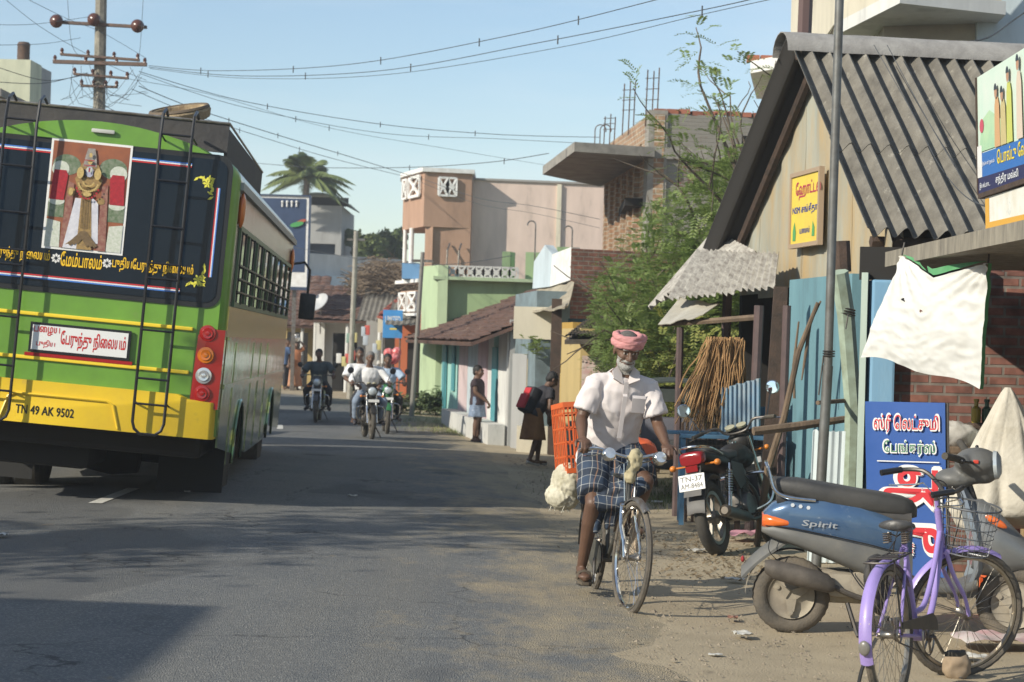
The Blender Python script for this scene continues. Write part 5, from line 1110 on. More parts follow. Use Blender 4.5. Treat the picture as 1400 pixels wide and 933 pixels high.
# white sack cloth hung at the right edge
def sack():
    a = gp(1372, 12.6); T = thing('cloth_sack', 'off-white cloth cover draped to a peak over a stand at right', 'cloth', a)
    ap = P(1378, 530, 12.6)-a
    rings = []
    for i in range(26):
        t = i/25; z = ap.z*(1-t)+.62*t
        w_ = .02+.30*t**.8; dd = .02+.18*t**.8; cx = ap.x+.02*t
        if t > .9: w_ *= 1-.35*(t-.9)*10*.6; dd *= 1-.3*(t-.9)*6
        ring = []; w_ *= 1.0
        for k in range(120):
            th = 2*math.pi*k/120; f = .92+.16*min(1, t*3)*(abs(math.sin(4.5*th+1.2*math.sin(3*t)+.8))**.6)+.07*t*math.sin(14*th+4*t)+.12*noise.noise(V((math.cos(th)*2, math.sin(th)*2, t*3)))
            ring.append(V((cx+w_*f*math.cos(th)+.05*t*(1 if math.cos(th) > 0 else -1), dd*f*math.sin(th), z+.05*t*t*math.sin(3*th))))
        rings.append(ring)
    MB().loft(rings).build('cloth', M('old_white_cloth', (.58, .54, .46), .9, c2=(.42, .38, .3), ns=4, bump=.3, bs=30), T, 2)
    m = MB(); m.tube([(.03, .05, 0), (.03, .05, .8)], .035, 8); m.build('stand_post', wood, T)
sack()
for i, (px, py) in enumerate(((1396, 755),)):
    T = thing('crate', 'orange plastic crate standing on the ground under the white cloth', 'crate', gp(1402, 12.9), R(10))
    crate_m = M('orange_crate', (.62, .12, .03), .5)
    for z in (.02, .1, .18, .26, .34): MB().box((0, 0, z), (.4, .3, .03)).build('slat_band', crate_m, T, False)
    m = MB()
    for x in (-.19, -.1, 0, .1, .19): m.box((x, -.15, .18), (.02, .012, .34)); m.box((x, .15, .18), (.02, .012, .34))
    m.build('uprights', crate_m, T, False)
# ------------------------------------------------------------------ white building behind the hut
def white_building():
    o = V((5, 26, 0)); T = thing('building', 'white concrete building with cantilever balcony slabs behind the hut', 'building', o)
    def B(mb, n, m, sm=False): mb.xf(Matrix.Translation(-o)); return mb.build(n, m, T, sm)
    zl = 5.72
    m = MB(); c0, c1, c2 = P(1230, 10, 23.7), P(1140, 54, 26.3), P(1346, 22, 24.3); plan(m, [(c0.x, c0.y), (5.75, 24.3), (6.2, 30), (5, 33.0), (c1.x, c1.y)], zl, zl+.16); B(m, 'balcony_slab', whitewash)
    m = MB(); plan(m, [(c0.x, c0.y+.02), (5.7, 24.32), (5.7, 24.45), (c0.x+.12, c0.y+.17), (c1.x+.15, c1.y), (c1.x, c1.y)], zl+.16, zl+1.1); B(m, 'balcony_parapet', cream)
    m = MB(); e = P(1026, 90, 30); plan(m, [(e.x, 30.0), (4.25, 28.4), (6, 29), (6, 33), (e.x+.45, 33)], 5.72, 5.9); B(m, 'side_slab', whitewash)
    m = MB(); plan(m, [(3.75, 30.2), (4.6, 29.5), (6, 30), (6, 36), (4.7, 36)], 0, 5.72); B(m, 'wall', cream)
    m = MB(); plan(m, [(5.55, 24.9), (9.5, 25.1), (9.5, 33), (5.9, 33)], 0, 9); B(m, 'upper_wall', paleblue)
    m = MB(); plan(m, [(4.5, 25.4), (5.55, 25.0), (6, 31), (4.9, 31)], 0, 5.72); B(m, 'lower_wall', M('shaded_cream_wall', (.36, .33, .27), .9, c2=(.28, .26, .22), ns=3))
    m = MB(); plan(m, [(4.62, 25.30), (5.2, 25.08), (5.21, 25.14), (4.63, 25.4)], 4.7, 5.5); B(m, 'window', M('window_dark_brown', (.06, .045, .04), .5))
    m = MB(); plan(m, [(c1.x-.0, c1.y), (4.8, 26), (5.4, 33), (4.35, 33)], zl+.16, zl+3.2); B(m, 'upper_room', cream)
    m = MB(); m.box((c1.x+.02, c1.y-1.15, zl+.45), (.03, .12, .1)); B(m, 'spout', steel)
    m = MB()
    for i in range(4): m.box((e.x+.05+i*.2, 30.12, 5.95), (.18, .12, .1))
    B(m, 'loose_bricks', M('loose_red_brick', (.34, .12, .07), .9, c2=(.22, .09, .06)))
white_building()
# ------------------------------------------------------------------ vegetation
leaf_m = M('feathery_leaf', (.20, .27, .08), .6, c2=(.13, .185, .05), ns=1.5, c3=(.28, .31, .12), ns3=.9, cut3=.55); bark = M('tree_bark', (.14, .11, .08), .9, c2=(.07, .055, .045), ns=12, bump=.4)
for _m in (leaf_m,):
    b_ = _m.node_tree.nodes['Principled BSDF']; b_.inputs['Transmission Weight'].default_value = 0
    tr = _m.node_tree.nodes.new('ShaderNodeBsdfTranslucent'); tr.inputs[0].default_value = (.38, .5, .14, 1); mx = _m.node_tree.nodes.new('ShaderNodeMixShader'); mx.inputs[0].default_value = .3
    _m.node_tree.links.new(b_.outputs[0], mx.inputs[1]); _m.node_tree.links.new(tr.outputs[0], mx.inputs[2]); _m.node_tree.links.new(mx.outputs[0], _m.node_tree.nodes['Material Output'].inputs[0])
def frond(vs, fs, p, d, ln, r, n=9, lw=.011, ll=.07):
    """pinnate frond: leaflets in pairs along a drooping rachis"""
    d = d.normalized(); s_ = d.cross(V((0, 0, 1)))
    if s_.length < .1: s_ = V((1, 0, 0))
    s_.normalize(); up = s_.cross(d)
    for i in range(n):
        t = (i+1)/n; q = p+d*(ln*t)+V((0, 0, -.35*ln*t*t))
        L_ = ll*(1-.5*abs(t-.45))
        for sg in (-1, 1):
            e = (s_*sg+d*.45+up*r.uniform(-.3, .2)).normalized()*L_; w_ = d*lw; b = len(vs)
            vs += [q-w_*.3, q+e*.5-w_, q+e, q+e*.5+w_]; fs.append((b, b+1, b+2, b+3))
def branch(mb, tips, p, d, ln, rad, depth, r, up=.15):
    pts = [V(p)]; q = V(p); dd = V(d).normalized(); k = 5
    for i in range(k):
        dd = (dd+V((r.gauss(0, .16), r.gauss(0, .16), r.gauss(0, .12)+up*.3))).normalized(); q = q+dd*ln/k; pts.append(V(q))
        if depth <= 1 or i >= 2: tips.append((V(q), V(dd)))
    mb.tube(pts, [rad*(1-.6*i/k) for i in range(k+1)], 6 if rad > .03 else 4, False)
    if depth > 0:
        for i in range(3 if depth > 1 else 3):
            st = pts[r.randint(2, k)]; nd = (dd+V((r.gauss(0, .7), r.gauss(0, .7), r.gauss(.05, .45)))).normalized(); branch(mb, tips, st, nd, ln*r.uniform(.55, .8), rad*.5, depth-1, r, up)
def feather_tree(name, label, base, starts, nf, seed, fl=.3, mat_=leaf_m, lw=.011, ll=.07, n=9, clip=None, spread=.25):
    r = random.Random(seed); T = thing(name, label, 'tree', base); mb = MB(); tips = []
    for (p, d, ln, rad, dep) in starts: branch(mb, tips, V(p), V(d), ln, rad, dep, r)
    mb.build('trunk', bark, T, True, False)
    vs, fs = [], []
    for i in range(nf):
        p, d = r.choice(tips); p = p+V((r.gauss(0, spread), r.gauss(0, spread), r.gauss(0, spread*.8)))
        dd = V((r.gauss(0, 1), r.gauss(0, 1), r.gauss(.0, .5)))+d*.8
        if clip and not clip(p+V(base)): continue
        frond(vs, fs, p, dd, fl*r.uniform(.6, 1.25), r, n, lw, ll)
    me = bpy.data.meshes.new('crown'); me.from_pydata([tuple(v) for v in vs], [], fs); me.materials.append(mat_)
    c = bpy.data.objects.new('crown', me); col.objects.link(c); c.parent = T; return T
st = []
rr = random.Random(4)
for i in range(9):
    st.append(((rr.uniform(-.5, .8), rr.uniform(-.6, .6), 0), (rr.uniform(-.35, .45), rr.uniform(-.3, .3), 1), rr.uniform(1.6, 2.4), .06, 2))
for q_ in ((.75, 0, 1.6), (1.0, .2, 2.0), (.9, -.2, 1.2), (1.2, 0, 2.4)): st.append((q_, (rr.uniform(-.1, .25), 0, 1), 1.9, .05, 2))
def clipA(p):
    px = 700+2800*p.x/p.y; zc = p.z; py = 478-(p.z-EYE)*2800/p.y
    # leave the brick corner visible: crown outline as in a pruned roadside thicket
    tp = 392-(px-812)*1.7 if px < 870 else (293-(px-870)*.75 if px < 935 else 244-(px-935)*.5)
    return px > 812 and py > tp+14*noise.noise(V((p.x*3, p.y, p.z*2)))
feather_tree('feathery_tree', 'bushy light green feathery leaved tree between the brick building and the hut', (2.35, 27.2, 0), st, 14500, 8, .25, clip=clipA, spread=.3)
st = [((0, 0, 2.2), (-.35, -.2, .5), 1.9, .035, 1), ((.1, 0, 2.0), (-.75, -.2, .55), 1.7, .03, 1), ((.2, 0, 2.4), (.2, -.1, .8), 1.5, .03, 1), ((.3, 0, 1.5), (-.1, 0, 1), 1.2, .04, 1), ((.0, 0, 2.6), (-.9, 0, .3), 1.1, .02, 1)]
feather_tree('feathery_tree', 'taller feathery tree with thin sprays of leaves reaching over the brick wall top', (3.1, 26.0, 1.1), [((0, 0, -1.1), (0, 0, 1), 3.0, .08, 0)]+st, 300, 21, .33, lw=.012, ll=.08, clip=lambda p: p.x/p.y < .128, spread=.1)
T_ = feather_tree('yellowing_bush', 'low yellow green bush in the gap under the lean-to', (2.05, 24.2, 0), [((x*.3, 0, 0), (x*.2, .1, 1), 1.2, .03, 1) for x in (-1, 0, 1, 2)], 900, 31, .24, M('yellow_leaf', (.22, .21, .035), .7, c2=(.1, .14, .025), ns=3), spread=.25)
T_['category'] = 'bush'
T_ = feather_tree('verge_bush', 'dark green roadside bush beside the grey pole at the green house', (-1.75, 48.0, -.12), [((x*.35, 0, 0), (x*.2, .0, 1), .45, .02, 1) for x in (-2, -1, 0, 1, 2)], 900, 35, .16, M('dull_green_leaf', (.07, .11, .04), .8, c2=(.11, .14, .06), ns=3), .02, .09, 6, spread=.13)
T_['category'] = 'bush'
for i, (px, py, dd) in enumerate(((735, 482, 33.4),)):
    T_ = feather_tree('wall_plant', 'small green plant growing on the yellow yard wall', P(px, py, dd), [((0, 0, 0), (0, 0, 1), .12, .008, 1)], 60, 5, .1, leaf_m, .012, .06, 5, spread=.08); T_['category'] = 'plant'
blades('verge_grass', [(-1.35, 44.5, 1.5, 2.2), (-1.0, 41.5, .9, 1.5), (1.5, 22.3, .8, 1.2), (1.6, 24.5, .8, 1.5)], 900, .10, M('verge_green', (.12, .17, .05), .9, c2=(.2, .2, .09), ns=2))
# coconut palms
def palm(label, base, hgt, n, fl, seed, lean=.2):
    r = random.Random(seed); T = thing('coconut_palm', label, 'palm tree', base, group='coconut palms beyond the shops')
    pts = [V((lean*math.sin(i/9*1.3)*i/9*1.5, 0, hgt*i/9)) for i in range(10)]
    MB().tube(pts, [.2-.008*i for i in range(10)], 8).build('trunk', bark, T); top_ = pts[-1]; vs, fs = [], []
    for i in range(n):
        a = r.uniform(0, 6.28); el = r.uniform(-.2, 1.45); d = V((math.cos(a)*math.cos(el), math.sin(a)*math.cos(el), math.sin(el))); L_ = fl*r.uniform(.75, 1.1); s_ = d.cross(V((0, 0, 1))).normalized()
        for k in range(34):
            t = (k+1)/34; q = top_+d*(L_*t)+V((0, 0, -.5*L_*t*t)); tg = (d+V((0, 0, -1.0*t))).normalized(); ll = fl*.26*math.sin(math.pi*(.12+.85*t))
            for sg in (-1, 1):
                e = (s_*sg*.8+tg*.5+V((0, 0, -.55+r.uniform(-.15, .15)))).normalized()*ll; b = len(vs); w_ = tg*.05
                vs += [q-w_, q+e*.6-w_*.6, q+e, q+e*.6+w_*.6, q+w_]; fs.append((b, b+1, b+2, b+3, b+4))
    me = bpy.data.meshes.new('crown'); me.from_pydata([tuple(v) for v in vs], [], fs); me.materials.append(M('palm_leaf', (.08, .12, .035), .6, c2=(.15, .17, .05), ns=.8)); c = bpy.data.objects.new('crown', me); col.objects.link(c); c.parent = T
o = P(411, 245, 90); palm('tall coconut palm rising above the billboard with a full round crown', (o.x, 90, 0), o.z+.1, 44, 2.1, 3)
o = P(478, 335, 110); palm('small dark palm top showing to the right of the grey block', (o.x, 110, 0), o.z, 16, 1.7, 9)
# far trees
def far_tree(label, px0, px1, pyt, dd, seed, mt):
    r = random.Random(seed); a, b = P(px0, pyt, dd), P(px1, pyt, dd); cx = (a.x+b.x)/2; rx = (b.x-a.x)/2; T = thing('broadleaf_tree', label, 'tree', (cx, dd, 0), group='dark trees behind the shops')
    MB().tube([(0, 0, 0), (.2, 0, a.z*.6)], [.25, .12], 7).tube([(.1, 0, a.z*.4), (-rx*.5, 0, a.z*.75)], [.1, .05], 5).tube([(.15, 0, a.z*.4), (rx*.5, 0, a.z*.8)], [.1, .05], 5).build('trunk', bark, T)
    vs, fs = [], []; cl = [(V((r.uniform(-rx, rx)*.8, r.uniform(-rx, rx)*.6, a.z*r.uniform(.55, .93))), r.uniform(.4, .8)*rx*.55) for _ in range(16)]
    for i in range(5200):
        c, cr_ = r.choice(cl); d = V((r.gauss(0, 1), r.gauss(0, 1), r.gauss(0, 1))).normalized()*cr_*r.uniform(.5, 1.1); p = c+d; s_ = r.uniform(.05, .13); u = V((r.gauss(0, 1), r.gauss(0, 1), r.gauss(0, 1))).normalized()*s_; q = u.orthogonal().normalized()*s_*.6; b_ = len(vs)
        vs += [p-u, p-q, p+u, p+q]; fs.append((b_, b_+1, b_+2, b_+3))
    me = bpy.data.meshes.new('crown'); me.from_pydata([tuple(v) for v in vs], [], fs); me.materials.append(mt); c = bpy.data.objects.new('crown', me); col.objects.link(c); c.parent = T
dg1 = M('dark_leaf', (.05, .085, .025), .7, c2=(.10, .13, .035), ns=.6); dg2 = M('olive_leaf', (.13, .15, .04), .7, c2=(.06, .09, .025), ns=.6)
far_tree('dark broadleaf tree left of the pink house', 505, 556, 283, 96, 2, dg1); far_tree('olive green tree between the grey block and the pole', 466, 506, 305, 94, 3, dg2); far_tree('lower green tree just behind the far concrete pole', 488, 536, 305, 90, 6, dg2)
# unseen trees added across the road for their thin shade on the tarmac
def shade_tree(label, x, y, h_, rx, n, seed):
    r = random.Random(seed); T = thing('unseen_shade_tree', label, 'tree', (x, y, 0), group='unseen shade trees across the road')
    MB().tube([(0, 0, 0), (.1, 0, h_*.7)], [.2, .1], 8).build('trunk', bark, T); vs, fs = [], []
    cl = [(V((r.uniform(-rx, rx), r.uniform(-rx, rx), h_*r.uniform(.75, 1.1))), r.uniform(.4, .9)) for _ in range(12)]
    for i in range(n):
        c, cr_ = r.choice(cl); p = c+V((r.gauss(0, 1), r.gauss(0, 1), r.gauss(0, .7)))*cr_*.6; s_ = r.uniform(.06, .12); u = V((r.gauss(0, 1), r.gauss(0, 1), r.gauss(0, 1))).normalized()*s_; q = u.orthogonal().normalized()*s_*.5; b_ = len(vs)
        vs += [p-u, p-q, p+u, p+q]; fs.append((b_, b_+1, b_+2, b_+3))
    me = bpy.data.meshes.new('crown'); me.from_pydata([tuple(v) for v in vs], [], fs); me.materials.append(dg1); c = bpy.data.objects.new('crown', me); col.objects.link(c); c.parent = T
shade_tree('unseen loose crowned tree across the road, added to dapple the tarmac', -10.6, 9.0, 5.6, 1.3, 2600, 12)
shade_tree('unseen taller tree across the road, added to widen the dappled shade', -10.4, 9.8, 7.6, 1.5, 2600, 13)
# ------------------------------------------------------------------ poles and wires
def power_pole():
    o = V((X(131, 40), 40, 0)); T = thing('power_pole', 'tall weathered electricity pole with crossarms and round insulators at left', 'power pole', o)
    pm = M('pole_concrete', (.28, .26, .21), .9, c2=(.13, .12, .1), ns=7, c3=(.45, .43, .32), ns3=3, cut3=.6); b = P(139, -40, 40)-o
    MB().tube([(0, 0, 0), b], [.14, .11], 8).build('shaft', pm, T)
    def arm(px0, px1, py0, py1, r_, n):
        a, c = P(px0, py0, 39.8)-o, P(px1, py1, 39.8)-o; m = MB().prism([a+V((0, 0, -r_)), c+V((0, 0, -r_)), c+V((0, 0, r_)), a+V((0, 0, r_))], (0, .1, 0)); ar = m.build('crossarm', M('brown_crossarm', (.16, .1, .07), .8, c2=(.1, .07, .06), ns=9), T, False); return ar, a, c
    ins = M('brown_insulator', (.09, .035, .025), .25)
    ar, a, c = arm(78, 200, 30, 37, .028, 0)
    for q in (a, a.lerp(c, .42)+V((0, 0, .07)), c-V((.16, 0, 0))): MB().lathe([(0, -.13), (.07, -.12), (.125, -.05), (.13, .03), (.09, .09), (.03, .12), (0, .13)], q+V((0, -.06, 0)), (.2, -1, 0), 16).build('insulator', ins, ar)
    for x0, x1, y0, y1, r_ in ((82, 190, 74, 82, .022), (72, 200, 84, 88, .035), (100, 175, 101, 107, .02), (110, 160, 117, 119, .02)):
        ar, a, c = arm(x0, x1, y0, y1, r_, 0)
        for t in (0.02, .35, .68, .98):
            q = a.lerp(c, t); MB().lathe([(0, -.02), (.04, 0), (.028, .03), (.04, .06), (.02, .1), (0, .11)], q+V((0, .03, .02)), (0, 0, 1), 8).build('insulator', ins, ar)
power_pole()
def cpole(label, px0, px1, dd, pyt, r_, mt):
    a = gp(px0, dd); a.z = -.3; T = thing('street_pole', label, 'pole', a, group='poles along the right side'); MB().tube([(0, 0, 0), P(px1, pyt, dd)-a], [r_, r_*.75], 8).build('shaft', mt, T)
    m = MB(); q = P(px1, pyt+12, dd)-a; m.box(q, (.5, .06, .06)); m.build('crossarm', steel, T, False)
pc_ = M('pole_grey_concrete', (.36, .34, .29), .9, c2=(.24, .22, .19), ns=6)
cpole('pale concrete pole standing behind the middle motorcyclist', 480, 487, 57, 316, .085, pc_); cpole('slim grey pole in front of the green house corner', 565, 578, 47, 345, .06, M('pole_grey', (.2, .19, .17), .8))
wires_m = M('wire', (.05, .055, .06), .7)
def wire(label, pts, r_=.009, sp=(), name='overhead_wire'):
    """pts: (px,py,depth) nodes; smooth spline through them"""
    q = [P(*p) for p in pts]; out = []
    for i in range(len(q)-1):
        g = [q[max(0, min(len(q)-1, i+k))] for k in (-1, 0, 1, 2)]
        for j in range(10): t = j/10; out.append(.5*((2*g[1])+(g[2]-g[0])*t+(2*g[0]-5*g[1]+4*g[2]-g[3])*t*t+(3*g[1]-g[0]-3*g[2]+g[3])*t**3))
    out.append(q[-1]); o = V(out[0]); T = thing(name, label, 'wire', o, group='overhead wires')
    MB().tube([p-o for p in out], r_*.72, 4, False).build('cable', wires_m, T)
    if sp:
        m = MB()
        for t in sp:
            p = out[int(t*(len(out)-1))]-o; m.tube([p+V((0, 0, -.07)), p+V((0, 0, .05))], .009, 4)
        m.build('spacer', wires_m, T)
H = 'thin overhead wire '
wire(H+'rising from the left pole to the top edge, uppermost', [(203, 90, 40), (300, 97, 38), (480, 88, 34), (700, 48, 29), (905, -2, 25)], .008, (.2, .4, .55, .7, .85))
wire(H+'just below the uppermost, dipping then rising right', [(203, 92, 40), (330, 104, 38), (520, 97, 33), (740, 58, 28), (960, 14, 24), (1045, -5, 22)], .008, (.15, .3, .45, .62, .8))
wire(H+'second pair member crossing to the top right', [(205, 94, 40), (330, 107, 38), (520, 103, 33), (760, 66, 28), (960, 20, 24), (1060, -2, 22)], .006)
wire(H+'running down to the concrete sunshade slab', [(190, 98, 40), (330, 138, 42), (520, 170, 44), (680, 184, 45), (820, 188, 46)], .009, (.3, .5, .7))
wire(H+'twin of the one reaching the rebar, slightly lower', [(192, 101, 40), (330, 146, 42), (520, 182, 44), (680, 190, 45), (832, 198, 46)], .007, (.35, .6))
wire(H+'long span to the middle right behind the rebar', [(175, 108, 40), (290, 130, 43), (450, 175, 47), (620, 205, 52), (800, 235, 58)], .006, (.5,))
wire(H+'falling to the pink house roof corner', [(190, 118, 40), (270, 150, 43), (380, 185, 48), (480, 215, 54), (560, 240, 59)], .012, (.35, .5, .7))
wire(H+'lower of the pair falling to the pink house', [(180, 122, 40), (262, 156, 43), (372, 192, 48), (474, 222, 54), (640, 262, 62)], .009, (.4, .6))
wire(H+'crossing level in front of the palm to the slab', [(335, 222, 60), (430, 229, 52), (560, 229, 46), (670, 222, 42), (750, 210, 39)], .010, (.5, .8))
wire(H+'passing the pink wall diagonally', [(560, 238, 57), (650, 270, 52), (730, 282, 48), (820, 300, 44)], .008)
wire(H+'second over the pink wall diagonally', [(560, 243, 57), (650, 278, 52), (730, 292, 48), (820, 312, 44)], .006)
wire(H+'from the far concrete pole across the low roofs', [(370, 332, 60), (480, 352, 57), (600, 362, 50), (700, 350, 42)], .010)
wire(H+'from top left falling right past the pole, topmost', [(-10, -15, 30), (60, 40, 33), (140, 85, 37), (200, 110, 40)], .006)
wire(H+'crossing from upper left to the crossarm', [(20, -10, 30), (90, 25, 35), (140, 45, 38), (200, 80, 40)], .006)
wire(H+'level on the left above the water pipe', [(-10, 34, 34), (50, 33, 37), (130, 22, 40)], .006)
wire(H+'low on the left by the cream building', [(-10, 62, 34), (60, 60, 37), (110, 52, 40)], .006)
wire(H+'drooping left below the crossarms', [(-10, 90, 36), (60, 110, 38), (110, 104, 40)], .009)
wire(H+'lowest drooping on the left', [(-10, 112, 36), (60, 114, 38), (120, 100, 40)], .009)
wire(H+'loose vertical lead beside the pole top', [(92, -5, 39), (98, 60, 39.5), (112, 80, 40)], .006)
wire(H+'loose vertical lead on the right of the pole top', [(196, -5, 39), (192, 60, 39.5), (188, 90, 40)], .006)
r = random.Random(8)
o = P(135, 110, 39.6); T = thing('wire_tangle', 'tangle of loose service wires hanging under the pole crossarms', 'wires', o)
for i in range(22):
    a = P(r.uniform(90, 195), r.uniform(85, 120), 39.7)-o; b = P(r.uniform(88, 205), r.uniform(125, 160), 39.7)-o; c = (a+b)/2+V((r.uniform(-.3, .3), r.uniform(-.1, .1), -.2))
    MB().tube([a, a.lerp(c, .5)+V((0, 0, -.08)), c, c.lerp(b, .5), b], .005, 3, False).build('wire', wires_m, T)
for i in range(2): wire(H+('draped down the hut roof, upper', 'draped down the hut roof, lower')[i], [(1195+i*18, 62, 18.7), (1245+i*15, 150, 17.7), (1290+i*15, 235-i*8, 16.4), (1340, 280, 14.6), (1400, 262+i*8, 12.8)], .006)
wire('dark cable sagging from the white building to the hut ridge', [(1480, -40, 20), (1390, 25, 22), (1340, 55, 20), (1250, 58, 19)], .012)
# ------------------------------------------------------------------ bicycles
def catm(pts, n=6):
    q = [V(p) for p in pts]; out = []
    for i in range(len(q)-1):
        g = [q[max(0, min(len(q)-1, i+k))] for k in (-1, 0, 1, 2)]
        for j in range(n): t = j/n; out.append(.5*((2*g[1])+(g[2]-g[0])*t+(2*g[0]-5*g[1]+4*g[2]-g[3])*t*t+(3*g[1]-g[0]-3*g[2]+g[3])*t**3))
    return out+[q[-1]]
def rotabout(p, ax, a): return Matrix.Translation(V(p)) @ Matrix.Rotation(a, 4, V(ax)) @ Matrix.Translation(-V(p))
def bike_wheel(T, hub, R_, XF, tyre_m, rim_m, hubm, tr=.019, nsp=36):
    hub = V(hub); m = MB().torus(hub, R_-tr, tr, (0, 1, 0), 84, 8, 1, .0025).xf(XF); w_ = m.build('wheel', tyre_m, T)
    m = MB().torus(hub, R_-2*tr-.008, .011, (0, 1, 0), 64, 6, 1.25).xf(XF); m.build('rim', rim_m, w_)
    m = MB()
    for i in range(nsp):
        a = 2*math.pi*i/nsp; s_ = 1 if i % 2 else -1; b = a+(.35 if i % 4 < 2 else -.35)
        m.tube([hub+V((math.cos(b)*.022, s_*.032, math.sin(b)*.022)), hub+V((math.cos(a)*(R_-2*tr-.012), 0, math.sin(a)*(R_-2*tr-.012)))], .0015, 3, False)
    m.xf(XF).build('spokes', rim_m, w_)
    m = MB().lathe([(.012, -.055), (.012, -.04), (.03, -.035), (.018, -.02), (.018, .02), (.03, .035), (.012, .04), (.012, .055)], hub, (0, 1, 0), 14).xf(XF); m.build('hub', hubm, w_)
    return w_
def bicycle(name, label, loc, rz, lean, steer, style):
    T = thing(name, label, 'bicycle', loc, rot=(lean, 0, rz)); I = Matrix.Identity(4)
    lady = style == 'purple'
    fm = M('purple_bike_paint', (.33, .25, .58), .38, c2=(.27, .2, .46), ns=6, c3=(.42, .36, .5), ns3=22, cut3=.66, coat=.4) if lady else M('old_black_bike_paint', (.03, .032, .03), .4, c2=(.09, .085, .07), ns=8)
    Rw = .335 if lady else .355; rh, fh = V((-.54, 0, Rw)), V((.55, 0, Rw)); bb = V((-.10, 0, .28)); st_ = V((-.25, 0, .74 if lady else .84)); ht, hb = V((.33, 0, .86)), V((.375, 0, .69))
    ax = (ht-hb).normalized(); F = rotabout(hb, ax, steer)
    rm = M('dusty_rim', (.42, .4, .35), .35, .8, c2=(.25, .2, .14), ns=10) if lady else chrome
    bike_wheel(T, rh, Rw, I, rubber_dusty, rm, steel); bike_wheel(T, fh, Rw, F, rubber_dusty, rm, steel)
    m = MB()
    if lady:
        m.tube(catm([hb+V((0, 0, .10)), (.20, 0, .56), (.03, 0, .42), (-.15, 0, .40)]), .0145, 10); m.tube(catm([hb+V((0, 0, .03)), (.22, 0, .46), (.08, 0, .33), bb]), .0165, 10)
    else: m.tube([ht-ax*.03, st_-V((0, 0, .02))], .0135, 10); m.tube([hb+ax*.02, bb], .0145, 10)
    m.tube([bb, st_], .0145, 10); m.tube([hb-ax*.02, ht+ax*.01], .018, 12)
    for s in (1, -1): m.tube([st_+V((0, s*.012, -.02)), rh+V((0, s*.055, 0))], .008, 8); m.tube([bb+V((0, s*.02, 0)), rh+V((0, s*.055, 0))], .009, 8)
    m.lathe([(.022, -.035), (.022, .035)], bb, (0, 1, 0), 14); m.build('frame', fm, T)
    m = MB()
    for s in (1, -1): m.tube(catm([hb-ax*.03+V((0, s*.04, 0)), hb-ax*.15+V((.02, s*.052, 0)), fh+V((-.04, s*.052, .10)), fh+V((0, s*.05, 0))]), [.012]*12+[.01]*7, 8)
    m.tube([hb-ax*.03+V((0, -.05, 0)), hb-ax*.03+V((0, .05, 0))], .016, 8); m.tube([hb, ht+ax*.09], .011, 8); m.xf(F).build('fork', fm if lady else chrome, T)
    # mudguards
    def guard(hub, a0, a1, XF, mt, nm='mudguard', w=.026):
        m = MB(); rr = Rw+.018
        m.grid(lambda u, v: hub+V(((rr-.35*(v-.5)**2*.09)*math.cos(a0+(a1-a0)*u), (v-.5)*2*w, (rr-.09*(v-.5)**2)*math.sin(a0+(a1-a0)*u))), 28, 6, (0, 0, .0015)); m.xf(XF); return m.build(nm, mt, T)
    gr_ = guard(rh, R(35), R(197) if lady else R(190), I, fm, w=.03); guard(fh, R(62) if lady else R(55), R(160), F, fm if lady else steel)
    if lady:
        m = MB().ball(rh+V((-(Rw+.03)*math.cos(R(6)), 0, -.02)), (.012, .028, .035), 12); m.build('reflector', M('dull_reflector', (.16, .15, .13), .3), gr_)
    m = MB()
    for hub, X_ in ((rh, I), (fh, F)):
        m2 = MB()
        for s in (1, -1): m2.tube([hub+V((0, s*.05, 0)), hub+V((-(Rw+.015)*math.cos(.25), s*.02, (Rw+.015)*math.sin(.25)))], .0025, 4)
        m.join(m2.xf(X_))
    m.build('mudguard_stays', steel, T)
    # drivetrain
    m = MB(); m.torus(bb+V((0, -.055, 0)), .09, .005, (0, 1, 0), 44, 4, 1, .002)
    for i in range(5): a = i*1.257; m.tube([bb+V((0, -.055, 0)), bb+V((.088*math.cos(a), -.055, .088*math.sin(a)))], .006, 4)
    m.lathe([(.03, -.065), (.03, -.05)], bb, (0, 1, 0), 12); m.torus(rh+V((0, -.05, 0)), .035, .005, (0, 1, 0), 20, 4); cw = m.build('chainwheel', steel, T)
    m = MB(); m.tube([bb+V((0, -.055, .09)), rh+V((0, -.052, .036))], .004, 4); m.tube([bb+V((0, -.055, -.09)), rh+V((0, -.052, -.036))], .004, 4); m.build('chain', dark_metal, T)
    m = MB(); m.prism([bb+V((.1, -.066, .05)), bb+V((.11, -.066, -.02)), bb+V((.02, -.066, -.10)), rh+V((.0, -.066, -.05)), rh+V((-.03, -.066, .03)), rh+V((0, -.066, .05)), bb+V((.04, -.066, .11))], (0, -.008, 0)) if not lady else m.prism([bb+V((.1, -.066, .07)), bb+V((.11, -.066, .02)), rh+V((.0, -.066, .03)), rh+V((0, -.066, .06)), bb+V((.04, -.066, .11))], (0, -.008, 0)); m.build('chain_guard', fm if not lady else dark_metal, T)
    ca = R(-84) if not lady else R(-35)
    for s, a in ((-1, ca), (1, ca+math.pi)):
        d = V((math.cos(a), 0, math.sin(a))); e = bb+V((0, s*.085, 0))+d*.165
        m = MB().tube([bb+V((0, s*.05, 0)), bb+V((0, s*.085, 0)), e], .009, 8); ck = m.build('crank', steel, T)
        m = MB().rbox(e+V((0, s*.06, 0)), (.09, .085, .024), .006); m.build('pedal', rubber, ck)
    # saddle
    m = MB(); sx = st_.x-.03; sz = st_.z+(.06 if lady else .10)
    def sad(w, z, x): return [V((x, w*math.cos(t), z+(.028*math.sin(t) if math.sin(t) > 0 else .02*math.sin(t)))) for t in [2*math.pi*i/20 for i in range(20)]]
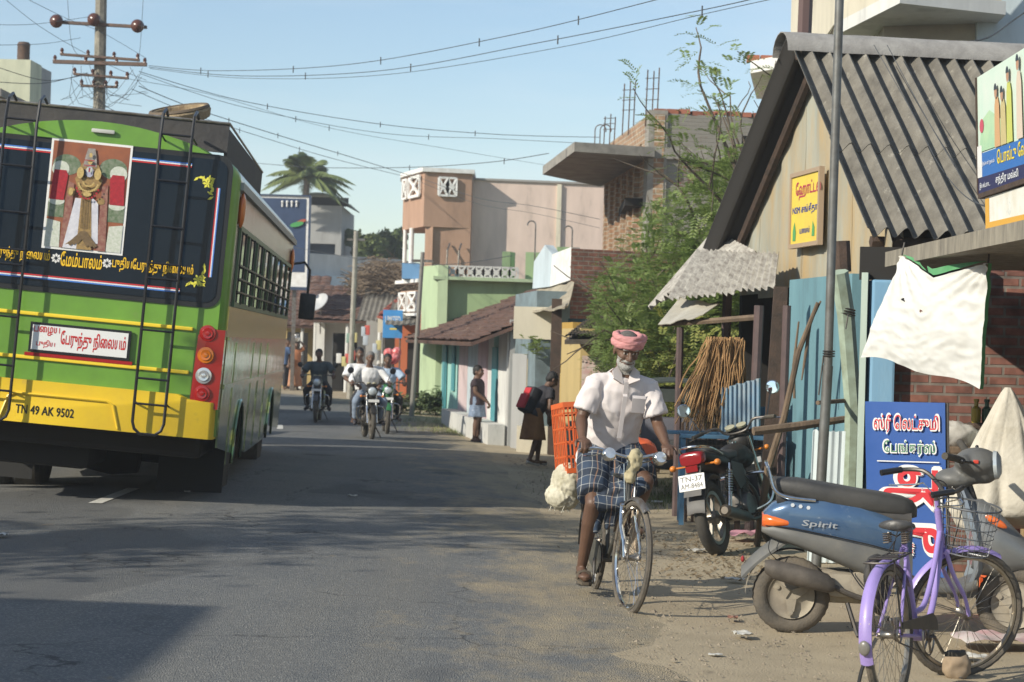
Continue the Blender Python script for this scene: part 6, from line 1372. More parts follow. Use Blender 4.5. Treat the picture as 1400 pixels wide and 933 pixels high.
    m.loft([sad(.02, sz+.03, sx-.13), sad(.075, sz+.035, sx-.12), sad(.09, sz+.03, sx-.07), sad(.07, sz+.018, sx), sad(.032, sz+.012, sx+.07), sad(.02, sz+.012, sx+.13), sad(.008, sz+.008, sx+.145)])
    sd_ = m.build('saddle', M('black_saddle', (.03, .032, .036), .42, c2=(.07, .065, .06), ns=12), T, 2)
    m = MB().tube([st_, st_+V((-.01, 0, .09))], .011, 8)
    for s in (1, -1):
        m.tube([(sx-.1, s*.035, sz), (sx, s*.025, sz-.025), (sx+.1, s*.012, sz)], .004, 5)
        pts = [V((sx-.09+.022*math.cos(t*5), s*.045+.022*math.sin(t*5), sz-.05+.05*t/6)) for t in [i*.25 for i in range(25)]]; m.tube(pts, .003, 4)
    m.build('seat_post', steel, sd_)
    if lady: text('BSA', M('saddle_print', (.35, .35, .36), .6), sd_, (sx-.10, -.086, sz+.012), (1, .12, 0), (0, .35, 1), width=.055, height=.022, bold=.03)
    # handlebar
    g0 = ht+ax*.09
    m = MB()
    hbp = [g0+V(q) for q in ([(-.17, -.27, .05), (-.06, -.27, .07), (.03, -.20, .08), (.06, -.10, .04), (.05, 0, .01), (.06, .10, .04), (.03, .20, .08), (-.06, .27, .07), (-.17, .27, .05)] if lady else [(-.15, -.245, .03), (-.06, -.25, .04), (.02, -.20, .05), (.05, -.08, .02), (.05, 0, .01), (.05, .08, .02), (.02, .20, .05), (-.06, .25, .04), (-.15, .245, .03)])]
    m.tube(catm(hbp, 5), .011, 8); m.tube([g0-ax*.03, g0, g0+V((.05, 0, .01))], .013, 8)
    hb_ = m.xf(F).build('handlebar', chrome if not lady else dark_metal, T)
    m = MB()
    for i in (0, -1): 
        a, b = hbp[i], hbp[1 if i == 0 else -2]; m.tube([a-(b-a)*.05, b], .016, 10)
    m.xf(F).build('grips', black, hb_)
    m = MB()
    for s in (1, -1):
        q = g0+V((-.03, s*.245, .02)); m.tube(catm([q+V((.06, -s*.05, .0)), q+V((.04, 0, -.02)), q+V((-.10, s*.01, -.03))]), .0045, 5)
        m.tube([q+V((.06, -s*.05, 0)), g0+V((.04, s*.04, -.03)), hb+V((.02, s*.03, 0))], .004, 4)
    m.xf(F).build('brake_rods', chrome, hb_)
    if not lady:
        for s in (-1, 1):
            q = g0+V((.10 if s < 0 else .10, s*.165, .02)); k = MB().lathe([(0, .036), (.024, .034), (.04, .022), (.045, .0), (.036, -.03), (.018, -.05), (0, -.055)], q, (1, 0, .35), 20); k.tube([q, g0+V((.03, s*.14, .03))], .006, 5); k.xf(F).build('lamp', chrome, hb_)
            k = MB().lathe([(0, .004), (.034, .0), (.035, -.003)], q+V((.036, 0, .013)), (1, 0, .35), 20).xf(F).build('lens', M('lamp_glass', (.7, .72, .72), .08, .7), hb_)
        k = MB(); r = random.Random(2)
        kn = remesh(MB().ball(g0+V((.07, .02, .0)), (.035, .04, .07), 10).ball(g0+V((.075, -.005, -.09)), (.03, .03, .06), 10).xf(F), .008, 'cloth_tie', M('khaki_rag', (.4, .35, .22), .9), T, 1, .012, 22)
        m = MB().grid(lambda u, v: hb+V((-.08-.1*u, .10+.02*math.sin(u*6), .02-.33*v-.05*u)), 6, 8, (.0, .006, 0)); m.xf(F).build('bag_flap', M('beige_bag', (.42, .33, .24), .9, c2=(.3, .24, .17), ns=6), T)
    else:
        # wire basket
        bs_ = MB(); c0 = g0+V((.20, 0, -.05))
        def ring(z, a, b): return [c0+V((a*math.cos(t), b*math.sin(t), z)) for t in [2*math.pi*i/28 for i in range(28)]]
        for z, a, b, r_ in ((0, .15, .18, .005), (-.05, .145, .173, .0025), (-.1, .14, .165, .0025), (-.15, .13, .157, .0025), (-.2, .125, .15, .0025), (-.24, .115, .14, .004)): bs_.tube(ring(z, a, b), r_, 5, closed=True)
        for i in range(28):
            t = 2*math.pi*i/28; bs_.tube([c0+V((.15*math.cos(t), .18*math.sin(t), 0)), c0+V((.115*math.cos(t), .14*math.sin(t), -.24)), c0+V((.0, .14*math.sin(t)*.3, -.24))], .0018, 3, False)
        bs_.tube([c0+V((-.15, .04, -.02)), g0+V((.04, .04, .02))], .006, 5); bs_.tube([c0+V((-.12, -.03, -.24)), hb+V((.02, -.03, -.02))], .005, 5)
        bs_.xf(F).build('basket', M('basket_wire', (.16, .165, .17), .4, .6), T)
        # rear rack
        k = MB(); k.tube([(-.32, .05, .70), (-.68, .06, .68), (-.70, 0, .68), (-.68, -.06, .68), (-.32, -.05, .70), (-.32, .05, .70)], .005, 5)
        for x in (-.42, -.52, -.62): k.tube([(x, -.055, .695), (x, .055, .695)], .004, 4)
        for s in (1, -1): k.tube([(-.6, s*.06, .69), rh+V((0, s*.065, 0))], .005, 5)
        k.tube([(-.36, .02, .705), (-.4, .0, .76), (-.5, 0, .72)], .003, 4); k.build('rack', dark_metal, T)
        remesh(MB().ball((-.42, .09, .60), (.13, .035, .10), 12).ball((-.36, .10, .50), (.09, .03, .10), 12), .012, 'saddle_bag', M('black_bag', (.025, .024, .024), .7, c2=(.06, .055, .05), ns=9), T, 2, .012, 9)
        k = MB(); k.tube(catm([rh+V((.03, .07, -.02)), rh+V((-.02, .13, -.16)), rh+V((-.05, .16, -.33))]), .009, 6); k.build('side_stand', black, T)
        k = MB(); k.tube(catm([g0+V((.02, .1, .06)), g0+V((.10, .06, .02)), hb+V((.05, .05, .0)), fh+V((-.1, .05, .25))]), .003, 4); k.tube(catm([g0+V((.0, -.15, .07)), g0+V((.13, -.05, -.02)), hb+V((.03, -.03, -.1))]), .003, 4); k.xf(F).build('brake_cables', black, T)
    return T
# roadster under the old rider: rear contact (.557,13.56) front (.73,12.55)
ROAD_RZ = math.atan2(-1.0, .17)
road_loc = V((.655, 13.05, -.005))
roadster = bicycle('bicycle', 'old black roadster bicycle with twin chrome lamps ridden by the man in the pink turban', road_loc, ROAD_RZ, R(-2.5), R(5), 'roadster')
purple = bicycle('bicycle', 'purple step-through bicycle with wire basket parked in front of the blue scooter', (2.07, 10.02, -.01), math.atan2(.88, .47), R(-4), R(-46), 'purple')
# ------------------------------------------------------------------ motorcycles
def ring_xz(x, zc, hw, hh, p=2.4, n=20, tilt=0):
    o_ = []
    for i in range(n):
        t = 2*math.pi*i/n; c, s = math.cos(t), math.sin(t)
        o_.append(V((x+tilt*s*hh, hw*math.copysign(abs(c)**(2/p), c), zc+hh*math.copysign(abs(s)**(2/p), s))))
    return o_
def moto_wheel(T, hub, R_, tr, XF, rimm, flat=1.0, spokes=6, disc=True, tm=None):
    hub = V(hub); w_ = MB().torus(hub, R_-tr, tr, (0, 1, 0), 72, 10, flat, .005).xf(XF).build('wheel', tm or rubber, T)
    m = MB().lathe([(R_-2*tr-.018, -.028), (R_-2*tr+.008, -.034), (R_-2*tr+.008, .034), (R_-2*tr-.018, .028), (R_-2*tr-.012, 0), (R_-2*tr-.018, -.028)], hub, (0, 1, 0), 48)
    for i in range(spokes):
        a = 2*math.pi*i/spokes; d = V((math.cos(a), 0, math.sin(a))); e = V((-d.z, 0, d.x))*.013; q0, q1 = hub+d*.04, hub+d*(R_-2*tr-.01)
        m.prism([q0-e*1.3+V((0, -.012, 0)), q1-e+V((0, -.012, 0)), q1+e+V((0, -.012, 0)), q0+e*1.3+V((0, -.012, 0))], (0, .024, 0))
    m.lathe([(.02, -.07), (.055, -.05), (.06, .05), (.02, .07)], hub, (0, 1, 0), 20); m.xf(XF).build('rim', rimm, w_)
    if disc: MB().torus(hub+V((0, .06, 0)), .10, .016, (0, 1, 0), 36, 6, .15).xf(XF).build('brake_disc', steel, w_)
    return w_
def motorcycle(label, loc, rz, lean, steer, paint, plate=None, group=None, near=False, guard=True):
    T = thing('motorcycle', label, 'motorcycle', loc, group=group, rot=(lean, 0, rz)); T.scale = (1, 1, 1) if near else (.94, .94, .94); I = Matrix.Identity(4)
    rh, fh = V((-.64, 0, .305)), V((.64, 0, .305)); hb, ht = V((.42, 0, .74)), V((.34, 0, .93)); ax = (ht-hb).normalized(); F = rotabout(hb, ax, steer)
    rimm = M('moto_rim', (.32, .3, .27), .4, .6, c2=(.2, .17, .13), ns=9); eng = M('engine_alloy', (.18, .175, .165), .5, .7, c2=(.09, .08, .07), ns=12)
    moto_wheel(T, rh, .305, .048, I, rimm, 1.05, 6, False); moto_wheel(T, fh, .305, .042, F, rimm)
    vx = .012 if near else .02
    tk = remesh(MB().ball((.16, 0, .79), (.24, .125, .10), 14).ball((.05, 0, .78), (.17, .09, .09), 12).ball((.27, 0, .75), (.13, .14, .09), 12), vx, 'fuel_tank', paint, T, 4)
    MB().lathe([(.035, 0), (.035, .012), (.0, .014)], (.17, 0, .888), (0, 0, 1), 16).build('filler_cap', chrome, tk)
    m = MB().loft([ring_xz(-.04, .79, .07, .03), ring_xz(-.08, .795, .115, .045), ring_xz(-.3, .785, .13, .045), ring_xz(-.5, .815, .12, .045), ring_xz(-.64, .84, .10, .035), ring_xz(-.68, .845, .06, .02)]); m.build('seat', M('black_seat', (.02, .02, .022), .5, c2=(.05, .048, .045), ns=8), T)
    m = MB().loft([ring_xz(-.15, .70, .10, .05), ring_xz(-.4, .74, .135, .055), ring_xz(-.62, .785, .125, .055), ring_xz(-.82, .82, .09, .045), ring_xz(-.88, .835, .06, .025)]); m.build('tail_cowl', paint, T)
    for s in (1, -1):
        m = MB().prism([V((-.02, s*.105, .70)), V((-.36, s*.125, .74)), V((-.38, s*.125, .64)), V((-.22, s*.12, .50)), V((-.04, s*.11, .54))], (0, s*.02, 0)); m.build('side_cover', paint, T)
        m = MB(); a, b = V((-.42, s*.145, .72)), V((-.60, s*.145, .36)); m.tube([a, b], .014, 8)
        pts = [a.lerp(b, .1+.6*i/90)+V((.028*math.cos(i*.75), .028*math.sin(i*.75), 0)) for i in range(90)]; m.tube(pts, .005, 4, False); m.tube([a.lerp(b, .66), b], .024, 10); m.build('shock_absorber', chrome, T)
    m = MB(); m.tube([(.40, 0, .84), (.0, 0, .70), (-.45, 0, .72)], .022, 8); m.tube([(.38, 0, .78), (.20, 0, .42), (.12, 0, .26)], .02, 8)
    for s in (1, -1): m.tube([(-.12, s*.09, .36), (-.64, s*.10, .305)], .018, 8); m.tube([(-.1, s*.08, .68), (-.14, s*.09, .30)], .016, 8)
    m.build('frame', dark_metal, T)
    m = MB(); m.rbox((-.0, 0, .36), (.34, .18, .2), .04); m.lathe([(.0, -.14), (.10, -.135), (.115, -.1), (.115, .1), (.10, .135), (0, .14)], (-.02, 0, .36), (0, 1, 0), 24); m.lathe([(0, -.13), (.06, -.125), (.07, -.1), (.07, .1), (.06, .125), (0, .13)], (.12, 0, .37), (0, 1, 0), 20)
    en = m.build('engine', eng, T); m = MB(); d = V((.45, 0, .9)).normalized()
    for i in range(8): m.rbox(V((.06, 0, .46))+d*(.022*i), (.15, .17, .009), .003, Matrix.Rotation(R(26), 3, 'Y'))
    m.rbox(V((.06, 0, .46))+d*.2, (.12, .13, .06), .01, Matrix.Rotation(R(26), 3, 'Y')); m.tube([V((.06, 0, .44)), V((.06, 0, .44))+d*.2], .05, 10); m.build('cylinder_fins', eng, en)
    m = MB(); m.tube(catm([(.18, -.05, .56), (.27, -.09, .45), (.22, -.12, .27), (.0, -.13, .24), (-.18, -.15, .26)]), .018, 8); m.tube([(-.16, -.15, .26), (-.24, -.155, .27), (-.8, -.18, .35), (-.82, -.18, .353)], [.02, .045, .05, .03], 14); m.build('exhaust', M('dark_exhaust', (.06, .055, .05), .4, .6, c2=(.12, .1, .08), ns=9), T)
    # rear mudguard, lamp, plate
    m = MB(); m.grid(lambda u, v: rh+V((.345*math.cos(R(60+110*u)), (v-.5)*.15, .355*math.sin(R(60+110*u))-.05*(v-.5)**2)), 20, 6, (0, 0, .004)); m.prism([V((-.84, -.06, .80)), V((-.84, .06, .80)), V((-1.0, .075, .5)), V((-1.0, -.075, .5))], (.02, 0, .0)); m.build('rear_mudguard', plastic_black, T)
    m = MB().loft([ring_xz(-.82, .80, .10, .055, 3.5), ring_xz(-.885, .795, .10, .055, 3.5), ring_xz(-.9, .79, .09, .045, 3.5), ring_xz(-.903, .79, .05, .03)]); m.build('tail_lamp', M('moto_tail_red', (.22, .008, .01), .25, coat=.25), T)
    m = MB().box((-.905, 0, .715), (.02, .10, .05)); m.build('reflector', M('moto_tail_red', (.3, .01, .015), .2), T, False)
    pr_ = MB().rbox((-.96, 0, .61), (.006, .22, .13), .003, Matrix.Rotation(R(12), 3, 'Y')).build('number_plate', M('plate_white', (.7, .7, .68), .5), T, False)
    if plate:
        v_ = V((.2, 0, 1)); 
        for t_, z_ in zip(plate, (.618, .562)): text(t_, black, pr_, (-.97+(.008 if z_ > .6 else -.0035), .095 , z_), (0, -1, 0), v_, width=.185, height=.042, bold=.03)
    m = MB(); 
    for s in (1, -1): m.tube(catm([(-.5, s*.13, .80), (-.75, s*.13, .86), (-.9, s*.07, .885), (-.92, 0, .89)]), .010, 7)
    m.build('grab_rail', chrome if near else black, T)
    for s in (1, -1):
        m = MB(); m.tube([(-.8, s*.08, .74), (-.82, s*.17, .74)], .008, 5); m.ball((-.82, s*.19, .74), (.035, .028, .026), 10); m.build('indicator', M('indicator_orange', (.6, .2, .03), .3), T)
        m = MB(); m.tube([(.5, s*.1, .80), (.5, s*.18, .80)], .008, 5); m.ball((.5, s*.2, .80), (.03, .026, .024), 10); m.xf(F).build('indicator', M('indicator_orange', (.6, .2, .03), .3), T)
        m = MB(); m.tube([ht+V((.01, s*.085, -.0)), hb+V((.02, s*.085, -.12))], .018, 10); m.tube([hb+V((.02, s*.085, -.12)), fh+V((0, s*.08, 0))], .025, 10); m.xf(F).build('fork_leg', chrome, T)
    m = MB(); m.grid(lambda u, v: fh+V((.33*math.cos(R(35+125*u)), (v-.5)*.11, .335*math.sin(R(35+125*u))-.06*(v-.5)**2)), 18, 6, (0, 0, .004)); m.xf(F).build('front_mudguard', paint, T)
    m = MB().ball((.47, 0, .90), (.09, .115, .10), 16).rbox((.44, 0, 1.0), (.09, .2, .05), .02); hl = m.xf(F).build('headlamp_cowl', paint, T)
    MB().lathe([(0, .02), (.05, .018), (.075, .0), (.078, -.01)], (.555, 0, .89), (1, 0, 0), 22).xf(F).build('lens', M('moto_lens', (.55, .6, .62), .1, .3), hl)
    MB().lathe([(.04, 0), (.045, .02), (0, .022)], (.38, .05, 1.02), (-.5, 0, 1), 16).lathe([(.04, 0), (.045, .02), (0, .022)], (.38, -.05, 1.02), (-.5, 0, 1), 16).xf(F).build('gauges', M('gauge_face', (.35, .33, .22), .3), hl)
    hp_ = [(.22, -.36, 1.02), (.30, -.27, 1.04), (.33, -.16, 1.05), (.36, -.08, .98), (.36, .08, .98), (.33, .16, 1.05), (.30, .27, 1.04), (.22, .36, 1.02)]
    hbr = MB().tube(catm(hp_, 4), .011, 8).xf(F).build('handlebar', dark_metal, T)
    m = MB()
    for i, j in ((0, 1), (-1, -2)): m.tube([hp_[i], V(hp_[i]).lerp(V(hp_[j]), .95)], .017, 10)
    m.xf(F).build('grips', rubber, hbr)
    for s in (1, -1):
        m = MB(); m.tube([(.30, s*.29, 1.05), (.33, s*.35, 1.2), (.33, s*.38, 1.25)], .006, 6); m.xf(F); mi = m.build('mirror', black, T)
        m = MB().lathe([(0, 0), (.05, .002), (.06, .012), (.055, .02), (0, .03)], (.34, s*.39, 1.27), (1, 0, .0), 18); m.xf(rotabout((.34, s*.39, 1.27), (0, 0, 1), R(8)*s)); m.xf(F); m.build('mirror_housing', chrome if near else black, mi)
        if near: MB().lathe([(0, -.002), (.052, -.001), (.052, .003)], (.338, s*.39, 1.27), (1, 0, 0), 18).xf(F).build('mirror_glass', M('mirror_glass', (.8, .85, .9), .03, 1), mi)
        m = MB(); m.tube([(.29, s*.2, 1.04), (.33, s*.3, 1.03), (.27, s*.4, 1.0)], .005, 5); m.xf(F).build('lever', chrome, T)
        m = MB(); m.tube([(-.05, s*.08, .28), (-.05, s*.22, .28)], .012, 6); m.tube([(-.4, s*.1, .33), (-.42, s*.2, .34)], .012, 6); m.build('footrest', rubber, T)
    if guard: m = MB(); m.tube(catm([(.24, -.04, .62), (.27, -.22, .60), (.26, -.26, .50), (.22, -.22, .36), (.16, -.05, .30)]), .013, 8); m.tube(catm([(.24, .04, .62), (.27, .22, .60), (.26, .26, .50), (.22, .22, .36), (.16, .05, .30)]), .013, 8); m.build('crash_guard', chrome, T)
    pf = MB().box(fh+V((.17, 0, .42)), (.012, .2, .05)).xf(F).build('front_plate', M('plate_white', (.7, .7, .68), .5), T, False)
    m = MB(); m.tube([(-.08, .1, .3), (-.02, .24, .02)], .012, 6); m.build('side_stand', dark_metal, T)
    m = MB(); m.tube([(-.1, -.105, .31), (-.62, -.105, .26)], .012, 5); m.rbox((-.36, .12, .33), (.55, .03, .09), .012); m.build('chain_case', plastic_black, T)
    return T
blackp = M('moto_black_paint', (.010, .009, .009), .42, c2=(.03, .027, .023), ns=7, spec=.35)
hd = math.atan2(.9, .42); dv = V((math.cos(hd), math.sin(hd), 0)); rear_c = V((1.70, 16.4, -.01))
motorcycle('black parked motorcycle with white TN-37 plate leaning beside the vendor bench', rear_c+dv*.64, hd, R(-12), R(14), blackp, ('TN-37', 'AM-8484'), near=True)
# ------------------------------------------------------------------ scooter
def scooter():
    T = thing('scooter', 'dusty blue and grey step-through scooter parked behind the purple bicycle', 'scooter', (2.28, 11.85, 0), rot=(R(0), 0, R(-6)))
    blu = M('scooter_blue', (.045, .10, .21), .24, .3, c2=(.08, .14, .23), ns=3, c3=(.27, .32, .38), ns3=4.5, cut3=.63, coat=.7, w3=.06); gry = M('scooter_grey_plastic', (.085, .088, .09), .5, c2=(.14, .135, .12), ns=4, c3=(.2, .18, .15), ns3=5, cut3=.62, w3=.2); dust = M('scooter_dusty_metal', (.34, .30, .23), .8, c2=(.22, .19, .15), ns=8)
    I = Matrix.Identity(4)
    def wheel(hub, XF, front=False):
        w_ = MB().torus(hub, .175, .047, (0, 1, 0), 64, 10, 1, .004).xf(XF).build('wheel', rubber_dusty, T); hub = V(hub)
        m = MB().lathe([(.0, -.05), (.035, -.052), (.04, -.045), (.10, -.03), (.128, -.036), (.135, -.045), (.135, .045), (.1, .03), (0, .05)], hub, (0, 1, 0), 40)
        for i in range(3):
            a = i*2.094+.5; d = V((math.cos(a), 0, math.sin(a))); e = V((-d.z, 0, d.x)); m.prism([hub+d*.02-e*.03+V((0, -.05, 0)), hub+d*.115-e*.016+V((0, -.05, 0)), hub+d*.115+e*.016+V((0, -.05, 0)), hub+d*.02+e*.03+V((0, -.05, 0))], (0, -.012, 0)); m.lathe([(.012, 0), (.014, .012), (0, .013)], hub+d*.095+V((0, -.06, 0)), (0, -1, 0), 10)
        m.xf(XF).build('rim', dust, w_)
    wheel((-.62, 0, .222), I); FW = rotabout((.5, 0, .6), (-.35, 0, 1), R(-14)); wheel((.66, 0, .222), FW, True)
    # rear body cowl
    def r_(x, zc, hw, hh, p=3.6): return ring_xz(x, zc, hw, hh, p, 26)
    m = MB().loft([r_(-.80, .655, .05, .03), r_(-.79, .655, .10, .055), r_(-.74, .675, .135, .085), r_(-.64, .685, .155, .12), r_(-.45, .67, .165, .14), r_(-.25, .64, .163, .14), r_(-.1, .60, .15, .13), r_(.02, .57, .12, .12), r_(.06, .56, .08, .10)])
    body = m.build('body_cowl', blu, T)
    m = MB().loft([r_(-.80, .605, .10, .02), r_(-.74, .60, .145, .045), r_(-.6, .57, .162, .06), r_(-.4, .52, .170, .085), r_(-.2, .465, .170, .11), r_(-.05, .42, .16, .12), r_(.06, .39, .13, .11)]); m.build('lower_cowl', gry, T)
    m = MB().loft([r_(-.80, .655, .11, .042, 3), r_(-.775, .655, .135, .048, 3), r_(-.73, .655, .152, .044, 3), r_(-.66, .65, .157, .03, 3), r_(-.62, .65, .14, .02)]); m.build('tail_lamp', M('scooter_orange_lens', (.75, .17, .02), .2, c2=(.6, .1, .02), ns=8, coat=.6), T)
    # side script
    text('Spirit', M('script_silver', (.5, .52, .55), .3, .6), body, (-.58, -.1720, .630), V((1, -.02, -.05)), V((.25, 0, 1)), width=.2, height=.045, bold=.02)
    m = MB(); rr_ = 0
    for i in range(3): m.poly([V((-.63+i*.045+.012*math.cos(t), -.160-.0, .755-.006*i+.012*math.sin(t))) for t in [k*1.05 for k in range(6)]])
    m.build('worn_decal', M('decal_white', (.55, .58, .62), .6), body, False, False)
    # seat
    m = MB().loft([r_(-.75, .865, .06, .02), r_(-.735, .862, .10, .045), r_(-.6, .845, .14, .06), r_(-.4, .81, .148, .068), r_(-.25, .785, .142, .07), r_(-.12, .775, .138, .066), r_(.0, .76, .12, .06), r_(.06, .745, .09, .05), r_(.085, .73, .04, .03)]); m.build('seat', M('scooter_seat', (.03, .03, .03), .55, c2=(.06, .057, .052), ns=5, bump=.1), T)
    m = MB().loft([r_(-.72, .79, .12, .04), r_(-.3, .735, .135, .05), r_(.05, .69, .11, .05)]); m.build('seat_base', plastic_black, T)
    m = MB()
    for s in (1, -1): m.tube(catm([(-.50, s*.15, .785), (-.66, s*.155, .80), (-.735, s*.15, .84), (-.775, s*.14, .96), (-.785, s*.10, .985), (-.785, 0, .985)]), .011, 8)
    m.build('grab_rail', chrome, T)
    # rear fender flap
    m = MB().grid(lambda u, v: V((-.66-.25*u-.02*math.sin(u*3), (v-.5)*.17*(1-.25*u), .60-.22*u-.03*(v-.5)**2*8)), 12, 8, (.012, 0, -.01)); m.build('rear_fender', gry, T)
    m = MB()
    for s in (1, -1): m.tube([V((x, s*y_, z)) for x, y_, z in ((-.78, .125, .63), (-.62, .166, .622), (-.4, .174, .585), (-.2, .173, .548), (-.02, .155, .505))], .004, 5)
    m.tube([(-.02, -.158, .69), (-.06, -.160, .50), (-.12, -.172, .36)], .003, 4); m.build('panel_seam', black, body)
    m = MB(); m.tube(catm([(-.12, -.13, .26), (-.10, -.20, .27), (-.02, -.21, .36), (.03, -.22, .40)]), .008, 6); m.tube([(.03, -.20, .40), (.03, -.26, .40)], .011, 6); m.build('kick_starter', steel, T)
    m = MB(); m.tube(catm([(-.74, -.10, .58), (-.76, -.13, .50), (-.72, -.10, .44), (-.66, -.06, .40)]), .003, 4); m.tube(catm([(-.3, -.14, .40), (-.2, -.19, .28), (-.05, -.17, .26)]), .004, 4); m.build('cables', black, T)
    m = MB().ball((-.905, 0, .42), (.012, .03, .02), 10).build('reflector', M('dull_red_reflector', (.3, .03, .03), .3), T)
    m = MB().grid(lambda u, v: V((-.62+.265*math.cos(R(75+105*u)), (v-.5)*.13, .222+.265*math.sin(R(75+105*u)))), 18, 4, (0, 0, .004)); m.build('inner_mudguard', dust, T)
    # engine, exhaust
    m = MB().rbox((-.42, .06, .28), (.5, .12, .2), .05); m.lathe([(0, -.1), (.08, -.095), (.095, -.06), (.095, .06), (0, .08)], (-.2, -.03, .31), (0, 1, 0), 24)
    for i in range(9): m.torus((-.16, -.12, .33), .03+i*.006, .003, (0, 1, 0), 24, 4)
    m.rbox((-.3, -.05, .3), (.22, .14, .14), .03); m.build('engine', dust, T)
    m = MB(); m.tube(catm([(-.12, -.1, .22), (-.25, -.13, .24), (-.42, -.15, .31)]), .016, 8); m.loft([[V((x, -.165+w_*math.cos(t), z+h_*math.sin(t))) for t in [2*math.pi*i/18 for i in range(18)]] for x, z, w_, h_ in ((-.38, .30, .02, .03), (-.42, .315, .05, .055), (-.6, .355, .055, .062), (-.74, .385, .05, .055), (-.78, .40, .03, .035))]); m.build('exhaust', M('scooter_exhaust', (.06, .052, .045), .7, .3, c2=(.14, .12, .1), ns=8), T)
    m = MB(); m.tube([(-.3, .1, .2), (-.24, .16, .02)], .012, 6); m.tube([(-.3, -.1, .2), (-.24, -.16, .02)], .012, 6); m.tube([(-.24, .16, .02), (-.24, -.16, .02)], .012, 6); m.build('centre_stand', dark_metal, T)
    # floorboard and tunnel
    m = MB().loft([r_(.0, .34, .15, .06, 5), r_(.1, .31, .16, .035, 5), r_(.35, .31, .16, .035, 5), r_(.42, .34, .15, .04, 4)]); m.build('floorboard', gry, T)
    # leg shield (inner grey, outer blue)
    def sh(zs, off=0):
        ringz = []
        for z, x, hw, d in zs: ringz.append([V((x+off+d*(1-(y_/1.0)**2), y_*hw, z)) for y_ in [-1+2*i/12 for i in range(13)]]+[V((x+off+.025+d*(1-(y_/1.0)**2), y_*hw, z)) for y_ in [1-2*i/12 for i in range(13)]])
        return ringz
    zs = [(.30, .36, .13, .03), (.42, .40, .16, .05), (.58, .395, .175, .06), (.72, .36, .17, .06), (.82, .33, .14, .05), (.88, .31, .10, .03)]
    MB().loft(sh(zs)).build('leg_shield', M('leg_shield_grey', (.2, .24, .28), .35, .2, c2=(.26, .28, .3), ns=4, coat=.3), T)
    m = MB().loft([[V((x, hw*math.cos(t), z+hh*math.sin(t))) for t in [2*math.pi*i/22 for i in range(22)]] for x, z, hw, hh in ((.40, .62, .12, .20), (.46, .60, .15, .22), (.55, .56, .14, .19), (.66, .52, .11, .12), (.78, .47, .09, .06), (.86, .43, .05, .03))]); fc = m.build('front_cowl', M('scooter_front_grey', (.16, .17, .175), .35, .2, c2=(.22, .22, .21), ns=4, coat=.3), T)
    m = MB().ball((.52, -.142, .70), (.07, .012, .022), 12, Matrix.Rotation(R(28), 3, 'Y')).build('indicator', M('scooter_orange_lens', (.75, .17, .02), .2), T)
    m = MB().grid(lambda u, v: V((.66+.26*math.cos(R(-5+150*u)), (v-.5)*.14, .235+.275*math.sin(R(-5+150*u))-.06*(v-.5)**2)), 20, 6, (0, 0, .006)); m.xf(FW).build('front_mudguard', gry, T)
    m = MB(); m.tube([(.36, 0, .95), (.52, 0, .5), (.60, .07, .30), (.66, .07, .222)], .02, 8); m.xf(FW).build('fork', dark_metal, T)
    # handlebar head
    H_ = rotabout((.36, 0, .95), (-.35, 0, 1), R(-14))
    hm = remesh(MB().cap((.32, 0, .94), .055, (.46, 0, 1.0), .095, 14).ball((.42, 0, 1.03), (.13, .14, .085), 16).ball((.30, 0, .93), (.12, .10, .06), 14).cap((.36, -.12, 1.04), .045, (.36, .12, 1.04), .045, 12).xf(H_), .012, 'handlebar_cowl', gry, T, 4)
    MB().lathe([(0, .02), (.05, .018), (.08, 0), (.085, -.02)], (.54, 0, 1.02), (1, 0, .1), 22).xf(H_).build('headlamp', M('moto_lens', (.55, .6, .62), .1, .3), hm)
    for s in (1, -1):
        m = MB(); m.tube([(.36, s*.14, 1.05), (.33, s*.20, 1.07), (.28, s*.34, 1.10)], [.02, .021, .021], 10); m.xf(H_).build('grip', rubber, hm)
        m = MB(); m.tube(catm([(.40, s*.14, 1.05), (.42, s*.20, 1.05), (.38, s*.34, 1.075)]), .007, 6); m.ball((.38, s*.345, 1.077), .011, 8); m.xf(H_).build('brake_lever', black, hm)
    MB().rbox((.43, -.135, 1.05), (.03, .012, .02), .003).xf(H_).build('switch', M('switch_red', (.5, .05, .03), .4), hm)
scooter()
# ------------------------------------------------------------------ people
skin = M('brown_skin', (.13, .070, .043), .5, c2=(.09, .047, .03), ns=9); skin_f = M('weathered_face_skin', (.15, .083, .053), .5, c2=(.10, .053, .034), ns=14, bump=.3, bs=90)
white_hair = M('white_beard', (.50, .49, .46), .9, c2=(.32, .31, .29), ns=70, bump=.8, bs=160); black_hair = M('black_hair', (.012, .011, .011), .6, bump=.5, bs=90); grey_hair = M('grey_hair', (.2, .19, .18), .85, c2=(.1, .1, .1), ns=50)
eye_w = M('eye_white', (.42, .38, .34), .3); eye_d = M('eye_dark', (.008, .006, .005), .2); lip_m = M('lip', (.12, .05, .04), .5)
def frame_from(f, up=(0, 0, 1)):
    f = V(f).normalized(); l = V(up).cross(f).normalized(); u = f.cross(l); return Matrix(((f.x, l.x, u.x), (f.y, l.y, u.y), (f.z, l.z, u.z)))
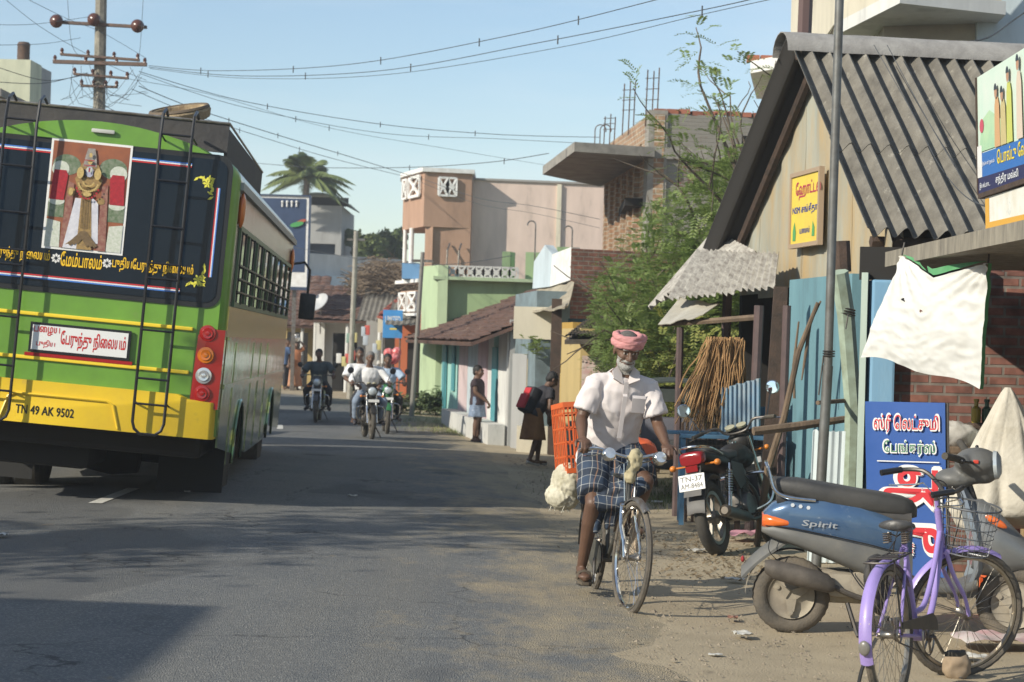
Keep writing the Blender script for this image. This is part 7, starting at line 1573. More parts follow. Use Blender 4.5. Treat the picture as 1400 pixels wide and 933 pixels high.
def tor(mb, spine, rings, lat, n=26, p=2.3, caps=True):
    """spine pts list, rings (hw,hd) per pt, lat = left vector"""
    L_ = V(lat).normalized(); rs = []; k = len(spine)
    for i, (c, (hw, hd)) in enumerate(zip(spine, rings)):
        t = (V(spine[min(i+1, k-1)])-V(spine[max(i-1, 0)])).normalized(); f = L_.cross(t).normalized(); r_ = []
        for j in range(n):
            a = 2*math.pi*j/n; ca, sa = math.cos(a), math.sin(a)
            r_.append(V(c)+L_*(hw*math.copysign(abs(ca)**(2/p), ca))+f*(hd*math.copysign(abs(sa)**(2/p), sa)))
        rs.append(r_)
    mb.loft(rs, caps)
def hand(mb, wrist, d, nrm, grip=1.0, sc=1.0, thumb=1, fr=.0088):
    """d: direction of the palm, nrm: direction the fingers close towards"""
    d = V(d).normalized(); nrm = (V(nrm)-d*V(nrm).dot(d)).normalized(); s_ = d.cross(nrm)*thumb; w_ = V(wrist)
    rm_ = Matrix((d, s_, nrm)).transposed()
    mb.ball(w_+d*.048*sc, (.052*sc, .040*sc, .017*sc), 14, rm_); mb.cap(w_-d*.01, .024*sc, w_+d*.03*sc, .024*sc)
    for i, (o_, ln) in enumerate(((-.030, .80), (-.010, .98), (.011, 1.05), (.031, .95))):
        b = w_+d*(.088*sc-.006*abs(i-2))+s_*(o_*sc)
        ang = 0; p = b
        for L_, k in ((.040, .75), (.027, .95), (.021, .6)):
            ang += k*grip; e = d*math.cos(ang)+nrm*math.sin(ang); q = p+e*(L_*ln*sc); mb.cap(p, fr*sc, q, fr*.92*sc, 8); p = q
    b = w_+d*.03*sc+s_*.032*sc; e1 = (d*.65+s_*.75+nrm*.25).normalized(); e2 = (d*.8+s_*.1+nrm*.7*grip).normalized(); q = b+e1*.036*sc; mb.cap(b, .0125*sc, q, .011*sc, 8); mb.cap(q, .0108*sc, q+e2*.032*sc, .0095*sc, 8)
def person(label, J, o_mat, vx=.0065, face=True, beard=None, group=None, hair=None, hgrip=1.0, girth=1.0, bare=False):
    """J: joints in the person's own frame"""
    g = {k: V(v) if not isinstance(v, (Matrix,)) else v for k, v in J.items()}
    mb = MB(); hf = g.get('look', V((1, 0, 0))); up = g.get('hup', V((0, 0, 1))); Hm = frame_from(hf, up); hc = g['head']
    def h(p): return hc+Hm @ V(p)
    def hb(p, r_, n=14): mb.ball(h(p), r_, n, Hm)
    hb((-.01, 0, .025), (.094, .076, .092), 18); hb((.022, 0, -.05), (.062, .056, .058)); hb((.03, 0, -.02), (.062, .066, .06)); hb((.045, 0, -.092), (.026, .028, .018))
    mb.cap(h((.088, 0, .012)), .010, h((.108, 0, -.026)), .0155, 8); mb.ball(h((.100, .014, -.03)), .010, 8); mb.ball(h((.100, -.014, -.03)), .010, 8)
    mb.cap(h((.080, -.042, .030)), .012, h((.084, .042, .030)), .012, 8); hb((.066, .038, -.022), (.022, .022, .02)); hb((.066, -.038, -.022), (.022, .022, .02)); hb((.078, 0, -.060), (.016, .026, .011))
    for s in (1, -1): hb((-.008, s*.078, -.008), (.020, .009, .033)); hb((.074, s*.030, .008), (.013, .016, .010))
    if beard is not None: hb((.088, 0, -.046), (.016, .040, .011)); hb((.05, 0, -.088), (.046, .050, .036)); hb((.02, 0, -.075), (.055, .062, .04))
    nk = g['neck']; ch = g['chest']; pe = g['pelvis']; mb.cap(nk, .056, hc+Hm @ V((-.015, 0, -.05)), .052, 14)
    lat = (g['sh_l']-g['sh_r']).normalized(); wa = pe.lerp(ch, .5)
    tor(mb, [pe-(ch-pe).normalized()*.10, pe, wa, ch, ch.lerp(nk, .55), nk], [(.13*girth, .10*girth), (.155*girth, .115*girth), (.135*girth, .105*girth), (.165*girth, .115*girth), (.15, .09), (.06, .055)], lat)
    for s in 'lr':
        S, E_, W_, Hp, K, A_, To = (g[k+s] for k in ('sh_', 'el_', 'wr_', 'hip_', 'kn_', 'an_', 'to_'))
        mb.cap(ch.lerp(nk, .5)+(S-ch.lerp(nk, .5))*.4, .048, S-V((0, 0, .012)), .047, 12); mb.cap(S-V((0, 0, .012)), .047, S.lerp(E_, .45), .046, 12); mb.cap(S.lerp(E_, .45), .046, E_, .038, 12); mb.cap(E_, .039, E_.lerp(W_, .3), .041, 12); mb.cap(E_.lerp(W_, .3), .041, W_, .026, 12)
        hd_ = g.get('hd_'+s, W_-E_); hn = g.get('hn_'+s, V((0, 0, -1))); hand(mb, W_, hd_, hn, hgrip, 1.0, 1 if s == 'l' else -1, max(.0088, vx*.9))
        mb.cap(Hp, .088*girth, Hp.lerp(K, .6), .068, 14); mb.cap(Hp.lerp(K, .6), .068, K, .052, 14); mb.cap(K, .052, K.lerp(A_, .3), .054, 14); mb.cap(K.lerp(A_, .3), .054, K.lerp(A_, .65), .042, 12); mb.cap(K.lerp(A_, .65), .042, A_, .033, 12)
        fd = (To-A_); fd.z = 0 if abs(fd.z) < .02 else fd.z; he = A_+V((0, 0, -.045))-fd*.2; mb.cap(he, .034, A_+V((0, 0, -.035))+fd*.35, .034, 12); mb.cap(A_+V((0, 0, -.035))+fd*.35, .036, To+V((0, 0, .0)), .024, 12); mb.ball(To-fd*.1, (.045, .045, .022), 12)
    Hi = Hm.inverted()
    def mf(c):
        q = Hi @ (V(c)-hc)
        if q.length > .2: return 0
        if abs(q.y) < .05 and q.x > .07 and abs(q.z-.008) < .0065 and .017 < abs(q.y) < .043: return 3 if abs(abs(q.y)-.030) < .0065 else 2
        if beard is not None:
            if q.x > -.01 and q.z < -.066 and q.z > -.16: return 1
            if q.x > .055 and -.058 < q.z < -.036 and abs(q.y) < .042: return 1
            if q.x > -.02 and abs(q.y) > .05 and q.z < -.03 and q.z > -.12: return 1
            if q.x > .07 and .030 < q.z < .042 and .014 < abs(q.y) < .05: return 1
        if q.x > .07 and abs(q.z+.062) < .006 and abs(q.y) < .026: return 4
        return 5
    body = remesh(mb, vx, 'person', [skin, beard or white_hair, eye_w, eye_d, lip_m, skin_f], None, 2, matfn=mf if face else None)
    body.matrix_world = o_mat; tag(body, label, 'person', group)
    if hair:
        m = MB(); m.ball(h((-.022, 0, .045)), (.093, .083, .084), 18, Hm); m.ball(h((-.05, 0, -.0)), (.06, .076, .07), 14, Hm); remesh(m, max(.008, vx), 'hair', hair, body, 1, .006, 30)
    return body, h, Hm
def sleeve(mb, a, b, r0, r1, n=18): mb.tube([a, V(a).lerp(V(b), .5), b], [r0, (r0+r1)/2*1.02, r1], n)
def shirt(body, J, mat_, vx=.009, wr=.006, slen=.85, hem=.16, girth=1.0, sl_r=.085, long=False, name='shirt', pad=.018):
    g = {k: V(v) for k, v in J.items() if not isinstance(v, Matrix)}; nk, ch, pe = g['neck'], g['chest'], g['pelvis']; lat = (g['sh_l']-g['sh_r']).normalized(); ax = (ch-pe).normalized(); wa = pe.lerp(ch, .5)
    mb = MB(); p = pad
    tor(mb, [pe-ax*hem, pe-ax*hem*.5, pe, wa, ch, ch.lerp(nk, .5), ch.lerp(nk, .85)], [(.185*girth+p, .135*girth+p), (.175*girth+p, .13*girth+p), (.165*girth+p, .13*girth+p), (.150*girth+p, .122*girth+p), (.170*girth+p, .122*girth+p), (.15+p, .095+p), (.085, .075)], lat, 30)
    for s in 'lr':
        S, E_, W_ = g['sh_'+s], g['el_'+s], g['wr_'+s]; c = ch.lerp(nk, .55); mb.cap(c.lerp(S, .3), .062, S+V((0, 0, -.016)), .057, 14); e = S.lerp(E_, slen)
        if long: sleeve(mb, S, E_, .068, .056); mb.ball(E_, .056, 12); sleeve(mb, E_, E_.lerp(W_, .92), .056, .042)
        else: sleeve(mb, S.lerp(E_, .0), e, .062, sl_r)
    return remesh(mb, vx, name, mat_, body, 3, wr*1.15, 9, wdir=(1, 1, .6))
def trousers(body, J, mat_, vx=.012, wr=.006, to=.93, g_=1.0):
    g = {k: V(v) for k, v in J.items() if not isinstance(v, Matrix)}; mb = MB(); pe = g['pelvis']; lat = (g['hip_l']-g['hip_r']).normalized(); ax = (g['chest']-pe).normalized()
    tor(mb, [pe-ax*.13, pe-ax*.05, pe+ax*.06], [(.16*g_, .125*g_), (.175*g_, .135*g_), (.16*g_, .125*g_)], lat, 24)
    for s in 'lr':
        Hp, K, A_ = g['hip_'+s], g['kn_'+s], g['an_'+s]; mb.cap(Hp, .098*g_, K, .072, 14); mb.tube([K, K.lerp(A_, to)], [.072, .062], 16); mb.ball(K, .072, 12)
    return remesh(mb, vx, 'trousers', mat_, body, 3, wr, 8)
# ---- the cyclist (frame of the bicycle)
BM = Matrix.Translation(road_loc) @ Matrix.Rotation(ROAD_RZ, 4, 'Z') @ Matrix.Rotation(R(-2.5), 4, 'X')
J = dict(head=(.085, -.01, 1.625), look=(.90, .06, -.36), hup=(.3, 0, 1), neck=(.0, 0, 1.50), chest=(-.09, 0, 1.30), pelvis=(-.29, 0, .985),
         sh_l=(-.03, .165, 1.415), sh_r=(-.03, -.165, 1.415), el_l=(-.0, .245, 1.17), el_r=(-.02, -.25, 1.17), wr_l=(.185, .265, 1.045), wr_r=(.175, -.275, 1.05),
         hd_l=(.9, -.12, -.25), hd_r=(.9, .12, -.25), hn_l=(.1, 0, -1), hn_r=(.1, 0, -1),
         hip_l=(-.27, .085, .97), hip_r=(-.27, -.085, .96), kn_l=(.10, .17, .80), kn_r=(.05, -.15, .64), an_l=(-.13, .145, .53), an_r=(-.13, -.155, .235), to_l=(.06, .16, .475), to_r=(.06, -.17, .165))
J.pop('_', None)
man, hm_, Hm_ = person('elderly man with pink turban, white beard and checked lungi riding the old bicycle', J, BM, .006, True, white_hair, hgrip=1.15, girth=1.02)
shm = M('pale_pink_shirt', (.66, .61, .60), .8, c2=(.6, .545, .53), ns=6)
sh_ = shirt(man, J, shm, .0065, .010, .78, .11, .98, .074)
# collar, placket, pocket
nk = V(J['neck']); m = MB()
pk_in = M('shirt_lining_pink', (.5, .33, .30), .8)
for s in (1, -1):
    m = MB(); m.prism([V((.060, s*.012, 1.40)), V((.085, s*.085, 1.435)), V((.055, s*.088, 1.485)), V((.030, s*.055, 1.515)), V((.05, s*.028, 1.47))], (.012, 0, .006)); m.build('collar', shm, sh_)
m = MB(); m.prism([V((.040, -.022, 1.455)), V((.052, .0, 1.35)), V((.040, .022, 1.455)), V((.01, 0, 1.50))], (.012, 0, 0)); m.build('open_neck', skin, sh_, False)
def front(z, y=0): return .048-(1.40-z)*.34+.055*(1 if z < 1.33 else .7)-.8*y*y
m = MB(); m.grid(lambda u, v: V((front(1.42-.36*v)+.006, -.014+.028*u, 1.42-.36*v)), 2, 24, (.004, 0, 0)); m.build('placket', shm, sh_)
m = MB(); m.grid(lambda u, v: V((front(1.34-.11*v, .05+.09*u)+.006, .05+.09*u, 1.34-.11*v)), 6, 6, (.004, 0, 0)); m.build('pocket', shm, sh_)
# turban
m = MB(); tm = M('pink_turban_cloth', (.58, .27, .26), .85, c2=(.44, .19, .19), ns=18, stretch=(1, 1, 3))
for i, (z, r0, rx, ry, tl) in enumerate(((.040, .021, .098, .080, .0), (.058, .022, .098, .082, .12), (.074, .021, .095, .080, -.16), (.088, .018, .088, .074, .05))):
    pts = []
    for k in range(30):
        t = 2*math.pi*k/30; pts.append(hm_((-.012+rx*math.cos(t), ry*math.sin(t), z+tl*.1*math.sin(t)+.012*math.cos(t))))
    m.tube(pts, r0, 8, closed=True)
m.cap(hm_((.06, .06, .05)), .024, hm_((.0, .095, .085)), .026); m.cap(hm_((.0, .095, .085)), .022, hm_((-.05, .085, .05)), .016)
tb = remesh(m, .005, 'turban', tm, man, 1, .0045, 26, wdir=(.5, .5, 2.2))
m = MB(); m.ball(hm_((-.012, 0, .060)), (.078, .068, .062), 18, Hm_); remesh(m, .006, 'hair', M('cropped_grey_hair', (.07, .062, .058), .9, c2=(.13, .12, .11), ns=60), man, 1)
# checked lungi
def check_mat():
    m = M('checked_lungi_cloth', (.03, .045, .075), .85); n = m.node_tree.nodes; l = m.node_tree.links; b = n['Principled BSDF']; tc = [q for q in n if q.type == 'TEX_COORD'][0]
    mp = n.new('ShaderNodeMapping'); mp.inputs['Rotation'].default_value = (.15, .5, .2); l.new(tc.outputs['Object'], mp.inputs[0]); sp_ = n.new('ShaderNodeSeparateXYZ')
    nz = n.new('ShaderNodeTexNoise'); nz.inputs['Scale'].default_value = 5; l.new(tc.outputs['Object'], nz.inputs[0]); vm = n.new('ShaderNodeVectorMath'); vm.operation = 'MULTIPLY_ADD'; l.new(nz.outputs['Color'], vm.inputs[0]); vm.inputs[1].default_value = (.06, .06, .06); l.new(mp.outputs[0], vm.inputs[2]); l.new(vm.outputs[0], sp_.inputs[0])
    def line(out, per, wd, off=0):
        a = n.new('ShaderNodeMath'); a.operation = 'MULTIPLY_ADD'; a.inputs[1].default_value = 1/per; a.inputs[2].default_value = 20+off; l.new(out, a.inputs[0])
        f = n.new('ShaderNodeMath'); f.operation = 'FRACT'; l.new(a.outputs[0], f.inputs[0]); g_ = n.new('ShaderNodeMath'); g_.operation = 'LESS_THAN'; g_.inputs[1].default_value = wd; l.new(f.outputs[0], g_.inputs[0]); return g_.outputs[0]
    cur = None
    for out, per, wd, off, c in ((1, .12, .42, 0, (.03, .055, .10)), (2, .12, .42, .1, (.012, .016, .026)), (1, .06, .06, 0, (.45, .45, .42)), (2, .06, .06, .3, (.42, .42, .40)), (1, .12, .05, .25, (.35, .2, .12))):
        x = n.new('ShaderNodeMix'); x.data_type = 'RGBA'; x.inputs[7].default_value = (*c, 1)
        if cur: l.new(cur, x.inputs[6])
        else: x.inputs[6].default_value = (.03, .045, .075, 1)
        mu = n.new('ShaderNodeMath'); mu.operation = 'MULTIPLY'; mu.inputs[1].default_value = .62; l.new(line(sp_.outputs[out], per, wd, off), mu.inputs[0]); l.new(mu.outputs[0], x.inputs[0]); cur = x.outputs[2]
    l.new(cur, b.inputs['Base Color']); return m
chk = check_mat()
g = {k: V(v) for k, v in J.items()}; m = MB()
tor(m, [g['pelvis']+V((-.02, 0, -.12)), g['pelvis'], g['pelvis']+V((.04, 0, .09))], [(.19, .16), (.19, .15), (.165, .135)], (0, 1, 0))
m.tube([g['hip_r']+V((0, 0, .01)), g['hip_r'].lerp(g['kn_r'], .5)+V((0, -.01, .0)), g['hip_r'].lerp(g['kn_r'], .88)], [.12, .105, .10], 20)
m.tube([g['hip_l'], g['hip_l'].lerp(g['kn_l'], .55), g['kn_l'].lerp(g['hip_l'], .12)], [.12, .105, .092], 20)
# cloth slung between the thighs with a hanging flap
a, b, c, d = g['hip_r'], g['kn_r'], g['kn_l'], g['hip_l']
for t in range(9):
    u = t/8; p_, q_ = a.lerp(b, u), d.lerp(c, u); 
    m.tube([p_, p_.lerp(q_, .5)+V((0, 0, -.07*u)), q_], [.05, .045, .05], 10)
for k in range(10):
    u = k/9; x = .03+.10*u*.3; y = -.10+.17*u; top_ = b.lerp(c, u)+V((-.01, 0, .02)); m.cap(top_, .03, top_+V((-.05+.03*math.sin(k*2.2), 0, -.20-.06*math.sin(math.pi*u)+.10*u)), .014+.006*math.sin(k*2.2), 8)
remesh(m, .0075, 'lungi', chk, man, 2, .007, 9)
m = MB()
for s, an, to in ((1, J['an_l'], J['to_l']), (-1, J['an_r'], J['to_r'])):
    an, to = V(an), V(to); fd = to-an; fd.z *= .9; he = an+V((0, 0, -.085))-fd*.30; tp = to+V((0, 0, -.035))+fd*.12; sd_ = V((-fd.y, fd.x, 0)).normalized()
    k = MB(); k.prism([he+sd_*.02, he.lerp(tp, .1)+sd_*.036, he.lerp(tp, .5)+sd_*.033, he.lerp(tp, .8)+sd_*.048, tp+sd_*.022, tp-sd_*.022, he.lerp(tp, .8)-sd_*.045, he.lerp(tp, .5)-sd_*.033, he.lerp(tp, .1)-sd_*.036, he-sd_*.02], (0, 0, .016)); q = he.lerp(tp, .68)
    k.tube([q+sd_*.045+V((0, 0, .01)), q+sd_*.03+V((0, 0, .055)), q+V((0, 0, .065)), q-sd_*.03+V((0, 0, .055)), q-sd_*.045+V((0, 0, .01))], .013, 7); k.build('sandal', M('brown_sandal', (.07, .05, .035), .8, c2=(.12, .1, .07), ns=12), man)
# cargo on the carrier: orange crate and white sack, bicycle carrier
k = MB(); k.tube([(-.35, .07, .74), (-.86, .08, .74), (-.86, -.08, .74), (-.35, -.07, .74)], .007, 6); 
for s in (1, -1): k.tube([(-.7, s*.08, .74), (-.56, s*.07, .36)], .006, 5)
k.build('carrier', steel, roadster)
def in_bike(p): return BM @ V(p)
T = thing('crate', 'tall orange plastic crate strapped upright on the right of the bicycle carrier', 'crate', in_bike((-.62, -.165, .80))); T.rotation_euler = (R(4), R(-6), ROAD_RZ+R(4)); T.scale = (.85, .62, .95); cm = M('orange_crate', (.62, .12, .03), .5)
for z in (.0, .46): MB().box((0, 0, z), (.36, .24, .035)).build('rim_band', cm, T, False)
m = MB()
for x in [-.17+.34*i/7 for i in range(8)]:
    for y in (-.115, .115): m.box((x, y, .23), (.014, .008, .44))
for y in [-.11+.22*i/5 for i in range(6)]:
    for x in (-.175, .175): m.box((x, y, .23), (.008, .014, .44))
m.build('slats', cm, T, False); m = MB()
for z in (.1, .2, .3, .4): m.box((0, -.115, z), (.35, .008, .012)); m.box((.175, 0, z), (.008, .23, .012)); m.box((-.175, 0, z), (.008, .23, .012)); m.box((0, .115, z), (.35, .008, .012))
m.build('cross_bands', cm, T, False)
m = MB().ball((0, 0, 0), (.2, .14, .15), 16).ball((.0, -.04, -.10), (.17, .15, .10), 14); o = remesh(m, .010, 'sack', M('white_sack', (.56, .53, .43), .85, c2=(.36, .33, .23), ns=9, c3=(.25, .2, .1), ns3=9, cut3=.62), None, 1, .018, 15); o.location = in_bike((-.60, -.19, .72)); o.scale = (.8, .75, .85); o.rotation_euler = (0, 0, ROAD_RZ); tag(o, 'crumpled white sack hanging under the orange crate on the bicycle', 'sack')
r = random.Random(6); m = MB()
for i in range(14): 
    p = V((r.gauss(0, .03), r.gauss(0, .03), .04)); m.tube([p, p+V((r.gauss(0, .02), r.gauss(0, .02), -.08)), p+V((r.gauss(0, .03), r.gauss(0, .03), -.17))], .003, 3, False)
o = m.build('fringe', M('white_fringe', (.5, .48, .4), .9), None); o.location = in_bike((-.58, -.24, .66)); tag(o, 'frayed string ends dangling from the white sack', 'string')
m = MB().ball((0, 0, 0), (.13, .1, .1), 14).ball((.03, .09, .0), (.1, .08, .09), 12); o = remesh(m, .014, 'orange_bundle', M('orange_bag', (.55, .10, .03), .6), None, 2, .012, 9); o.location = in_bike((-.55, .26, .95)); tag(o, 'small orange bag behind the left hip of the cyclist', 'bag')
# ---- riders and walkers
def mat_at(x, y, rz, z=None, lean=0, sc=1): return Matrix.Translation((x, y, gz(x, y) if z is None else z)) @ Matrix.Rotation(rz, 4, 'Z') @ Matrix.Rotation(lean, 4, 'X') @ Matrix.Scale(sc, 4)
def ride(s=1.0, dx=0, knees=.2):
    return dict(head=(.02+dx, 0, 1.50), look=(1, 0, -.08), neck=(-.07+dx, 0, 1.36), chest=(-.12+dx, 0, 1.18), pelvis=(-.24+dx, 0, .88), sh_l=(-.09+dx, .19, 1.30), sh_r=(-.09+dx, -.19, 1.30), el_l=(.0+dx, .34, 1.10), el_r=(.0+dx, -.34, 1.10), wr_l=(.18, .34, 1.06), wr_r=(.18, -.34, 1.06),
        hip_l=(-.22+dx, .10, .85), hip_r=(-.22+dx, -.10, .85), kn_l=(.14+dx, .26, .70), kn_r=(.14+dx, -.26, .70), an_l=(-.06+dx, .24, .36), an_r=(-.06+dx, -.24, .36), to_l=(.12+dx, .27, .29), to_r=(.12+dx, -.27, .29))
J2 = ride()
def rider(label, pos, hd_deg, lab_moto, paint, shirt_m, trouser_m, hair_m, long=False, steer=0, vx=.016, j=None, scale=1):
    x, y = pos; rz = R(hd_deg); T = motorcycle(lab_moto, (x, y, gz(x, y)), rz, 0, R(steer), paint, group='motorcycles riding towards the viewer')
    j = j or J2; b, _, _ = person(label, j, mat_at(x, y, rz, sc=.94), vx, True, None, 'motorcyclists on the road', hair_m); shirt(b, j, shirt_m, vx, .008, .85, .1, 1.06, .085, long); trousers(b, j, trouser_m, vx)
    k = MB()
    for s in 'lr':
        an, to = V(j['an_'+s]), V(j['to_'+s]); k2 = MB().cap(an+V((-.05, 0, -.05)), .045, to+V((.02, 0, -.01)), .036, 12); k2.build('shoe', M('dark_shoe', (.03, .028, .035), .6), b)
    return T
dk_shirt = M('dark_slate_shirt', (.055, .075, .085), .8); wht_shirt = M('bright_white_shirt', (.7, .7, .7), .7, c2=(.6, .6, .6), ns=6); lb_shirt = M('light_blue_shirt', (.35, .45, .58), .8); jean = M('faded_jeans', (.17, .22, .3), .85, c2=(.25, .3, .37), ns=7); dkt = M('dark_trousers', (.022, .022, .026), .8); grn = M('moto_green_paint', (.03, .14, .05), .3); sil = M('moto_grey_paint', (.06, .06, .065), .3)
rider('man in a dark slate shirt riding the farthest motorcycle near the centre line', (X(437, 43), 43), -88, 'dark motorcycle ridden by the man in the slate shirt', sil, dk_shirt, dkt, black_hair)
rider('grey haired man in a white shirt and faded jeans riding the nearest motorcycle', (X(507, 36), 36), -80, 'dark motorcycle with chrome crash guard ridden by the grey haired man', blackp, wht_shirt, jean, grey_hair, True)
Jp = ride(dx=-.42); Jp.update(head=(-.42, .13, 1.56), wr_l=(-.1, .2, 1.0), wr_r=(-.1, -.22, 1.0), el_l=(-.32, .32, 1.08), el_r=(-.32, -.32, 1.08), sh_l=(-.5, .27, 1.33), sh_r=(-.5, -.14, 1.33), neck=(-.5, .08, 1.40))
x, y = X(507, 36), 36
b, h_, _ = person('pillion passenger in white shirt and dark cap behind the grey haired rider', {**Jp, 'head': (-.42, -.16, 1.57), 'neck': (-.5, -.13, 1.42), 'chest': (-.54, -.10, 1.2), 'sh_l': (-.5, .06, 1.34), 'sh_r': (-.5, -.32, 1.34), 'el_r': (-.35, -.42, 1.1)}, mat_at(x, y, R(-80), sc=.94), .016, True, None, 'motorcyclists on the road', black_hair)
Jp2 = {**Jp, 'neck': (-.5, -.13, 1.42), 'chest': (-.54, -.10, 1.2), 'sh_l': (-.5, .06, 1.34), 'sh_r': (-.5, -.32, 1.34), 'el_r': (-.35, -.42, 1.1)}
shirt(b, Jp2, wht_shirt, .016, .008, .85, .1, 1.05, .085); trousers(b, Jp2, dkt, .016)
rider('man in a light blue shirt riding behind and right of the white shirted man', (X(531, 39.5), 39.5), -84, 'green and black motorcycle ridden by the man in the light blue shirt', grn, lb_shirt, dkt, black_hair)
x, y = X(533, 39.5)+.02, 40.15; m = MB().ball((0, 0, 0), (.22, .12, .16), 14).ball((.12, 0, .14), (.12, .1, .13), 12).ball((-.1, 0, .12), (.14, .1, .12), 12); o = remesh(m, .02, 'red_bundle', M('red_plastic', (.5, .02, .02), .35, c2=(.65, .3, .3), ns=9), None, 1, .02, 8); o.location = (x, y, gz(x, y)+1.45); o.scale = (.7, .7, .75); tag(o, 'glossy red bundle carried high behind the light blue shirted rider', 'bundle')
m = MB().tube([(0, 0, 0), (0, 0, .62)], .012, 6); o = m.build('bundle_stick', wood, None); o.location = (x, y, gz(x, y)+.86); tag(o, 'stick holding up the red bundle behind the motorcycle', 'stick')
def stand(sc=1.0, **k):
    d = dict(head=(.01, 0, 1.60), look=(1, 0, 0), neck=(-.02, 0, 1.46), chest=(-.0, 0, 1.27), pelvis=(0, 0, .95), sh_l=(-.02, .18, 1.40), sh_r=(-.02, -.18, 1.40), el_l=(-.02, .23, 1.12), el_r=(-.02, -.23, 1.12), wr_l=(.08, .22, .88), wr_r=(.08, -.22, .88),
        hip_l=(0, .09, .92), hip_r=(0, -.09, .92), kn_l=(.02, .09, .50), kn_r=(.02, -.09, .50), an_l=(-.02, .09, .09), an_r=(-.02, -.09, .09), to_l=(.14, .11, .04), to_r=(.14, -.11, .04)); d.update(k); return {a: tuple(q*sc for q in b_) if a not in ('look', 'hup') else b_ for a, b_ in d.items()}
def skirt(body, j, mat_, z0, z1, r0, r1, vx=.016, name='skirt', seed=0):
    pe = V(j['pelvis']); rings = []
    for i in range(12):
        t = i/11; ring = []
        for q in range(40):
            a = 2*math.pi*q/40; f = 1+.06*t*math.sin(a*7+seed)+.03*math.sin(a*3); rr_ = r0+(r1-r0)*t; ring.append(V((pe.x+rr_*.8*f*math.cos(a), pe.y+rr_*f*math.sin(a), z0+(z1-z0)*t)))
        rings.append(ring)
    return MB().loft(rings).build(name, mat_, body, 2)
# youth in a checked lungi standing in front of the cottage, facing right
s_ = .80; j = stand(s_, look=(1, -.2, 0), el_r=(.03, -.22, 1.14), wr_r=(.27, -.16, .95), el_l=(.0, .2, 1.12), wr_l=(.16, .2, .93), neck=(-.04, 0, 1.46))
x, y = X(655, 37.6), 37.6
b, _, _ = person('dark shirted youth in a pale blue checked lungi standing in front of the cottage', j, mat_at(x, y, R(-20), gz(x, y)+.0), .013, True, None, None, black_hair, girth=.88); shirt(b, j, M('dark_maroon_shirt', (.035, .022, .028), .85), .014, .005, .5, .08, .85, .065)
lun = M('pale_blue_check', (.22, .29, .40), .85, c2=(.12, .15, .22), ns=22, c3=(.45, .48, .52), ns3=30, cut3=.56); skirt(b, j, lun, .83, .46, .15, .195)
k = MB()
for s in 'lr': MB().cap(V(j['an_'+s])+V((-.04, 0, -.055)), .03, V(j['to_'+s])+V((.01, 0, -.02)), .025, 10).build('sandal', M('dark_shoe', (.03, .028, .035), .6), b)
# bent walker with a backpack
j = stand(.93, head=(.26, -.03, 1.44), look=(.8, -.1, -.5), hup=(.5, 0, 1), neck=(.19, 0, 1.33), chest=(.10, 0, 1.17), pelvis=(-.06, 0, .90), sh_l=(.16, .17, 1.27), sh_r=(.16, -.17, 1.27), el_l=(.24, .21, 1.02), el_r=(.12, -.23, 1.02), wr_l=(.30, .12, .82), wr_r=(.10, -.22, .80), hip_l=(-.05, .09, .88), hip_r=(-.05, -.09, .88), kn_l=(.10, .09, .48), kn_r=(-.03, -.09, .47), an_l=(.08, .09, .09), an_r=(-.16, -.09, .12), to_l=(.24, .10, .04), to_r=(-.02, -.10, .04))
x, y = X(737, 27.6), 27.6; Mx = mat_at(x, y, R(28), gz(x, y)+.02, sc=.86)
b, _, _ = person('stooping person in an orange brown skirt walking with a red and black backpack', j, Mx, .011, True, None, None, black_hair, girth=.9); shirt(b, j, M('dark_navy_top', (.025, .024, .03), .85), .012, .006, .6, .08, .9, .07); skirt(b, j, M('orange_brown_cloth', (.25, .12, .04), .9, c2=(.16, .07, .03), ns=6), .90, .40, .16, .24, name='skirt', seed=2)
for s in 'lr': MB().cap(V(j['an_'+s])+V((-.04, 0, -.055)), .03, V(j['to_'+s])+V((.01, 0, -.02)), .028, 10).build('sandal', M('pale_sandal', (.4, .38, .35), .7), b)
T = thing('backpack', 'red and black backpack on the back of the stooping walker', 'backpack', (0, 0, 0)); T.matrix_world = Mx @ Matrix.Translation((-.14, .0, 1.02)) @ Matrix.Rotation(R(24), 4, 'Y')
m = MB().rbox((0, 0, 0), (.17, .30, .42), .05); m.build('body', M('backpack_black', (.02, .02, .025), .8), T); m = MB().rbox((-.10, 0, -.06), (.06, .24, .24), .025); m.build('front_pocket', M('backpack_red', (.42, .02, .03), .7), T); m = MB().rbox((-.09, 0, .12), (.03, .2, .1), .012); m.build('top_panel', M('backpack_red', (.42, .02, .03), .7), T); m = MB()
for s in (1, -1): m.tube(catm([(.08, s*.09, .18), (.2, s*.10, .2), (.26, s*.12, .06), (.08, s*.11, -.16)]), .012, 6)
m.build('straps', black, T)
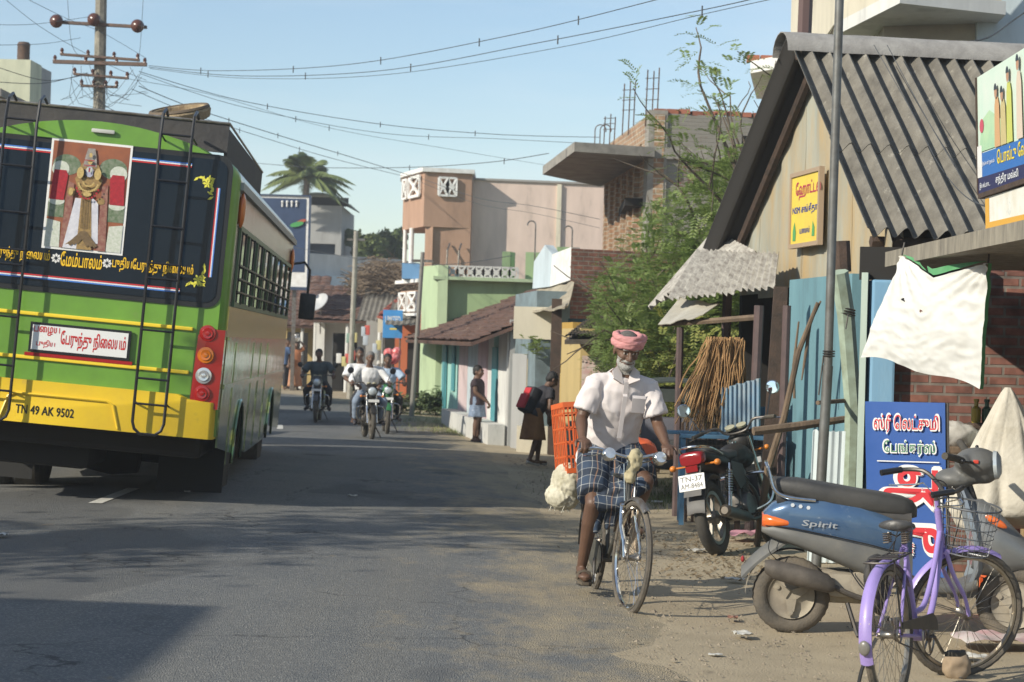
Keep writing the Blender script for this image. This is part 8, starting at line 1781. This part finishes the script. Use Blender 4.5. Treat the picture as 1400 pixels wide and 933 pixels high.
# far pedestrians near the bend
cols = (((.10, .17, .32), (.03, .03, .035)), ((.42, .17, .08), (.35, .2, .12)), ((.2, .25, .35), (.04, .05, .09)), ((.06, .08, .12), (.03, .03, .03)))
for i, (px, lab) in enumerate(((387, 'pedestrian in a blue shirt beside the bus front at the far bend'), (405, 'woman in an orange sari carrying a steel pot on her head at the far bend'), (393, 'pedestrian in a greyish shirt between the bus and the woman with the pot'), (398, 'dark clothed pedestrian just behind the woman with the pot'))):
    y = 66.5+.6*i; x = X(px, y); j = stand(.97 if i != 1 else .92); rz = R(-90+25*i)
    if i == 1: j.update(wr_l=(.05, .10, 1.62), el_l=(.05, .3, 1.42))
    b, h_, _ = person(lab, j, mat_at(x, y, rz, 0), .024, False, None, 'pedestrians at the far bend', black_hair); shirt(b, j, M('walker_top%d' % i, cols[i][0], .85), .024, 0, .7, .1, 1, .08)
    if i == 1: skirt(b, j, M('orange_sari', (.42, .17, .08), .85, c2=(.5, .3, .2), ns=9), .9, .12, .17, .24, name='sari')
    else: trousers(b, j, M('walker_legs%d' % i, cols[i][1], .85), .024)
    if i == 1:
        o = MB().lathe([(0, 0), (.10, .01), (.15, .07), (.15, .14), (.09, .2), (.08, .24), (.11, .26), (0, .265)], n=20).build('water_pot', M('steel_pot', (.75, .75, .75), .25, .8), None); o.location = (x, y, 1.62*.97); tag(o, 'shiny steel water pot on the head of the woman in orange', 'pot')
# ------------------------------------------------------------------ canopied cart behind the lean-to
def cart():
    o = gp(915, 22.6); T = thing('canopied_cart', 'parked cart with a dark green canvas canopy seen behind the lean-to post', 'cart', o)
    cv = M('dark_green_canvas', (.03, .04, .035), .8, c2=(.05, .06, .055), ns=4)
    m = MB(); m.grid(lambda u, v: V((-.42+.95*u, -.5+1.3*v, 1.20+.10*math.sin(math.pi*u)**.6+.03*math.sin(math.pi*v))), 16, 8, (0, 0, -.02)); m.box((.05, -.5, 1.14), (.95, .02, .14)); m.box((.05, .8, 1.14), (.95, .02, .14)); m.build('canopy', cv, T)
    for x in (-.38, .48):
        for y in (-.45, .75): MB().tube([(x, y, .5), (x, y, 1.2)], .02, 6).build('canopy_post', dark_metal, T)
    MB().rbox((.05, .15, .5), (.92, 1.2, .32), .05).build('body', M('cart_body', (.05, .05, .05), .7), T)
    MB().rbox((.05, -.3, .75), (.7, .2, .3), .05).build('seat', M('cart_seat', (.1, .1, .12), .7), T)
    for x in (-.35, .45): MB().torus((x, .2, .24), .2, .045, (1, 0, 0), 30, 8).build('wheel', rubber, T)
cart()
# small fence of rough stakes under the coir
for i in range(6):
    x = X(935+i*9, 19.3); m = MB().tube([(0, 0, 0), (.01*(-1)**i, 0, .95+.05*math.sin(i*2))], .016, 5); o = m.build('stake', wood_dark, None); o.location = (x, 19.3, 0); tag(o, 'rough thin stake in the low fence beneath the coir bundle', 'stake', 'stakes of the low fence beneath the coir')
# litter
r = random.Random(17); pap = M('dirty_paper', (.55, .54, .5), .8, c2=(.4, .38, .33), ns=20); pinkp = M('pink_plastic', (.6, .3, .36), .5); brn = M('brown_wrapper', (.25, .12, .08), .7)
def scrap(px, py, s_, mt, lab, name='scrap_of_paper', grp=None):
    d = EYE*FPX/max(20, (py-(474+(px-700)*.028))); x = X(px, d); z = gz(x, d)
    n_ = 7; m = MB(); m.grid(lambda u, v: V(((u-.5)*s_*(1+.3*math.sin(v*3)), (v-.5)*s_*.8, .012+s_*.16*(1+noise.noise(V((u*3+px, v*3+py, 0)))))), n_, n_, (0, 0, .002)); o = m.build(name, mt, None); o.location = (x, d, z); o.rotation_euler = (0, 0, r.uniform(0, 6)); tag(o, lab, 'litter', grp)
scrap(488, 697, .08, pap, 'small crumpled white paper alone on the road left of the cyclist')
scrap(262, 695, .07, pap, 'tiny white scrap near the dash mark behind the bus'); scrap(1013, 797, .11, pap, 'flat white scrap on the sand left of the scooter wheel'); scrap(1026, 874, .12, pap, 'pale flattened packet on the sand lower left of the scooter wheel', 'flattened_packet')
scrap(1012, 850, .08, brn, 'brown wrapper on the sand left of the scooter rear wheel', 'wrapper'); scrap(1022, 738, .32, pinkp, 'crumpled pink plastic under the black motorcycle front wheel', 'plastic_sheet'); scrap(960, 757, .12, pap, 'white scrap on the sand behind the black motorcycle'); scrap(990, 905, .06, pap, 'little white scrap low on the sand near the frame bottom')
scrap(1375, 890, .4, M('milky_plastic', (.5, .5, .46), .4, c2=(.5, .3, .3), ns=6), 'crumpled milky plastic sheet behind the purple front wheel', 'plastic_sheet'); scrap(1338, 905, .15, pap, 'white scrap under the purple front wheel hub'); scrap(905, 690, .14, pap, 'white litter on the verge behind the cyclist wheel'); scrap(8, 763, .12, pap, 'white scrap at the left edge of the road')
scrap(1300, 800, .14, pap, 'white scrap under the scooter floorboard'); scrap(1262, 860, .06, pinkp, 'tiny pink scrap beside the purple pedal')
d = 10.4; m = MB(); m.ball((0, 0, .06), (.07, .05, .08), 8); o = remesh(m, .012, 'stone', M('tan_stone', (.32, .24, .16), .9, c2=(.2, .15, .1), ns=9), None, 1, .012, 12); o.location = (X(1320, d), d, 0); tag(o, 'tan stone wedged behind the purple bicycle front wheel', 'stone')
m = MB(); r = random.Random(23)
for i in range(2600):
    y = r.uniform(8.5, 30); xr = 1.0-.04*(y-10); x = xr+abs(r.gauss(0, 1.1))-.3; s_ = r.uniform(.004, .014)*(1 if r.random() < .96 else 2.2); a = r.uniform(0, 3)
    if x > 4: continue
    c = V((x, y, gz(x, y)+s_*.4+.012)); mb_ = [c+V((s_*math.cos(a+k*1.57)*(1 if k % 2 else .7), s_*math.sin(a+k*1.57), 0)) for k in range(4)]; t_ = c+V((0, 0, s_*.7)); m.add(mb_+[t_], [(0, 1, 4), (1, 2, 4), (2, 3, 4), (3, 0, 4)])
tag(m.build('gravel', M('gravel_grit', (.3, .25, .18), .9, c2=(.16, .13, .1), ns=3), None, False, False), kind='stuff')
m = MB(); r = random.Random(29)
for i in range(900):
    y = r.uniform(14.6, 18.2); x = r.gauss(1.55, .35)-(y-16)*.05; s_ = r.uniform(.008, .03); a = r.uniform(0, 3); c = V((x, y if abs(y-16) > 0 else y, gz(x, y)+.012)); e = V((math.cos(a), math.sin(a), r.uniform(0, .5)))*s_; f_ = V((-e.y, e.x, .3*s_))*.5; m.add([c-e, c-f_, c+e, c+f_], [(0, 1, 2, 3)])
tag(m.build('leaf_litter', M('dry_leaf_litter', (.22, .16, .09), .9, c2=(.12, .09, .05), ns=5), None, False, False), kind='stuff')
# hanging goods at the far shops
r = random.Random(31)
for i in range(14):
    x = r.uniform(-5.3, -3.2); m = MB().rbox((0, 0, 0), (.16, .05, .3), .02); o = m.build('hanging_packet', M('packet%d' % (i % 5), ((.6, .6, .58), (.4, .45, .5), (.5, .1, .08), (.5, .45, .2), (.2, .3, .25))[i % 5], .6), None); o.location = (x, 62.6, r.uniform(1.0, 2.0)); tag(o, 'small packet hanging in the front of the dark far shop', 'packet', 'packets hanging at the far shopfront')
# ------------------------------------------------------------------ dusty evening air
hb_ = MB().box2((-60, -8, -1.4), (40, 125, 14.5)); hz = hb_.build('haze', M('haze_dummy', (.5, .5, .5)), None, False)
hm = bpy.data.materials.new('haze_air'); hm.use_nodes = True; n = hm.node_tree.nodes; n.clear(); o_ = n.new('ShaderNodeOutputMaterial'); pv = n.new('ShaderNodeVolumePrincipled'); pv.inputs['Density'].default_value = .0013; pv.inputs['Color'].default_value = (.88, .92, .95, 1); pv.inputs['Anisotropy'].default_value = .2
hm.node_tree.links.new(pv.outputs[0], o_.inputs['Volume']); hz.data.materials.clear(); hz.data.materials.append(hm); tag(hz, kind='stuff')
